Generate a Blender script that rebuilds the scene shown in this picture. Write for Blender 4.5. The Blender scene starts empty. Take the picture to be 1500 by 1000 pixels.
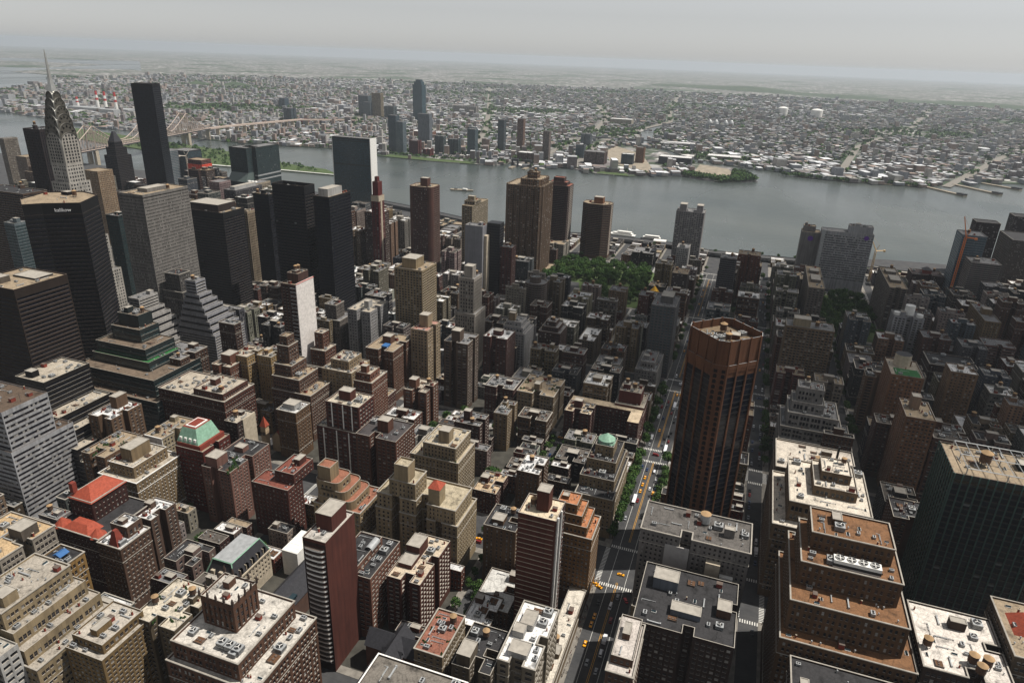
import bpy, bmesh, math, random
import numpy as np
from mathutils import Vector, Matrix
from mathutils.bvhtree import BVHTree

# ---------------------------------------------------------------- camera, sky, sun, exposure
# world frame in metres: +X along the cross streets towards the river, +Y along the avenues, z=0 street level
CAM = np.array([0.0, 0.0, 326.0]); YAW, PITCH, ROLL, FPX = 0.325, -0.392, 0.038, 1010.0
scene = bpy.context.scene
col = scene.collection
cd = bpy.data.cameras.new("camera"); cam = bpy.data.objects.new("camera", cd); col.objects.link(cam)
_F = np.array([math.cos(YAW)*math.cos(PITCH), math.sin(YAW)*math.cos(PITCH), math.sin(PITCH)])
_R = np.array([math.sin(YAW), -math.cos(YAW), 0.0]); _U = np.cross(_R, _F)
_R2 = math.cos(ROLL)*_R + math.sin(ROLL)*_U; _U2 = -math.sin(ROLL)*_R + math.cos(ROLL)*_U
m = Matrix(((_R2[0], _U2[0], -_F[0], CAM[0]), (_R2[1], _U2[1], -_F[1], CAM[1]), (_R2[2], _U2[2], -_F[2], CAM[2]), (0, 0, 0, 1)))
cam.matrix_world = m
cd.sensor_fit = 'HORIZONTAL'; cd.sensor_width = 36.0; cd.lens = FPX/1500*36.0
cd.clip_start = 1.0; cd.clip_end = 150000.0
scene.camera = cam

SUN_EL = math.radians(63.0); SUN_H = np.array([0.40, -0.917])          # horizontal direction towards the sun
sun_dir = Vector((SUN_H[0]*math.cos(SUN_EL), SUN_H[1]*math.cos(SUN_EL), math.sin(SUN_EL))).normalized()
w = bpy.data.worlds.new("World"); scene.world = w; w.use_nodes = True
nt = w.node_tree; nt.nodes.clear()
sky = nt.nodes.new('ShaderNodeTexSky'); sky.sky_type = 'NISHITA'; sky.sun_disc = False
sky.sun_elevation = SUN_EL; sky.sun_rotation = math.atan2(SUN_H[0], SUN_H[1])
sky.altitude = 300; sky.air_density = 1.0; sky.dust_density = 0.5; sky.ozone_density = 3.2
bg = nt.nodes.new('ShaderNodeBackground'); bg.inputs[1].default_value = 0.084
out = nt.nodes.new('ShaderNodeOutputWorld')
hs = nt.nodes.new('ShaderNodeHueSaturation'); hs.inputs['Saturation'].default_value = 0.14      # milky summer sky
nt.links.new(sky.outputs[0], hs.inputs['Color']); nt.links.new(hs.outputs[0], bg.inputs[0]); nt.links.new(bg.outputs[0], out.inputs[0])
ld = bpy.data.lights.new("sun", 'SUN'); ld.energy = 5.0; ld.angle = math.radians(0.55); ld.color = (1.0, 0.95, 0.88)
lo = bpy.data.objects.new("sun", ld); col.objects.link(lo); lo.rotation_euler = sun_dir.to_track_quat('Z', 'Y').to_euler()
lo.location = (0, 0, 3000)
scene.view_settings.view_transform = 'Standard'; scene.view_settings.look = 'None'
scene.view_settings.exposure = 0.16; scene.view_settings.gamma = 1.0
scene.cycles.max_bounces = 5; scene.cycles.diffuse_bounces = 2; scene.cycles.glossy_bounces = 2
scene.cycles.transmission_bounces = 2; scene.cycles.volume_bounces = 1; scene.cycles.transparent_max_bounces = 16
scene.cycles.caustics_reflective = False; scene.cycles.caustics_refractive = False
HAZE_DENSITY = 4.0e-5; HAZE_COL = (0.68, 0.74, 0.81, 1.0); HAZE_G = 0.25
SHADE = [(760, 180, 150), (900, 60, 190), (700, 40, 120), (640, 130, 90), (980, -120, 200), (760, -130, 170), (600, -90, 110), (1000, -330, 220), (760, -350, 200), (560, -280, 130), (880, 240, 110)]   # ground spots (x, y, radius) under the cloud

def proj(x, y, z):            # only used to word the labels and to leave out what cannot be seen
    d = np.array([x, y, z]) - CAM; q = d @ _F
    return 750+FPX*(d @ _R2)/q, 500-FPX*(d @ _U2)/q

# ---------------------------------------------------------------- materials
def lin(c):
    c = c/255.0
    return c/12.92 if c <= 0.04045 else ((c+0.055)/1.055)**2.4
def rgb(r, g, b): return (lin(r), lin(g), lin(b), 1.0)

class NT:
    def __init__(s, name):
        s.m = bpy.data.materials.new(name); s.m.use_nodes = True; s.t = s.m.node_tree; s.t.nodes.clear()
        s.o = s.t.nodes.new('ShaderNodeOutputMaterial'); s.b = s.t.nodes.new('ShaderNodeBsdfPrincipled')
        s.t.links.new(s.b.outputs[0], s.o.inputs[0])
    def n(s, typ, ins=None, **kw):
        x = s.t.nodes.new(typ)
        for k, v in kw.items(): setattr(x, k, v)
        for k, v in (ins or {}).items():
            if hasattr(v, 'is_linked') or isinstance(v, bpy.types.NodeSocket): s.t.links.new(v, x.inputs[k])
            else: x.inputs[k].default_value = v
        return x
    def set(s, k, v):
        if isinstance(v, bpy.types.NodeSocket): s.t.links.new(v, s.b.inputs[k])
        else: s.b.inputs[k].default_value = v
    def pos(s, sc=(1, 1, 1)):
        g = s.n('ShaderNodeNewGeometry')
        if sc == (1, 1, 1): return g.outputs['Position']
        return s.n('ShaderNodeVectorMath', {0: g.outputs['Position'], 1: sc}, operation='MULTIPLY').outputs[0]
    def noise(s, scale, sc=(1, 1, 1), detail=3.0, rough=0.55):
        return s.n('ShaderNodeTexNoise', {'Vector': s.pos(sc), 'Scale': scale, 'Detail': detail, 'Roughness': rough}).outputs[0]
    def ramp(s, fac, pts):
        r = s.n('ShaderNodeValToRGB', {0: fac}); e = r.color_ramp.elements
        while len(e) < len(pts): e.new(0.5)
        for i, (p, c) in enumerate(pts):
            e[i].position = p; e[i].color = c if not isinstance(c, (int, float)) else (c, c, c, 1)
        return r.outputs[0]
    def mix(s, fac, a, b, mode='MIX'):
        x = s.n('ShaderNodeMix', data_type='RGBA', blend_type=mode)
        for idx, v in ((0, fac), (6, a), (7, b)):
            if isinstance(v, bpy.types.NodeSocket): s.t.links.new(v, x.inputs[idx])
            else: x.inputs[idx].default_value = v
        return x.outputs[2]

def m_plain(name, c, rough=0.8, metal=0.0, spec=0.3, var=0.25, scale=0.35):
    k = NT(name); n = k.noise(scale, detail=4)
    f = k.ramp(n, [(0.25, 1-var), (0.75, 1+var*0.6)])
    k.set('Base Color', k.mix(1.0, c, f, 'MULTIPLY')); k.set('Roughness', rough); k.set('Metallic', metal); k.set('Specular IOR Level', spec)
    return k.m

def m_wall(name, rough=0.85, spec=0.25, grime=0.35):
    k = NT(name); oi = k.n('ShaderNodeObjectInfo')
    base = oi.outputs['Color']
    streak = k.ramp(k.noise(0.5, (1, 1, 0.06), 3), [(0.3, 1-grime), (0.65, 1.06)])       # rain streaks, long in z
    patch = k.ramp(k.noise(0.07, (1, 1, 1), 4), [(0.3, 0.82), (0.7, 1.12)])
    fine = k.ramp(k.noise(2.3, (1, 1, 2.0), 2), [(0.3, 0.86), (0.7, 1.1)])
    c = k.mix(1.0, k.mix(1.0, k.mix(1.0, base, streak, 'MULTIPLY'), patch, 'MULTIPLY'), fine, 'MULTIPLY')
    k.set('Base Color', k.mix(1.0, c, (0.57, 0.57, 0.58, 1), 'MULTIPLY')); k.set('Roughness', rough); k.set('Specular IOR Level', spec)
    return k.m

def m_roof(name):
    k = NT(name); oi = k.n('ShaderNodeObjectInfo'); base = oi.outputs['Color']
    big = k.ramp(k.noise(0.16, detail=5, rough=0.65), [(0.30, 0.30), (0.44, 0.86), (0.75, 1.15)])
    sm = k.ramp(k.noise(1.1, detail=3), [(0.3, 0.72), (0.6, 1.08)])
    v = k.n('ShaderNodeTexVoronoi', {'Vector': k.pos((1, 1, 0)), 'Scale': 0.23}, feature='DISTANCE_TO_EDGE').outputs[0]
    seam = k.ramp(v, [(0.0, 0.72), (0.06, 1.0)])
    c = k.mix(1.0, k.mix(1.0, k.mix(1.0, base, big, 'MULTIPLY'), sm, 'MULTIPLY'), seam, 'MULTIPLY')
    k.set('Base Color', c); k.set('Roughness', 0.75); k.set('Specular IOR Level', 0.2)
    return k.m

def m_glass(name, dark, blind, thr=0.72, rough=0.12, spec=0.6, tint=None):
    k = NT(name); a = k.n('ShaderNodeAttribute', attribute_name='rnd', attribute_type='GEOMETRY').outputs['Fac']
    d2 = tuple(x*2.4 for x in dark[:3])+(1,)
    f = k.ramp(a, [(0.0, dark), (thr*0.6, d2), (thr, dark), (thr+0.02, tuple(x*0.45 for x in blind[:3])+(1,)), (1.0, blind)])
    k.set('Base Color', f); k.set('Specular IOR Level', spec)
    r = k.ramp(a, [(0.0, rough), (thr, rough), (thr+0.03, 0.5)])
    k.set('Roughness', r)
    return k.m

M = {}
M['wall'] = m_wall('masonry_wall'); M['metalwall'] = m_wall('panel_wall', 0.45, 0.45, 0.15)
M['roof'] = m_roof('flat_roof')
M['coping'] = m_plain('coping_stone', rgb(158, 152, 142), 0.8)
M['copingd'] = m_plain('coping_dark', rgb(96, 84, 76), 0.7)
M['glass'] = m_glass('window_glass', (0.006, 0.007, 0.010, 1), (0.34, 0.33, 0.31, 1), 0.8, 0.16, 0.35)
M['curtain'] = m_glass('curtain_glass', (0.004, 0.005, 0.008, 1), (0.14, 0.15, 0.15, 1), 0.985, 0.14, 0.16)
M['greenglass'] = m_glass('green_glass', (0.012, 0.022, 0.024, 1), (0.16, 0.18, 0.17, 1), 0.95, 0.1, 0.45)
M['blueglass'] = m_glass('blue_glass', (0.016, 0.032, 0.040, 1), (0.10, 0.17, 0.18, 1), 0.97, 0.1, 0.6)
M['wood'] = m_plain('tank_wood', rgb(92, 66, 46), 0.9, var=0.4, scale=1.5)
M['tankroof'] = m_plain('tank_roof', rgb(160, 132, 98), 0.85, var=0.35, scale=0.05)
M['steel'] = m_plain('painted_steel', rgb(60, 60, 62), 0.6)
M['grey'] = m_plain('galvanised_metal', rgb(168, 170, 170), 0.45, 0.3)
M['dark'] = m_plain('dark_metal', rgb(34, 34, 36), 0.6)
M['white'] = m_plain('white_paint', rgb(226, 224, 218), 0.6, var=0.15)
M['bark'] = m_plain('bark', rgb(70, 56, 44), 0.95)
M['terra'] = m_plain('terracotta_tiles', rgb(150, 70, 50), 0.8, var=0.35, scale=0.8)
M['slate'] = m_plain('slate', rgb(50, 50, 54), 0.7, var=0.4, scale=0.9)
M['copper'] = m_plain('green_copper', rgb(128, 164, 142), 0.6, var=0.3, scale=0.5)
M['gold'] = m_plain('gilded_dome', rgb(214, 164, 52), 0.35, 0.6)
M['orange'] = m_plain('orange_roof', rgb(132, 88, 54), 0.85, var=0.3, scale=0.3)
M['chrome'] = m_plain('stainless_steel', rgb(176, 174, 168), 0.3, 0.75, var=0.2, scale=0.4)
M['bridge'] = m_plain('bridge_paint', rgb(172, 156, 144), 0.75)
M['stone'] = m_plain('pale_stone', rgb(178, 166, 146), 0.85, var=0.3)
M['red'] = m_plain('red_paint', rgb(176, 44, 40), 0.6)
M['netting'] = m_plain('orange_netting', rgb(196, 66, 44), 0.8, var=0.5, scale=0.25)
M['blue'] = m_plain('blue_tarp', rgb(52, 98, 150), 0.7)
M['purple'] = m_plain('purple_sign', rgb(96, 52, 140), 0.5)
M['yellow'] = m_plain('yellow_paint', rgb(226, 168, 30), 0.5, var=0.1)
M['sign'] = m_plain('sign_white', rgb(225, 225, 225), 0.5, var=0.05)
M['brickred'] = m_plain('red_brick', rgb(120, 54, 42), 0.9)
M['turf'] = m_plain('roof_turf', rgb(40, 96, 50), 0.9)
M['rubber'] = m_plain('tyre_rubber', rgb(22, 22, 22), 0.9)
def m_car():
    k = NT('car_paint'); oi = k.n('ShaderNodeObjectInfo'); k.set('Base Color', oi.outputs['Color']); k.set('Roughness', 0.35); k.set('Specular IOR Level', 0.5)
    return k.m
M['car'] = m_car()
def m_leaf():
    k = NT('leaves'); a = k.n('ShaderNodeAttribute', attribute_name='rnd', attribute_type='GEOMETRY').outputs['Fac']
    oi = k.n('ShaderNodeObjectInfo')
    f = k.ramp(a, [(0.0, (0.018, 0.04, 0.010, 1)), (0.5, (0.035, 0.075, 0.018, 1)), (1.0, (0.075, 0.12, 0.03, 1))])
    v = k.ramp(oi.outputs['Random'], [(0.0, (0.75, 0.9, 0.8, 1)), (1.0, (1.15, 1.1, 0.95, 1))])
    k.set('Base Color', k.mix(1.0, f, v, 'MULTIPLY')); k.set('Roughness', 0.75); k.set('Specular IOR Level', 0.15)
    return k.m
M['leaf'] = m_leaf()
def m_asphalt():
    k = NT('street_asphalt'); n = k.noise(0.08, detail=5); n2 = k.noise(0.9, (1, 0.15, 1), 3)
    c = k.ramp(n, [(0.3, (0.028, 0.029, 0.032, 1)), (0.7, (0.058, 0.057, 0.056, 1))])
    k.set('Base Color', k.mix(1.0, c, k.ramp(n2, [(0.3, 0.8), (0.7, 1.15)]), 'MULTIPLY')); k.set('Roughness', 0.85)
    return k.m
M['asphalt'] = m_asphalt()
M['pave'] = m_plain('pavement_concrete', rgb(128, 123, 115), 0.85, var=0.45, scale=0.25)
M['yard'] = m_plain('yard_ground', rgb(66, 64, 58), 0.95, var=0.5, scale=0.12)
M['lawn'] = m_plain('lawn', rgb(70, 86, 48), 0.95, var=0.35, scale=0.1)
M['gravel'] = m_plain('bare_ground', rgb(146, 136, 120), 0.95, var=0.45, scale=0.05)
M['marking'] = m_plain('road_marking', rgb(205, 203, 196), 0.7, var=0.3, scale=1.0)
M['ymark'] = m_plain('yellow_marking', rgb(214, 158, 48), 0.7, var=0.3, scale=1.0)
def m_land():
    k = NT('distant_city_ground')
    vor = k.n('ShaderNodeTexVoronoi', {'Vector': k.pos((1, 1, 0)), 'Scale': 0.022}).outputs['Color']
    sp = k.n('ShaderNodeSeparateColor', {0: vor}).outputs[0]
    roofs = k.ramp(sp, [(0.0, (0.03, 0.05, 0.022, 1)), (0.28, (0.06, 0.075, 0.05, 1)), (0.5, (0.13, 0.12, 0.115, 1)), (0.74, (0.22, 0.2, 0.19, 1)), (0.93, (0.3, 0.29, 0.28, 1)), (0.97, (0.62, 0.6, 0.57, 1))])
    g = k.ramp(k.noise(0.0011, detail=6, rough=0.6), [(0.50, 0.0), (0.60, 1.0)])
    c = k.mix(g, roofs, (0.035, 0.06, 0.025, 1))
    st = k.n('ShaderNodeTexBrick', {'Vector': k.pos((1, 1, 0)), 'Scale': 1.0, 'Mortar Size': 7.0, 'Brick Width': 190.0, 'Row Height': 75.0, 'Color1': (1, 1, 1, 1), 'Color2': (1, 1, 1, 1), 'Mortar': (0.6, 0.6, 0.62, 1)}).outputs[0]
    k.set('Base Color', k.mix(1.0, c, st, 'MULTIPLY')); k.set('Roughness', 0.95)
    return k.m
M['land'] = m_land()
def m_water():
    k = NT('river_water'); n = k.n('ShaderNodeTexNoise', {'Vector': k.pos((0.10, 0.035, 0.1)), 'Scale': 1.0, 'Detail': 5.0, 'Roughness': 0.65}).outputs[0]
    n2 = k.noise(0.0035, (1.0, 0.5, 1), 4)
    b = k.n('ShaderNodeBump', {'Strength': 0.35, 'Distance': 2.0, 'Height': n}).outputs[0]
    k.set('Base Color', k.ramp(n2, [(0.35, (0.045, 0.058, 0.055, 1)), (0.7, (0.085, 0.095, 0.086, 1))])); k.set('Roughness', k.ramp(k.noise(0.0022, (0.4, 1.3, 1), 5), [(0.4, 0.16), (0.62, 0.34)])); k.set('Specular IOR Level', 0.5); k.set('Normal', b)
    return k.m
M['water'] = m_water()
def m_attr(name, rough=0.85):
    k = NT(name); a = k.n('ShaderNodeAttribute', attribute_name='tone', attribute_type='GEOMETRY').outputs['Color']
    n = k.ramp(k.noise(0.12, detail=3), [(0.3, 0.75), (0.7, 1.15)])
    k.set('Base Color', k.mix(1.0, a, n, 'MULTIPLY')); k.set('Roughness', rough)
    return k.m
M['tone'] = m_attr('distant_building_paint')
M['fabric'] = m_plain('clothing', rgb(60, 62, 72), 0.9, var=0.5, scale=2.0)

# ---------------------------------------------------------------- mesh helpers
class MB:
    """collects quads (and polygons) per material slot; build() links them as ONE mesh object"""
    def __init__(s): s.q = []; s.p = []; s.rn = []
    def quads(s, a, slot=0, rnd=None):
        a = np.asarray(a, float).reshape(-1, 4, 3)
        if len(a): s.q.append((a, slot)); s.rn.append(np.zeros(len(a)) if rnd is None else np.asarray(rnd, float))
    def poly(s, pts, slot=0): s.p.append((np.asarray(pts, float), slot))
    def box(s, x0, x1, y0, y1, z0, z1, slot=0, top=None, bottom=False):
        v = [(x0, y0), (x1, y0), (x1, y1), (x0, y1)]
        s.prism(v, z0, z1, slot, slot if top is None else top, bottom)
    def prism(s, pts, z0, z1, slot=0, top=0, bottom=False, pts1=None):
        n = len(pts); t = pts if pts1 is None else pts1
        for i in range(n):
            a, b = pts[i], pts[(i+1) % n]; c, d = t[(i+1) % n], t[i]
            s.quads([[(a[0], a[1], z0), (b[0], b[1], z0), (c[0], c[1], z1), (d[0], d[1], z1)]], slot)
        if top is not None: s.poly([(x, y, z1) for x, y in t], top)
        if bottom: s.poly([(x, y, z0) for x, y in reversed(list(pts))], slot)
    def cyl(s, cx, cy, r0, r1, z0, z1, n=10, slot=0, top=0, bottom=False):
        a = [(cx+r0*math.cos(2*math.pi*i/n), cy+r0*math.sin(2*math.pi*i/n)) for i in range(n)]
        b = [(cx+r1*math.cos(2*math.pi*i/n), cy+r1*math.sin(2*math.pi*i/n)) for i in range(n)]
        s.prism(a, z0, z1, slot, top if r1 > 0.02 else None, bottom, b)
    def bar(s, p, q, r, slot=0):
        p, q = Vector(p), Vector(q); d = (q-p).normalized(); u = d.orthogonal().normalized()*r; v = d.cross(u).normalized()*r
        c = [u+v, -u+v, -u-v, u-v]
        for i in range(4):
            a, b = c[i], c[(i+1) % 4]
            s.quads([[p+a, p+b, q+b, q+a]], slot)
        s.quads([[p+c[3], p+c[2], p+c[1], p+c[0]], [q+c[0], q+c[1], q+c[2], q+c[3]]], slot)
    def mesh(s, name, mats, org=(0, 0, 0)):
        org = np.asarray(org, float)
        nq = sum(len(a) for a, _ in s.q); pv = sum(len(p) for p, _ in s.p)
        V = np.zeros((nq*4+pv, 3)); ls = []; lt = []; mi = []; rn = []; k = 0
        for (a, sl), r in zip(s.q, s.rn):
            n = len(a); V[k:k+4*n] = a.reshape(-1, 3); ls.append(k+4*np.arange(n)); lt.append(np.full(n, 4)); mi.append(np.full(n, sl)); rn.append(r); k += 4*n
        for p, sl in s.p:
            n = len(p); V[k:k+n] = p; ls.append(np.array([k])); lt.append(np.array([n])); mi.append(np.array([sl])); rn.append(np.zeros(1)); k += n
        me = bpy.data.meshes.new(name)
        if k:
            V -= org; ls = np.concatenate(ls); lt = np.concatenate(lt)
            me.vertices.add(k); me.vertices.foreach_set('co', V.ravel().astype(np.float32))
            me.loops.add(k); me.loops.foreach_set('vertex_index', np.arange(k, dtype=np.int32))
            me.polygons.add(len(ls)); me.polygons.foreach_set('loop_start', ls.astype(np.int32)); me.polygons.foreach_set('loop_total', lt.astype(np.int32))
            for mm in mats: me.materials.append(mm)
            me.polygons.foreach_set('material_index', np.concatenate(mi).astype(np.int32))
            at = me.attributes.new('rnd', 'FLOAT', 'FACE'); at.data.foreach_set('value', np.concatenate(rn).astype(np.float32))
            me.update(calc_edges=True)
        return me
    def build(s, name, mats, parent=None, org=None, color=None, loc=None):
        if org is None: org = tuple(parent.location) if parent is not None else (0, 0, 0)
        o = bpy.data.objects.new(name, s.mesh(name, mats, org)); col.objects.link(o)
        if parent is not None: o.parent = parent
        else: o.location = org
        if color is not None: o.color = color
        return o

def tag(o, label=None, cat=None, group=None, kind=None):
    if label: o['label'] = label
    if cat: o['category'] = cat
    if group: o['group'] = group
    if kind: o['kind'] = kind
    return o
def empty(name, loc, label=None, cat=None, group=None):
    o = bpy.data.objects.new(name, None); col.objects.link(o); o.location = loc; o.empty_display_size = 5
    return tag(o, label, cat, group)
def inst(me, name, parent, loc, rz=0.0, sc=(1, 1, 1), color=None):       # loc is in world metres; parents here are never rotated
    o = bpy.data.objects.new(name, me); col.objects.link(o)
    if parent is not None: o.parent = parent; o.location = Vector(loc)-parent.location
    else: o.location = loc
    o.rotation_euler = (0, 0, rz); o.scale = sc if not isinstance(sc, (int, float)) else (sc, sc, sc)
    if color is not None: o.color = color
    return o
def in_poly(x, y, P):
    c = False; j = len(P)-1
    for i in range(len(P)):
        if (P[i][1] > y) != (P[j][1] > y) and x < (P[j][0]-P[i][0])*(y-P[i][1])/(P[j][1]-P[i][1])+P[i][0]: c = not c
        j = i
    return c
def rect(x0, x1, y0, y1): return [(x0, y0), (x1, y0), (x1, y1), (x0, y1)]
def inset(pts, d):
    n = len(pts); out_ = []
    for i in range(n):
        p0, p1, p2 = np.array(pts[i-1]), np.array(pts[i]), np.array(pts[(i+1) % n])
        e1 = p1-p0; e2 = p2-p1; e1 = e1/max(np.hypot(*e1), 1e-6); e2 = e2/max(np.hypot(*e2), 1e-6)
        n1 = np.array([-e1[1], e1[0]]); n2 = np.array([-e2[1], e2[0]]); k = 1+float(n1 @ n2)
        out_.append(tuple(p1+(n1+n2)*d/max(k, 0.3)))
    return out_

D = {'mobil':(553.2,616.8,598.1,630.5,176),'b1':(691.1,730.8,621.2,686.4,132),'b3':(710.4,732.2,511.8,558.3,172),'b4':(698.2,744.7,469.1,491,165),'b5UN':(1319.4,1327.1,773.5,860.7,150),'unpA':(1087.1,1117.1,904.5,943.6,150),'unpB':(1104.8,1174,897,926.5,150),'b7':(912.7,928.9,526.8,539.3,138),'c1':(933,950.6,449.1,487.8,142),'c2':(993.5,1060.8,408.2,426.1,108),'c3w':(856.5,873.4,335.6,362.3,112),'c3b':(869.5,885.9,319.8,333.2,112),'c4':(951.3,949.6,304.1,340.7,165),'c5':(1148.6,1178.6,294.1,338.9,130),'c6':(1169.7,1204.2,226.2,276.4,96),'c7':(1125.1,1159.1,295.4,324.9,30),'c8':(876.8,894.5,300.7,319.8,85),'c9':(646.3,676.1,325.1,356,108),'c10':(639.9,665.9,263.4,277.9,112),'d1':(1181.1,1208.8,71.2,115.9,97),'d2':(1086.5,1116.4,80.5,99,58),'d3':(985.7,1001.1,10,31.6,82),'d4':(1069,1077.1,-25.8,6.3,68),'rusk':(1041.8,1096.9,-92.5,-71.8,100),'d7':(1157.7,1198.2,142.9,179,24),'d9':(721.2,759.6,60.2,83.8,84),'d10':(961.5,993.8,67.4,89.2,52),'e1':(1132,1156.7,-185.2,-112.4,95),'e2':(988.2,1098.2,-213.2,-193.8,62),'p23':(940.3,1052.6,-108,-87.5,62),'e3':(1187.6,1194.9,-329.4,-305.2,108),'e4':(1147.4,1202,-353.7,-321.8,78),'e5':(1399.7,1432.7,-413.7,-373.4,90),'e6':(1502.5,1549.8,-488,-463.1,92),'e7':(1302.6,1373.3,-447.2,-404.3,88),'f1':(363,396.7,527.8,569.8,146),'f2top':(451.6,473.1,520.1,545.7,86),'f2a':(431.2,453.2,491.9,534.6,72),'f2b':(419.2,450.1,478.2,535.3,54),'f3':(508,532.9,577.6,591,82),'f4':(545.4,559.5,537,546.1,96),'f5':(559.1,574.9,571.7,591.7,95),'f6':(447.4,462.1,463.4,480.6,72),'g1':(510.4,528.5,382.5,398,128),'g2':(494.4,503.3,447.2,465.7,80),'g3':(471.3,484.4,405.7,418.1,66),'g3b':(477.5,491.5,391.8,401,66),'g4':(460.6,473.9,418.1,430.6,66),'g5':(462.6,472.9,363.8,369.4,88),'g6top':(532.5,540.6,374,382.6,72),'g6':(521.2,540,366.3,382.5,56),'g7':(614.1,630.2,413,427.3,66),'g8':(610.8,633.6,367.2,388.4,74),'g9':(482.9,494.4,312.3,339.9,60),'g10':(488.4,505.9,296.2,311.7,58),'g11':(545.6,579.4,304.5,329.7,58),'h1':(582.5,613.2,284.2,302.4,68),'h2':(562.4,574.6,232,256.1,72),'h3':(675.4,703.1,211.6,237.8,52),'h4':(814.8,827.1,235,253.7,58),'h5':(708.5,731.9,180.5,204.2,42),'h6':(854.2,876.8,184.7,206.7,28),'h7':(836.2,863.8,147,166.3,30),'h8':(675.2,692.2,145.9,177,31),'h9':(721.9,765.7,144.4,162.9,28),'h10':(554.7,574.4,182.4,207.9,36),'h11':(555.7,594.2,144.4,177.6,36),'h12':(506.5,521.6,249.2,269.9,42),'h13':(678.2,688.7,102.1,125.2,36),'h14':(649.6,707.2,76,86.2,40),'h15':(571.1,585.8,66,84.4,44),'i1':(728.5,736.2,-99.7,-54.8,81),'i4':(887.9,904.6,-212.6,-182.8,60),'i5':(643.9,681.2,-168.5,-141.7,80),'i6':(555.4,587,-161.4,-142.2,80),'i7':(793.4,818.3,-250.8,-207.5,42),'i8':(941.7,1016.7,-308.1,-292.4,52),'i9':(871.8,890.3,-307.1,-277.1,45),'j1':(593,598.8,-84.3,-63.7,72),'j1b':(575.7,581.1,-100.5,-55.1,50),'j2':(472,512.5,-101.3,-48.4,60),'j3':(412.2,463.7,-101,-53.9,72),'j3w':(403.7,466.4,-61.5,-47.1,58),'j4top':(334.8,352.8,-94.9,-61.3,104),'j4':(321.7,350,-98.9,-55,94),'k':(420.8,453.2,-176.2,-139,110),'l1':(342,370.6,-29.9,32.6,74),'l2':(282,296,-26.5,20.6,62),'l3':(254,278,17.9,28.6,62),'m1':(282.6,296.1,448,484.4,90),'m3':(335.9,346.5,428.7,445.8,60),'m4':(300.1,314.3,397.7,415.1,58),'m5':(298.7,319.3,372.8,387.3,56),'m6':(344.9,370.3,392.3,403.1,48),'m7':(406,437,386.6,450.4,52),'m8':(333.8,358.3,342,363.2,56),'m9':(326.9,366.8,315.6,335.9,50),'m11':(421.9,437.7,326.6,343.5,44),'m12':(372.1,378.6,343.8,350.9,60),'m13l':(329.5,337.6,272.4,286.6,46),'m13':(340.9,358.1,262.8,276.7,52),'n1':(410.5,431.6,260,285.7,70),'n1b':(409.3,421.2,260.4,291.3,50),'n2':(404.8,433.1,225,256.6,52),'n3':(331.8,343.8,233.8,245.7,60),'n4L':(338.1,346.6,193.2,204.2,58),'n4':(334.8,347.3,173.3,193.9,68),'n4R':(336.9,348.2,148.4,160.4,56),'n5':(409.9,423.4,176.3,204.3,54),'n6':(471.3,488.8,184.3,203.7,42),'n7':(505.7,530.8,171.1,181.1,38),'n9':(413.6,438.5,147.2,164.4,18),'n10':(535.9,565.9,103.4,125.4,36),'n11':(456.1,478.2,72,78.9,52),'n12':(427.2,450.9,120.4,132.4,36),'n13':(364.2,386.4,73.3,81.6,62),'n14':(307.5,323.1,72.7,93.3,92),'n15':(346.8,361.7,113.1,126.8,48),'n16':(305.8,331.6,100.1,117.2,22),'n17':(324.9,347.4,65.4,72.6,14),'o1':(258.7,276.3,359.3,372.1,60),'o1b':(243.9,260.7,340.2,367.8,48),'o2':(238.1,254.9,317.6,328.4,52),'o3':(271.4,283.8,331.2,342.5,44),'o4':(206.3,232.3,362.6,391.4,56),'o5':(194.6,214.6,326.4,333.7,58),'o6':(165.7,200.7,304.4,326.4,72),'o7':(175.8,196.2,263.7,280.6,52),'o8':(150.1,159.4,297.7,311.6,60),'o9':(182.5,222.4,187.7,221.3,68),'o9c':(196.6,212.8,196.8,215.5,84),'o10':(201,210,243.3,265.9,50),'p1':(244.3,269.3,179.1,190.1,90),'p2':(274.1,298.4,183.1,194.3,50),'p3':(285.6,324,149.6,163.8,42),'p4':(243.7,258,110.9,123.6,44),'p6':(242.2,265.6,85.2,97.8,44),'p7':(247.3,284.9,66.9,83.2,48),'p8':(288.7,310.6,102.3,121.9,20),'jq':(303.2,345.7,-139.2,-115.3,66),'jr':(317.6,355,-165.4,-144.7,74),'a5':(613.9,612.8,859.7,916.4,150),'a6':(579.3,614.3,835.6,853.3,120),'a7':(683.3,689.3,895.2,922.1,215),'a10':(876.1,930.3,1039.5,1076.3,125),'a4':(665.5,683,766.5,787.2,120),'a11':(1350.6,1407,1339.3,1376.6,90),'a12':(1385,1491.6,1337.4,1374.8,85),'red':(1254.1,1284,1166.8,1211.7,80),'b2':(792.4,813,668.8,678.7,110),'b3b':(782.6,796,622.1,647.5,140),'b5c':(974.7,1044.4,842.2,867.5,95),'b5d':(1039.9,1080.5,851.3,872.3,95),'a13':(1107.3,1138.9,1565.8,1581.7,120),'a14':(1084.1,1136.4,1478.1,1509.5,90),'a15':(959.2,1017.4,1298.7,1321.3,90)}
# ---------------------------------------------------------------- buildings
R = random.Random(7); NR = np.random.default_rng(11)
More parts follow.
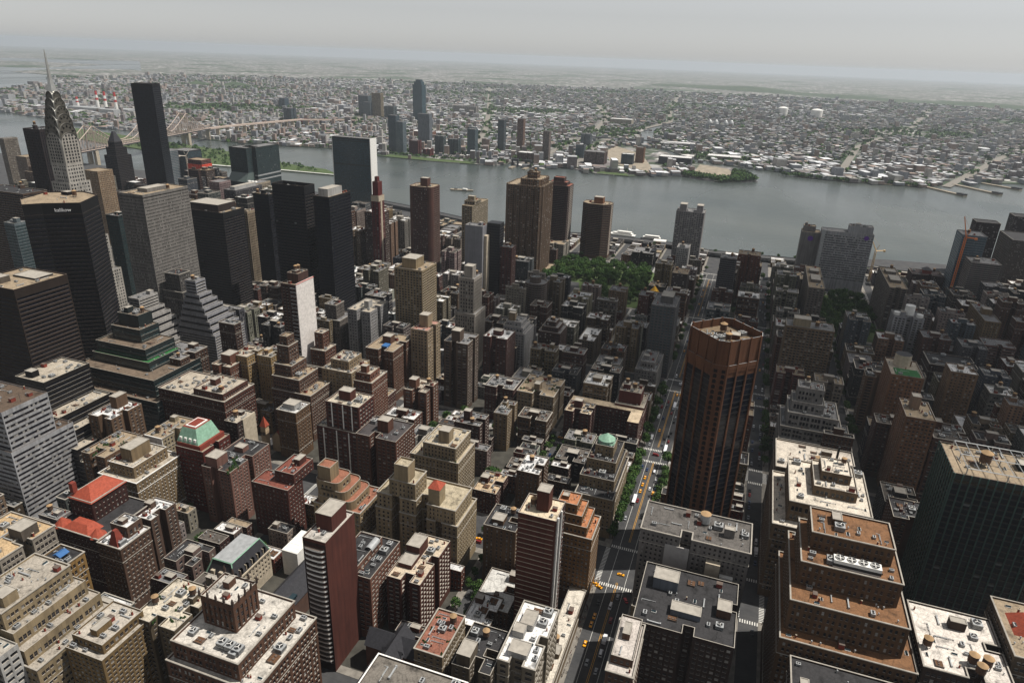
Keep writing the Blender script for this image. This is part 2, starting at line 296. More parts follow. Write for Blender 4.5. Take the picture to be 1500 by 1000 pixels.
# facade styles: fh storey, bay spacing, ww/wh window size, sill above floor, d recess, base blind base, top blind top
ST = {
 'flat':    dict(fh=2.9, bay=2.9, ww=1.5, wh=1.5, sill=0.9, d=0.25, base=5, top=1.8),
 'prewar':  dict(fh=3.1, bay=2.7, ww=1.25, wh=1.75, sill=0.8, d=0.35, base=6, top=2.2, belt=1),
 'slab':    dict(fh=2.8, bay=3.6, ww=2.3, wh=1.5, sill=0.8, d=0.3, base=5, top=1.6),
 'row':     dict(fh=3.2, bay=2.3, ww=1.0, wh=1.8, sill=0.8, d=0.2, base=0.6, top=1.3, mar=0.5),
 'loft':    dict(fh=3.7, bay=2.6, ww=1.9, wh=2.2, sill=0.8, d=0.35, base=5, top=2.4, belt=1, pier=3),
 'ribbon':  dict(fh=3.6, bay=1.6, ww=1.6, wh=1.7, sill=1.0, d=0.3, base=5, top=2.5, mar=0.7),
 'ribbon2': dict(fh=3.5, bay=1.7, ww=1.7, wh=1.9, sill=0.9, d=0.45, base=6, top=7, mar=0.7),
 'curtain': dict(fh=3.7, bay=1.6, ww=1.38, wh=2.7, sill=0.5, d=0.12, base=5, top=3, mar=0.4),
 'boxgrid': dict(fh=3.9, bay=4.2, ww=3.3, wh=2.0, sill=0.9, d=0.6, base=5, top=9, mar=0.6),
 'finegrid': dict(fh=3.5, bay=1.75, ww=1.0, wh=1.5, sill=0.9, d=0.3, base=5, top=2, mar=0.6),
 'strip':   dict(fh=3.6, bay=2.6, ww=1.5, wh=2.1, sill=0.8, d=0.5, base=5, top=3, strip=1, mar=0.8),
 'strip3':  dict(fh=3.6, bay=4.4, ww=3.5, wh=2.2, sill=0.8, d=0.8, base=5, top=3, strip=1, mar=0.8),
 'balcony': dict(fh=2.9, bay=3.4, ww=2.3, wh=1.9, sill=0.5, d=0.9, base=5, top=2, mar=0.8),
 'bands':   dict(fh=3.0, bay=2.2, ww=2.2, wh=1.5, sill=1.1, d=0.8, base=5, top=2, mar=0.5),
 'blank':   dict(fh=3.0, bay=99, ww=1, wh=1, sill=1, d=0.2, base=1, top=1, blank=1),
}
def facade(W, G, p0, p1, z0, z1, st, detail=True, keep=None):
    p0 = np.array(p0, float); p1 = np.array(p1, float); L = np.hypot(*(p1-p0)); u = (p1-p0)/max(L, 1e-6); n = np.array([u[1], -u[0]])
    def rq(a0, a1, b0, b1, off, slot, tgt, rnd=None):
        a0, a1, b0, b1 = np.broadcast_arrays(*[np.asarray(v, float).ravel() for v in (a0, a1, b0, b1)])
        o = p0+n*off
        A = np.stack([np.stack([o[0]+u[0]*a, o[1]+u[1]*a, b], 1) for a, b in ((a0, b0), (a1, b0), (a1, b1), (a0, b1))], 1)
        tgt.quads(A, slot, rnd)
        return A
    mar = st.get('mar', 0.9); H = z1-z0; top = min(st['top'], H*0.3); base = min(st['base'] if z0 < 1 else 0.3, H*0.3)
    nc = int((L-2*mar)/st['bay']); nr = int((H-base-top)/st['fh'])
    out_dir = CAM[:2]-(p0+p1)/2; facing = float(n @ out_dir)/max(np.hypot(*out_dir), 1)
    if st.get('blank') or nc < 1 or nr < 1 or not detail or facing < -0.16:
        rq([0], [L], [z0], [z1], 0, 0, W); return
    bay = (L-2*mar)/nc; ww = st['ww']/st['bay']*bay; fh = (H-base-top)/nr; d = st['d']
    cen = mar+bay*(np.arange(nc)+0.5)
    if st.get('pier') and nc >= 2*st['pier']:                      # pull the windows of a group together so wider piers stand between
        g = st['pier']; idx = np.arange(nc); gi = idx//g; gc = mar+bay*(gi*g+np.minimum(g, nc-gi*g)/2); cen = gc+(cen-gc)*0.86; ww *= 0.86
    a0 = cen-ww/2; a1 = cen+ww/2
    ribbon = st['ww'] >= st['bay']*0.99
    b0 = z0+base+fh*np.arange(nr)+st['sill']/st['fh']*fh; b1 = b0+st['wh']/st['fh']*fh
    A0, B0 = np.meshgrid(a0, b0); A1, B1 = np.meshgrid(a1, b1)
    A0, A1, B0, B1 = A0.ravel(), A1.ravel(), B0.ravel(), B1.ravel()
    # repeated columns share blinds only by chance; whole storeys differ a little
    rnd = np.clip(NR.random(len(A0))*0.9+np.repeat(NR.random(nr)*0.1, nc), 0, 1)
    near = np.hypot(*((p0+p1)/2)) < 640
    if near and not ribbon and not st.get('strip') and keep is None:      # two sashes with their own blinds; here and there a cooler in the sill
        mid = (B0+B1)/2; pq = rq(A0, A1, B0, mid, -d, 0, G, np.clip(rnd*.9, 0, 1)); rq(A0, A1, mid, B1, -d+.05, 0, G, np.clip(rnd+.12*NR.random(len(rnd)), 0, 1))
        if st['ww'] < 2.5:
            ac = NR.random(len(A0)) < .13; ca = (A0[ac]+A1[ac])/2; cb = B0[ac]
            rq(ca-.33, ca+.33, cb, cb+.42, .22, 1, W)
            o_ = p0[None]+u[None]*(ca-.33)[:, None]; o2 = p0[None]+u[None]*(ca+.33)[:, None]
            W.quads(np.stack([np.column_stack([o_+n*.22, cb+.42]), np.column_stack([o2+n*.22, cb+.42]), np.column_stack([o2-n*d, cb+.42]), np.column_stack([o_-n*d, cb+.42])], 1), 1)
    else: pq = rq(A0, A1, B0, B1, -d, 0, G, rnd)
    if keep is not None: keep.append((pq, n))
    w0 = np.concatenate([[0], a1]); w1 = np.concatenate([a0, [L]])
    if ribbon: w0, w1 = np.array([0, a1[-1]]), np.array([a0[0], L])
    if st.get('strip'):
        rq(w0, w1, z0, z1, 0, 0, W)
        rq(a0, a1, z0, b0[0], 0, 0, W); rq(a0, a1, b1[-1], z1, 0, 0, W)
        if nr > 1:
            S0, T0 = np.meshgrid(a0, b1[:-1]); S1, T1 = np.meshgrid(a1, b0[1:])
            rq(S0.ravel(), S1.ravel(), T0.ravel(), T1.ravel(), -d+0.08, 2, W)
        jz0, jz1, ja, jb = np.full(nc, b0[0]), np.full(nc, b1[-1]), a0, a1
    else:
        s0 = np.concatenate([[z0], b1]); s1 = np.concatenate([b0, [z1]])
        rq(0, L, s0, s1, 0, 0, W)
        P0, Q0 = np.meshgrid(w0, b0); P1, Q1 = np.meshgrid(w1, b1)
        rq(P0.ravel(), P1.ravel(), Q0.ravel(), Q1.ravel(), 0, 0, W)
        jz0, jz1, ja, jb = B0, B1, A0, A1
        if ribbon: jz0, jz1 = b0, b1; ja = np.full(nr, a0[0]); jb = np.full(nr, a1[-1])
    # reveals
    def side(a, zlo, zhi, sgn):
        o0 = p0[None]+u[None]*a[:, None]; o1 = o0-n[None]*d
        f, g = (o0, o1) if sgn > 0 else (o1, o0)
        W.quads(np.stack([np.column_stack([f, zlo]), np.column_stack([g, zlo]), np.column_stack([g, zhi]), np.column_stack([f, zhi])], 1), 0)
    def lev(a, b, z, up):
        o0 = p0[None]+u[None]*a[:, None]; o1 = p0[None]+u[None]*b[:, None]; i0 = o0-n[None]*d; i1 = o1-n[None]*d
        q = [np.column_stack([x, z]) for x in ((o0, o1, i1, i0) if up else (o0, i0, i1, o1))]
        W.quads(np.stack(q, 1), 1 if up else 0)
    side(ja, jz0, jz1, -1); side(jb, jz0, jz1, 1)
    lev(ja, jb, jz0, True); lev(ja, jb, jz1, False)

def wall_ring(W, pts, z, h, out_d, slot=1):                            # a belt course / cornice standing proud of the wall
    o = inset(pts, -out_d); n = len(pts)
    W.prism(o, z, z+h, slot, None)
    for k in range(n):
        a, b, c, d = o[k], o[(k+1) % n], pts[(k+1) % n], pts[k]
        W.quads([[(a[0], a[1], z+h), (b[0], b[1], z+h), (c[0], c[1], z+h), (d[0], d[1], z+h)], [(d[0], d[1], z), (c[0], c[1], z), (b[0], b[1], z), (a[0], a[1], z)]], slot)

PROT = {}
def protos():
    b = MB()
    for x in (-1.1, 1.1):
        for y in (-1.1, 1.1): b.bar((x, y, 0), (x, y, 1.9), 0.13, 1)
    b.bar((-1.1, -1.1, .95), (1.1, 1.1, .95), .06, 1); b.box(-1.3, 1.3, -1.3, 1.3, 1.8, 2.0, 1)
    b.cyl(0, 0, 1.85, 1.75, 2.0, 5.4, 14, 0, 0)
    for z in (2.6, 3.5, 4.5): b.cyl(0, 0, 1.9, 1.9, z, z+.08, 14, 1, 1)
    b.cyl(0, 0, 2.05, 0.15, 5.4, 6.5, 14, 2, 2, True)
    PROT['water_tank'] = b.mesh('water_tank', [M['wood'], M['steel'], M['tankroof']])
    b = MB(); b.cyl(0, 0, 1.8, 1.8, 0, 3.4, 14, 0, 0); b.cyl(0, 0, 1.9, 0.2, 3.4, 3.9, 14, 1, 1, True)
    PROT['round_tank'] = b.mesh('round_tank', [M['grey'], M['tankroof']])
    b = MB(); b.box(-1.3, 1.3, -.9, .9, .25, 1.7, 0); b.box(-1.2, 1.2, -.8, .8, 0, .25, 1); b.cyl(-.55, 0, .5, .5, 1.7, 1.82, 10, 1, 1); b.cyl(.55, 0, .5, .5, 1.7, 1.82, 10, 1, 1)
    for k in range(4): b.box(-1.32, 1.32, -.92, .92, .45+.28*k, .53+.28*k, 1)
    PROT['air_conditioner'] = b.mesh('air_conditioner', [M['grey'], M['dark']])
    b = MB(); b.box(-1.2, 1.2, -.7, .7, 0, .35, 0); b.prism(rect(-1.1, 1.1, -.6, .6), .35, .95, 1, 1, False, rect(-1.1, 1.1, -.06, .06))
    PROT['skylight'] = b.mesh('skylight', [M['white'], M['blueglass']])
    b = MB(); b.box(-.35, .35, -.35, .35, 0, 2.2, 0); b.box(-.45, .45, -.45, .45, 2.2, 2.4, 1); b.cyl(0, 0, .15, .15, 2.4, 2.9, 6, 2, 2)
    PROT['chimney'] = b.mesh('chimney', [M['brickred'], M['stone'], M['dark']])
    b = MB(); b.cyl(0, 0, .22, .22, 0, 1.1, 8, 0, 0); b.cyl(0, 0, .42, .3, 1.1, 1.5, 8, 0, 0, True)
    PROT['vent_pipe'] = b.mesh('vent_pipe', [M['grey']])
    b = MB(); b.box(-3, 3, -.3, .3, .35, .9, 0); b.box(-3.3, -2.6, -.4, .4, 0, 1.1, 0); b.box(2.6, 3.3, -.4, .4, 0, 1.1, 0); b.box(-.1, .1, -.25, .25, 0, .35, 1)
    PROT['duct'] = b.mesh('duct', [M['grey'], M['dark']])
    b = MB(); b.box(-2.2, 2.2, -2, 2, .4, 2.6, 0); b.cyl(0, 0, 1.5, 1.6, 2.6, 3.1, 14, 0, None); b.cyl(0, 0, 1.45, 1.45, 2.6, 2.75, 14, 1, 1)
    for a in range(3): b.bar((0, 0, 2.95), (1.5*math.cos(a*2.1), 1.5*math.sin(a*2.1), 2.95), .12, 2)
    for z in (0.8, 1.3, 1.8): b.box(-2.23, 2.23, -2.03, 2.03, z, z+.25, 1)
    b.box(-2, 2, -1.8, 1.8, 0, .4, 1)
    PROT['cooling_tower'] = b.mesh('cooling_tower', [M['grey'], M['dark'], M['white']])
    b = MB()
    for i in range(9):
        a = NR.random(3); b.cyl((a[0]-.5)*3, (a[1]-.5)*1.6, .45+.3*a[2], .2, 0, .5+.9*a[2], 6, 0, 0)
    PROT['roof_planting'] = b.mesh('roof_planting', [M['leaf']])
    b = MB(); b.cyl(0, 0, .09, .06, 0, 5.5, 6, 0, 0); b.bar((-.9, 0, 4.6), (.9, 0, 4.6), .04, 0); b.bar((-.6, 0, 5.1), (.6, 0, 5.1), .04, 0)
    PROT['antenna'] = b.mesh('antenna', [M['steel']])
    b = MB(); b.bar((-4, 0, .45), (4, 0, .45), .11, 0); b.bar((4, 0, .45), (4, 1.6, .45), .11, 0); b.bar((-1, .35, .45), (4, .35, .45), .08, 0)
    for x in (-3.6, -1, 1.5, 3.6): b.box(x-.12, x+.12, -.2, .5, 0, .36, 1)
    PROT['pipe_run'] = b.mesh('pipe_run', [M['grey'], M['dark']])
    b = MB(); b.box(-1.5, 1.5, -1.1, 1.1, 0, 2.5, 0); b.box(-1.65, 1.65, -1.25, 1.25, 2.5, 2.68, 1); b.box(1.5, 1.53, -.4, .4, .1, 2.1, 2)
    PROT['stair_house'] = b.mesh('stair_house', [M['brickred'], M['copingd'], M['dark']])
    b = MB(); b.box(-2.4, 2.4, -1.9, 1.9, .02, .12, 0)
    for x in (-1.8, -.2, 1.4): b.box(x-.45, x+.45, -.4, .4, .12, .5, 1)
    b.box(-2.4, 2.4, 1.8, 1.9, .12, 1.0, 1); b.box(-2.4, -2.3, -1.9, 1.8, .12, 1.0, 1)
    PROT['roof_deck'] = b.mesh('roof_deck', [M['wood'], M['copingd']])
protos()

BLD = []        # (root, footprint rect, height, landmark phrase or None)
GREY, SILVER, TAR, TAN, CREAM = rgb(120, 119, 119), rgb(214, 213, 211), rgb(54, 53, 54), rgb(150, 134, 112), rgb(172, 162, 146)
MIX = [(SILVER, .27), (GREY, .27), (TAR, .24), (TAN, .08), (rgb(92, 86, 80), .14)]
def rroof():
    t = R.random(); s = 0
    for c, p in MIX:
        s += p
        if t < s: return c
    return GREY

def bulkhead(root, x0, x1, y0, y1, z0, z1, color, roofc=None, walls=None, name='bulkhead', style=None, slotmat=None):
    b = MB()
    if style:
        g = MB()
        for i in range(4):
            p = rect(x0, x1, y0, y1); facade(b, g, p[i], p[(i+1) % 4], z0, z1, style)
        o = None
    else: b.prism(rect(x0, x1, y0, y1), z0, z1, 0, None)
    e = rect(x0, x1, y0, y1); i4 = inset(e, 0.3)
    b.prism(inset(e, -0.12), z1, z1+0.25, 1, None, True); b.prism(list(reversed(i4)), z1-.6, z1+.25, 0, None)
    for k in range(4):
        a, c = inset(e, -.12)[k], inset(e, -.12)[(k+1) % 4]; d_, f = i4[(k+1) % 4], i4[k]
        b.quads([[(a[0], a[1], z1+.25), (c[0], c[1], z1+.25), (d_[0], d_[1], z1+.25), (f[0], f[1], z1+.25)]], 1)
    b.poly([(x, y, z1-.55) for x, y in i4], 2)
    o = b.build(name, [walls or M['wall'], M['coping'], M['roof'] if not slotmat else slotmat], root, color=color)
    if style and g.q:
        q = g.build('glazing', [M['glass']], o, org=tuple(root.location)); q['kind'] = 'stuff'; q.location = (0, 0, 0)
    return o

def clutter(root, pts, z, avoid, dens, color, near, tank=0.35, big=False):
    """roof-top pieces, each its own part; pts is the roof outline"""
    xs = [p[0] for p in pts]; ys = [p[1] for p in pts]; x0, x1, y0, y1 = min(xs)+1.2, max(xs)-1.2, min(ys)+1.2, max(ys)-1.2
    if x1-x0 < 2 or y1-y0 < 2: return
    used = list(avoid)
    def put(wx, wy, tries=14):
        for _ in range(tries):
            if x1-x0 <= wx or y1-y0 <= wy: return None
            cx, cy = R.uniform(x0+wx/2, x1-wx/2), R.uniform(y0+wy/2, y1-wy/2); r = (cx-wx/2, cx+wx/2, cy-wy/2, cy+wy/2)
            if len(pts) > 4 and not all(in_poly(qx, qy, pts) for qx in (r[0]-.9, cx, r[1]+.9) for qy in (r[2]-.9, cy, r[3]+.9)): continue
            if all(r[1] < a[0] or r[0] > a[1] or r[3] < a[2] or r[2] > a[3] for a in used):
                used.append((r[0]-.3, r[1]+.3, r[2]-.3, r[3]+.3)); return cx, cy
        return None
    area = (x1-x0)*(y1-y0)
    if area > 60 and R.random() < 0.8 and not avoid:
        wx, wy = R.uniform(3.5, min(9, (x1-x0)*.5)), R.uniform(3.5, min(8, (y1-y0)*.5)); c = put(wx, wy)
        if c:
            h = R.uniform(2.8, 6.0) if area > 200 else R.uniform(2.4, 3.4)
            bulkhead(root, c[0]-wx/2, c[0]+wx/2, c[1]-wy/2, c[1]+wy/2, z-.05, z+h, color)
            if R.random() < tank*.45:
                inst(PROT['water_tank'], 'water_tank', root, (c[0], c[1], z+h-.5), R.random(), R.uniform(.8, 1.0))
    if area > 120 and R.random() < tank:
        c = put(4.4, 4.4)
        if c: inst(PROT['water_tank'], 'water_tank', root, (c[0], c[1], z-.02), R.random(), R.uniform(.85, 1.15))
    k = int(min(area/17*dens*R.uniform(.6, 1.3), 22 if near else 9))
    for _ in range(k):
        t = R.random()
        nm, wx, wy = (('air_conditioner', 2.8, 2), ('skylight', 2.6, 1.6), ('vent_pipe', .8, .8), ('chimney', .9, .9), ('duct', 6.8, 1), ('cooling_tower', 4.6, 4.2), ('antenna', 1.8, .4), ('pipe_run', 8.4, 2), ('stair_house', 3.3, 2.5), ('roof_deck', 4.8, 3.8))[0 if t < .24 else 1 if t < .36 else 2 if t < .54 else 3 if t < .64 else 4 if t < .70 else 5 if t < .75 else 6 if t < .81 else 7 if t < .90 else 8 if t < .96 else 9]
        if nm == 'cooling_tower' and area < 250: nm, wx, wy = 'air_conditioner', 2.8, 2
        if nm in ('duct', 'pipe_run') and area < 120: continue
        if nm in ('stair_house', 'roof_deck') and area < 70: continue
        rot = R.random() < .5
        c = put(wy, wx) if rot else put(wx, wy)
        if c: inst(PROT[nm], nm, root, (c[0], c[1], z-.02), (math.pi/2 if rot else 0), R.uniform(.8, 1.2))

def courted(x0, y0, x1, y1):
    """rectangle with light courts cut into its long fronts"""
    w_, d_ = x1-x0, y1-y0; P = [(x0, y0)]
    def cut(L): return L > 19 and R.random() < .8
    if cut(w_) and d_ > 12:
        c = x0+w_*R.uniform(.4, .6); h = R.uniform(2.2, 3.6); dp = min(d_*.36, R.uniform(4, 9)); P += [(c-h, y0), (c-h, y0+dp), (c+h, y0+dp), (c+h, y0)]
    P.append((x1, y0)); P.append((x1, y1))
    P.append((x0, y1))
    if cut(d_) and w_ > 12:
        c = y0+d_*R.uniform(.4, .6); h = R.uniform(2.2, 3.6); dp = min(w_*.36, R.uniform(4, 9)); P += [(x0, c+h), (x0+dp, c+h), (x0+dp, c-h), (x0, c-h)]
    return P

def tower(kind, label, cat, tiers, style, color, roofc=None, glass='glass', wall='wall', spandrel=None, coping=None, near=None, dens=1.0,
          group=None, lm=None, tank=0.35, heads=(), parapet=1.0, indiv=0, keepclear=(), courts=True):
    """tiers: [(outline pts CCW, z0, z1[, style])], bottom first"""
    p = tiers[0][0]; cx = sum(a[0] for a in p)/len(p); cy = sum(a[1] for a in p)/len(p)
    root = empty(kind, (cx, cy, 0), label, cat, group)
    base_st = dict(ST[style]) if isinstance(style, str) else style
    if isinstance(style, str) and style in ('flat', 'prewar', 'slab', 'loft', 'row'):          # no two fronts alike
        for q_ in ('fh', 'bay', 'sill'): base_st[q_] *= R.uniform(.9, 1.14)
        base_st['ww'] *= R.uniform(.85, 1.2); base_st['wh'] *= R.uniform(.88, 1.12); base_st['ww'] = min(base_st['ww'], base_st['bay']*.78); base_st['wh'] = min(base_st['wh'], base_st['fh']-base_st['sill']-.3)
        if style in ('flat', 'prewar') and R.random() < .45: base_st['pier'] = R.choice([2, 2, 3])
    style = base_st
    if len(tiers) == 1 and len(tiers[0][0]) == 4 and not base_st.get('blank') and courts and tiers[0][2] < 75:
        tiers = [(courted(*tiers[0][0][0], *tiers[0][0][2]),)+tuple(tiers[0][1:])]
    dist = math.hypot(cx, cy); near = dist < 620 if near is None else near
    W, G, RF = MB(), MB(), []; keep = [] if indiv else None
    for i, t in enumerate(tiers):
        pts, z0, z1 = t[:3]; st = ST[style] if isinstance(style, str) else style
        if len(t) > 3 and t[3]: st = ST[t[3]] if isinstance(t[3], str) else t[3]
        n = len(pts)
        for k in range(n): facade(W, G, pts[k], pts[(k+1) % n], z0, z1, st, keep=keep)
        if st.get('belt') and z1-z0 > 9:
            wall_ring(W, pts, z1-0.55, 0.5, 0.35)
            if z1-z0 > 24: wall_ring(W, pts, z1-3*st['fh'], 0.35, 0.22)
            if z0 < 1 and z1 > 20: wall_ring(W, pts, st['base']+st['fh'], 0.35, 0.2)
        ph = parapet; ins = inset(pts, 0.38); rz = z1-ph
        for k in range(n):
            a, b, c, d_ = pts[k], pts[(k+1) % n], ins[(k+1) % n], ins[k]
            W.quads([[(a[0], a[1], z1), (b[0], b[1], z1), (c[0], c[1], z1), (d_[0], d_[1], z1)]], 1)
            W.quads([[(c[0], c[1], rz), (d_[0], d_[1], rz), (d_[0], d_[1], z1), (c[0], c[1], z1)]], 0)
        RF.append([(x, y, rz) for x, y in ins])
    sp = M[spandrel] if spandrel else M[wall]
    wo = W.build('wall', [M[wall], coping or M['coping'], sp], root, color=color)
    if G.q:
        if indiv and keep:
            Q = np.concatenate([a for a, _ in keep]); NN = np.concatenate([np.repeat(n_[None], len(a), 0) for a, n_ in keep]); RN = np.concatenate([r for r in G.rn])
            c = Q.mean(1); dv = CAM-c; dl = np.linalg.norm(dv, axis=1); vis = (dv[:, :2]*NN).sum(1)/dl/dl**1.0
            order = np.argsort(-vis); pick = order[:100]; rest = np.setdiff1d(np.arange(len(Q)), pick)
            for j in pick:
                a = Q[j]; wd = np.linalg.norm(a[1]-a[0]); hh = a[2][2]-a[0][2]; ang = math.atan2(a[1][1]-a[0][1], a[1][0]-a[0][0])
                o = inst(window_mesh(round(float(RN[j]), 1)), 'window', root, (a[0][0], a[0][1], a[0][2]), ang, (wd, 1, hh))
                f_ = bpy.data.objects.new('frame', frame_mesh()); col.objects.link(f_); f_.parent = o
            G = MB(); G.quads(Q[rest], 0, RN[rest])
        if G.q:
            g = G.build('glazing', [M[glass]], root); g['kind'] = 'stuff'
    rc_ = roofc or rroof()
    for pl_ in RF: b_ = MB(); b_.poly(pl_, 0); b_.build('roof', [M['roof']], root, color=rc_)
    tp, tz0, tz1 = tiers[-1][:3]; rz = tz1-parapet; av = list(keepclear)
    xs = [a[0] for a in tp]; ys = [a[1] for a in tp]; X0, X1, Y0, Y1 = min(xs), max(xs), min(ys), max(ys)
    for h in heads:                                      # (fx0,fx1,fy0,fy1,dh[,color]) fractions of the top roof
        x0, x1, y0, y1 = X0+h[0]*(X1-X0), X0+h[1]*(X1-X0), Y0+h[2]*(Y1-Y0), Y0+h[3]*(Y1-Y0)
        bulkhead(root, x0, x1, y0, y1, rz-.05, rz+h[4], h[5] if len(h) > 5 and h[5] else color); av.append((x0-.3, x1+.3, y0-.3, y1+.3))
    if dens > 0:
        if dist < 1250: clutter(root, tp, rz, av, dens, color, near, tank)
        for a, b in zip(tiers[:-1], tiers[1:]):
            if a[2] <= b[1]+1.5 and dist < 700 and len(a[0]) == 4:
                bx = [q[0] for q in b[0]]; by = [q[1] for q in b[0]]
                clutter(root, a[0], a[2]-parapet, [(min(bx)-.5, max(bx)+.5, min(by)-.5, max(by)+.5)], dens*.6, color, near, 0.0)
    BLD.append((root, (min(a[0] for a in p), max(a[0] for a in p), min(a[1] for a in p), max(a[1] for a in p)), tz1, lm))
    return root
_WM = {}
def window_mesh(r):                                     # unit pane, scaled to each opening; its frame is a child
    if r not in _WM:
        b = MB(); b.quads([[(0, 0, 0), (1, 0, 0), (1, 0, 1), (0, 0, 1)]], 0, [r]); _WM[r] = b.mesh('window', [M['glass']])
    return _WM[r]
def frame_mesh():
    if 'f' not in _WM:
        b = MB()
        for q in ((.06, .94, .47, .53), (0, .06, 0, 1), (.94, 1, 0, 1), (.06, .94, 0, .05), (.06, .94, .95, 1)):
            b.box(q[0], q[1], -.06, -.004, q[2], q[3], 0)
        _WM['f'] = b.mesh('frame', [M['copingd']])
    return _WM['f']

def B(key, kind, label, cat, style, color, roofc=None, down=(), up=(), h=None, lm=None, rect_=None, **kw):
    """a building on the measured footprint D[key]; down: lower tiers (grow W,E,S,N, top z[, style]); up: upper tiers (shrink W,E,S,N, top z[, style])"""
    x0, x1, y0, y1, hh = D[key] if rect_ is None else rect_
    x1 = max(x1, x0+9); y1 = max(y1, y0+9); hh = h or hh
    t = []; z = 0.0
    for g in down:
        t.append((rect(x0-g[0], x1+g[1], y0-g[2], y1+g[3]), z, g[4], g[5] if len(g) > 5 else None)); z = g[4]-1.0
    t.append((rect(x0, x1, y0, y1), z, hh)); z = hh-1.0
    for g in up:
        t.append((rect(x0+g[0], x1-g[1], y0+g[2], y1-g[3]), z, g[4], g[5] if len(g) > 5 else None)); z = g[4]-1.0
    return tower(kind, label, cat, t, style, color, roofc, lm=lm or label, **kw)
TANB, CRM, RED, BRN, DBR, PNK, GST, WHT, BLK, BRZ = rgb(166, 146, 116), rgb(184, 168, 138), rgb(122, 66, 52), rgb(106, 76, 58), rgb(76, 56, 47), rgb(146, 106, 90), rgb(146, 142, 136), rgb(206, 204, 198), rgb(20, 20, 23), rgb(48, 36, 28)
T_, A_, O_, L_ = 'apartment_tower', 'apartment_building', 'office_tower', 'loft_building'
# --- Midtown and the river front, far heroes
B('mobil', O_, 'broad pale grey office tower with ribbed crown and tiny square windows', 'office tower', 'finegrid', rgb(150, 145, 138), TAN, lm='the ribbed grey tower', up=[(0, 0, 0, 0, 179, 'blank')], heads=[(.25, .7, .3, .7, 4)], spandrel='metalwall', dens=.3)
B('b1', O_, 'black banded tower topped by a wide brown plant box', 'office tower', 'ribbon2', BLK, TAN, glass='curtain', lm='the brown-boxed black tower', heads=[(.1, .9, .15, .85, 9, rgb(62, 50, 46))], coping=M['copingd'], dens=.3)
B('b3', O_, 'black tower with deep box windows and sunken roof behind a tall parapet', 'office tower', 'boxgrid', rgb(24, 25, 29), TAR, glass='curtain', lm='the box-window black tower', parapet=6, coping=M['copingd'], dens=.4)
B('b4', O_, 'black glass slab with a white plant house on its roof', 'office tower', 'curtain', rgb(16, 17, 22), TAN, glass='curtain', lm='the white-capped black slab', heads=[(.1, .75, .2, .8, 9, WHT)], coping=M['copingd'], dens=.3)
B('b3b', O_, 'low black glass tower speckled with pale panes, left of the box-window tower', 'office tower', 'curtain', rgb(14, 16, 20), TAN, glass='curtain', lm='the speckled glass tower', coping=M['copingd'])
B('b2', O_, 'slim tower striped with pale upright piers between black towers', 'office tower', 'strip', rgb(176, 158, 132), TAN, glass='curtain', lm='the pale-piered tower')
D['b5UN'] = (1345, 1371, 793, 886, 150)
tower('office_slab', 'wide blue green glass slab with blank white marble end wall by the river', 'office slab',
      [(rect(1345, 1371, 793, 886), 0, 92), (rect(1345, 1371, 793, 886), 92, 95, 'blank'), (rect(1345, 1371, 793, 886), 95, 143), (rect(1345, 1371, 793, 886), 143, 151, 'boxgrid')],
      dict(fh=3.6, bay=1.4, ww=1.4, wh=2.6, sill=.5, d=.12, base=5, top=.5, mar=.3), rgb(46, 60, 64), GREY, glass='blueglass', lm='the blue green glass slab', dens=.2)
x = MB(); x.box(1344.6, 1371.4, 791.6, 793, 0, 151.2, 0); x.box(1344.6, 1371.4, 886, 887.4, 0, 151.2, 0)
x.build('end_wall', [M['white']], BLD[-1][0])
for nm, k, hh, lab in (('a', 'unpA', 150, 'dark glass twin tower with a sloping pale glass skirt halfway up'), ('b', 'unpB', 150, 'dark glass twin tower with two pale bands low on its side')):
    q = D[k]; x0, x1, y0, y1 = (1124, 1162, 930, 975) if nm == 'a' else (1146, 1196, 905, 955)
    if nm == 'a':
        x0, x1, y0, y1 = q[0], q[0]+34, q[2], q[3]
        t = [(rect(x0-9, x1, y0, y1+3), 0, 88), (rect(x0, x1, y0, y1), 104, hh)]
    else:
        x0, x1, y0, y1 = q[0], q[1], q[2], q[3]
        t = [(rect(x0, x1, y0, y1), 0, hh)]
    r_ = tower('glass_tower', lab, 'glass tower', t, 'curtain', rgb(44, 56, 56), GREY, glass='greenglass', coping=M['copingd'], lm='the %s green-black twin' % ('skirted' if nm == 'a' else 'banded'), dens=.4)
    s_ = MB()
    if nm == 'a':
        s_.prism(rect(x0-9, x1, y0, y1+3), 88, 104, 0, None, False, rect(x0, x1, y0, y1)); s_.build('sloping_skirt', [m_glass('skirt_glass', (.10, .13, .12, 1), (.25, .28, .26, 1), .5, .25)], r_)
    else:
        for z in (88, 96): s_.box(x0-.15, x1+.15, y0-.15, y1+.15, z, z+2.6, 0)
        s_.build('pale_band', [M['grey']], r_)
B('b7', T_, 'slim red brick apartment tower with white window strip and stepped red crown', 'apartment tower', 'slab', rgb(118, 44, 40), TAN, lm='the red striped tower', down=[], up=[(2, 2, 1.5, 1.5, 146, 'blank'), (5, 5, 4, 4, 153, 'blank')], h=126, wall='wall', dens=0)
x = MB(); q = D['b7']; ym = q[2]
x.box(q[0]+5, q[0]+9.5, ym-.4, ym+.05, 3, 118, 0); x.box(q[0]-.35, q[1]+.35, ym-.35, max(q[3], ym+9)+.35, 117, 125.4, 0); x.build('white_strip', [M['stone']], BLD[-1][0])
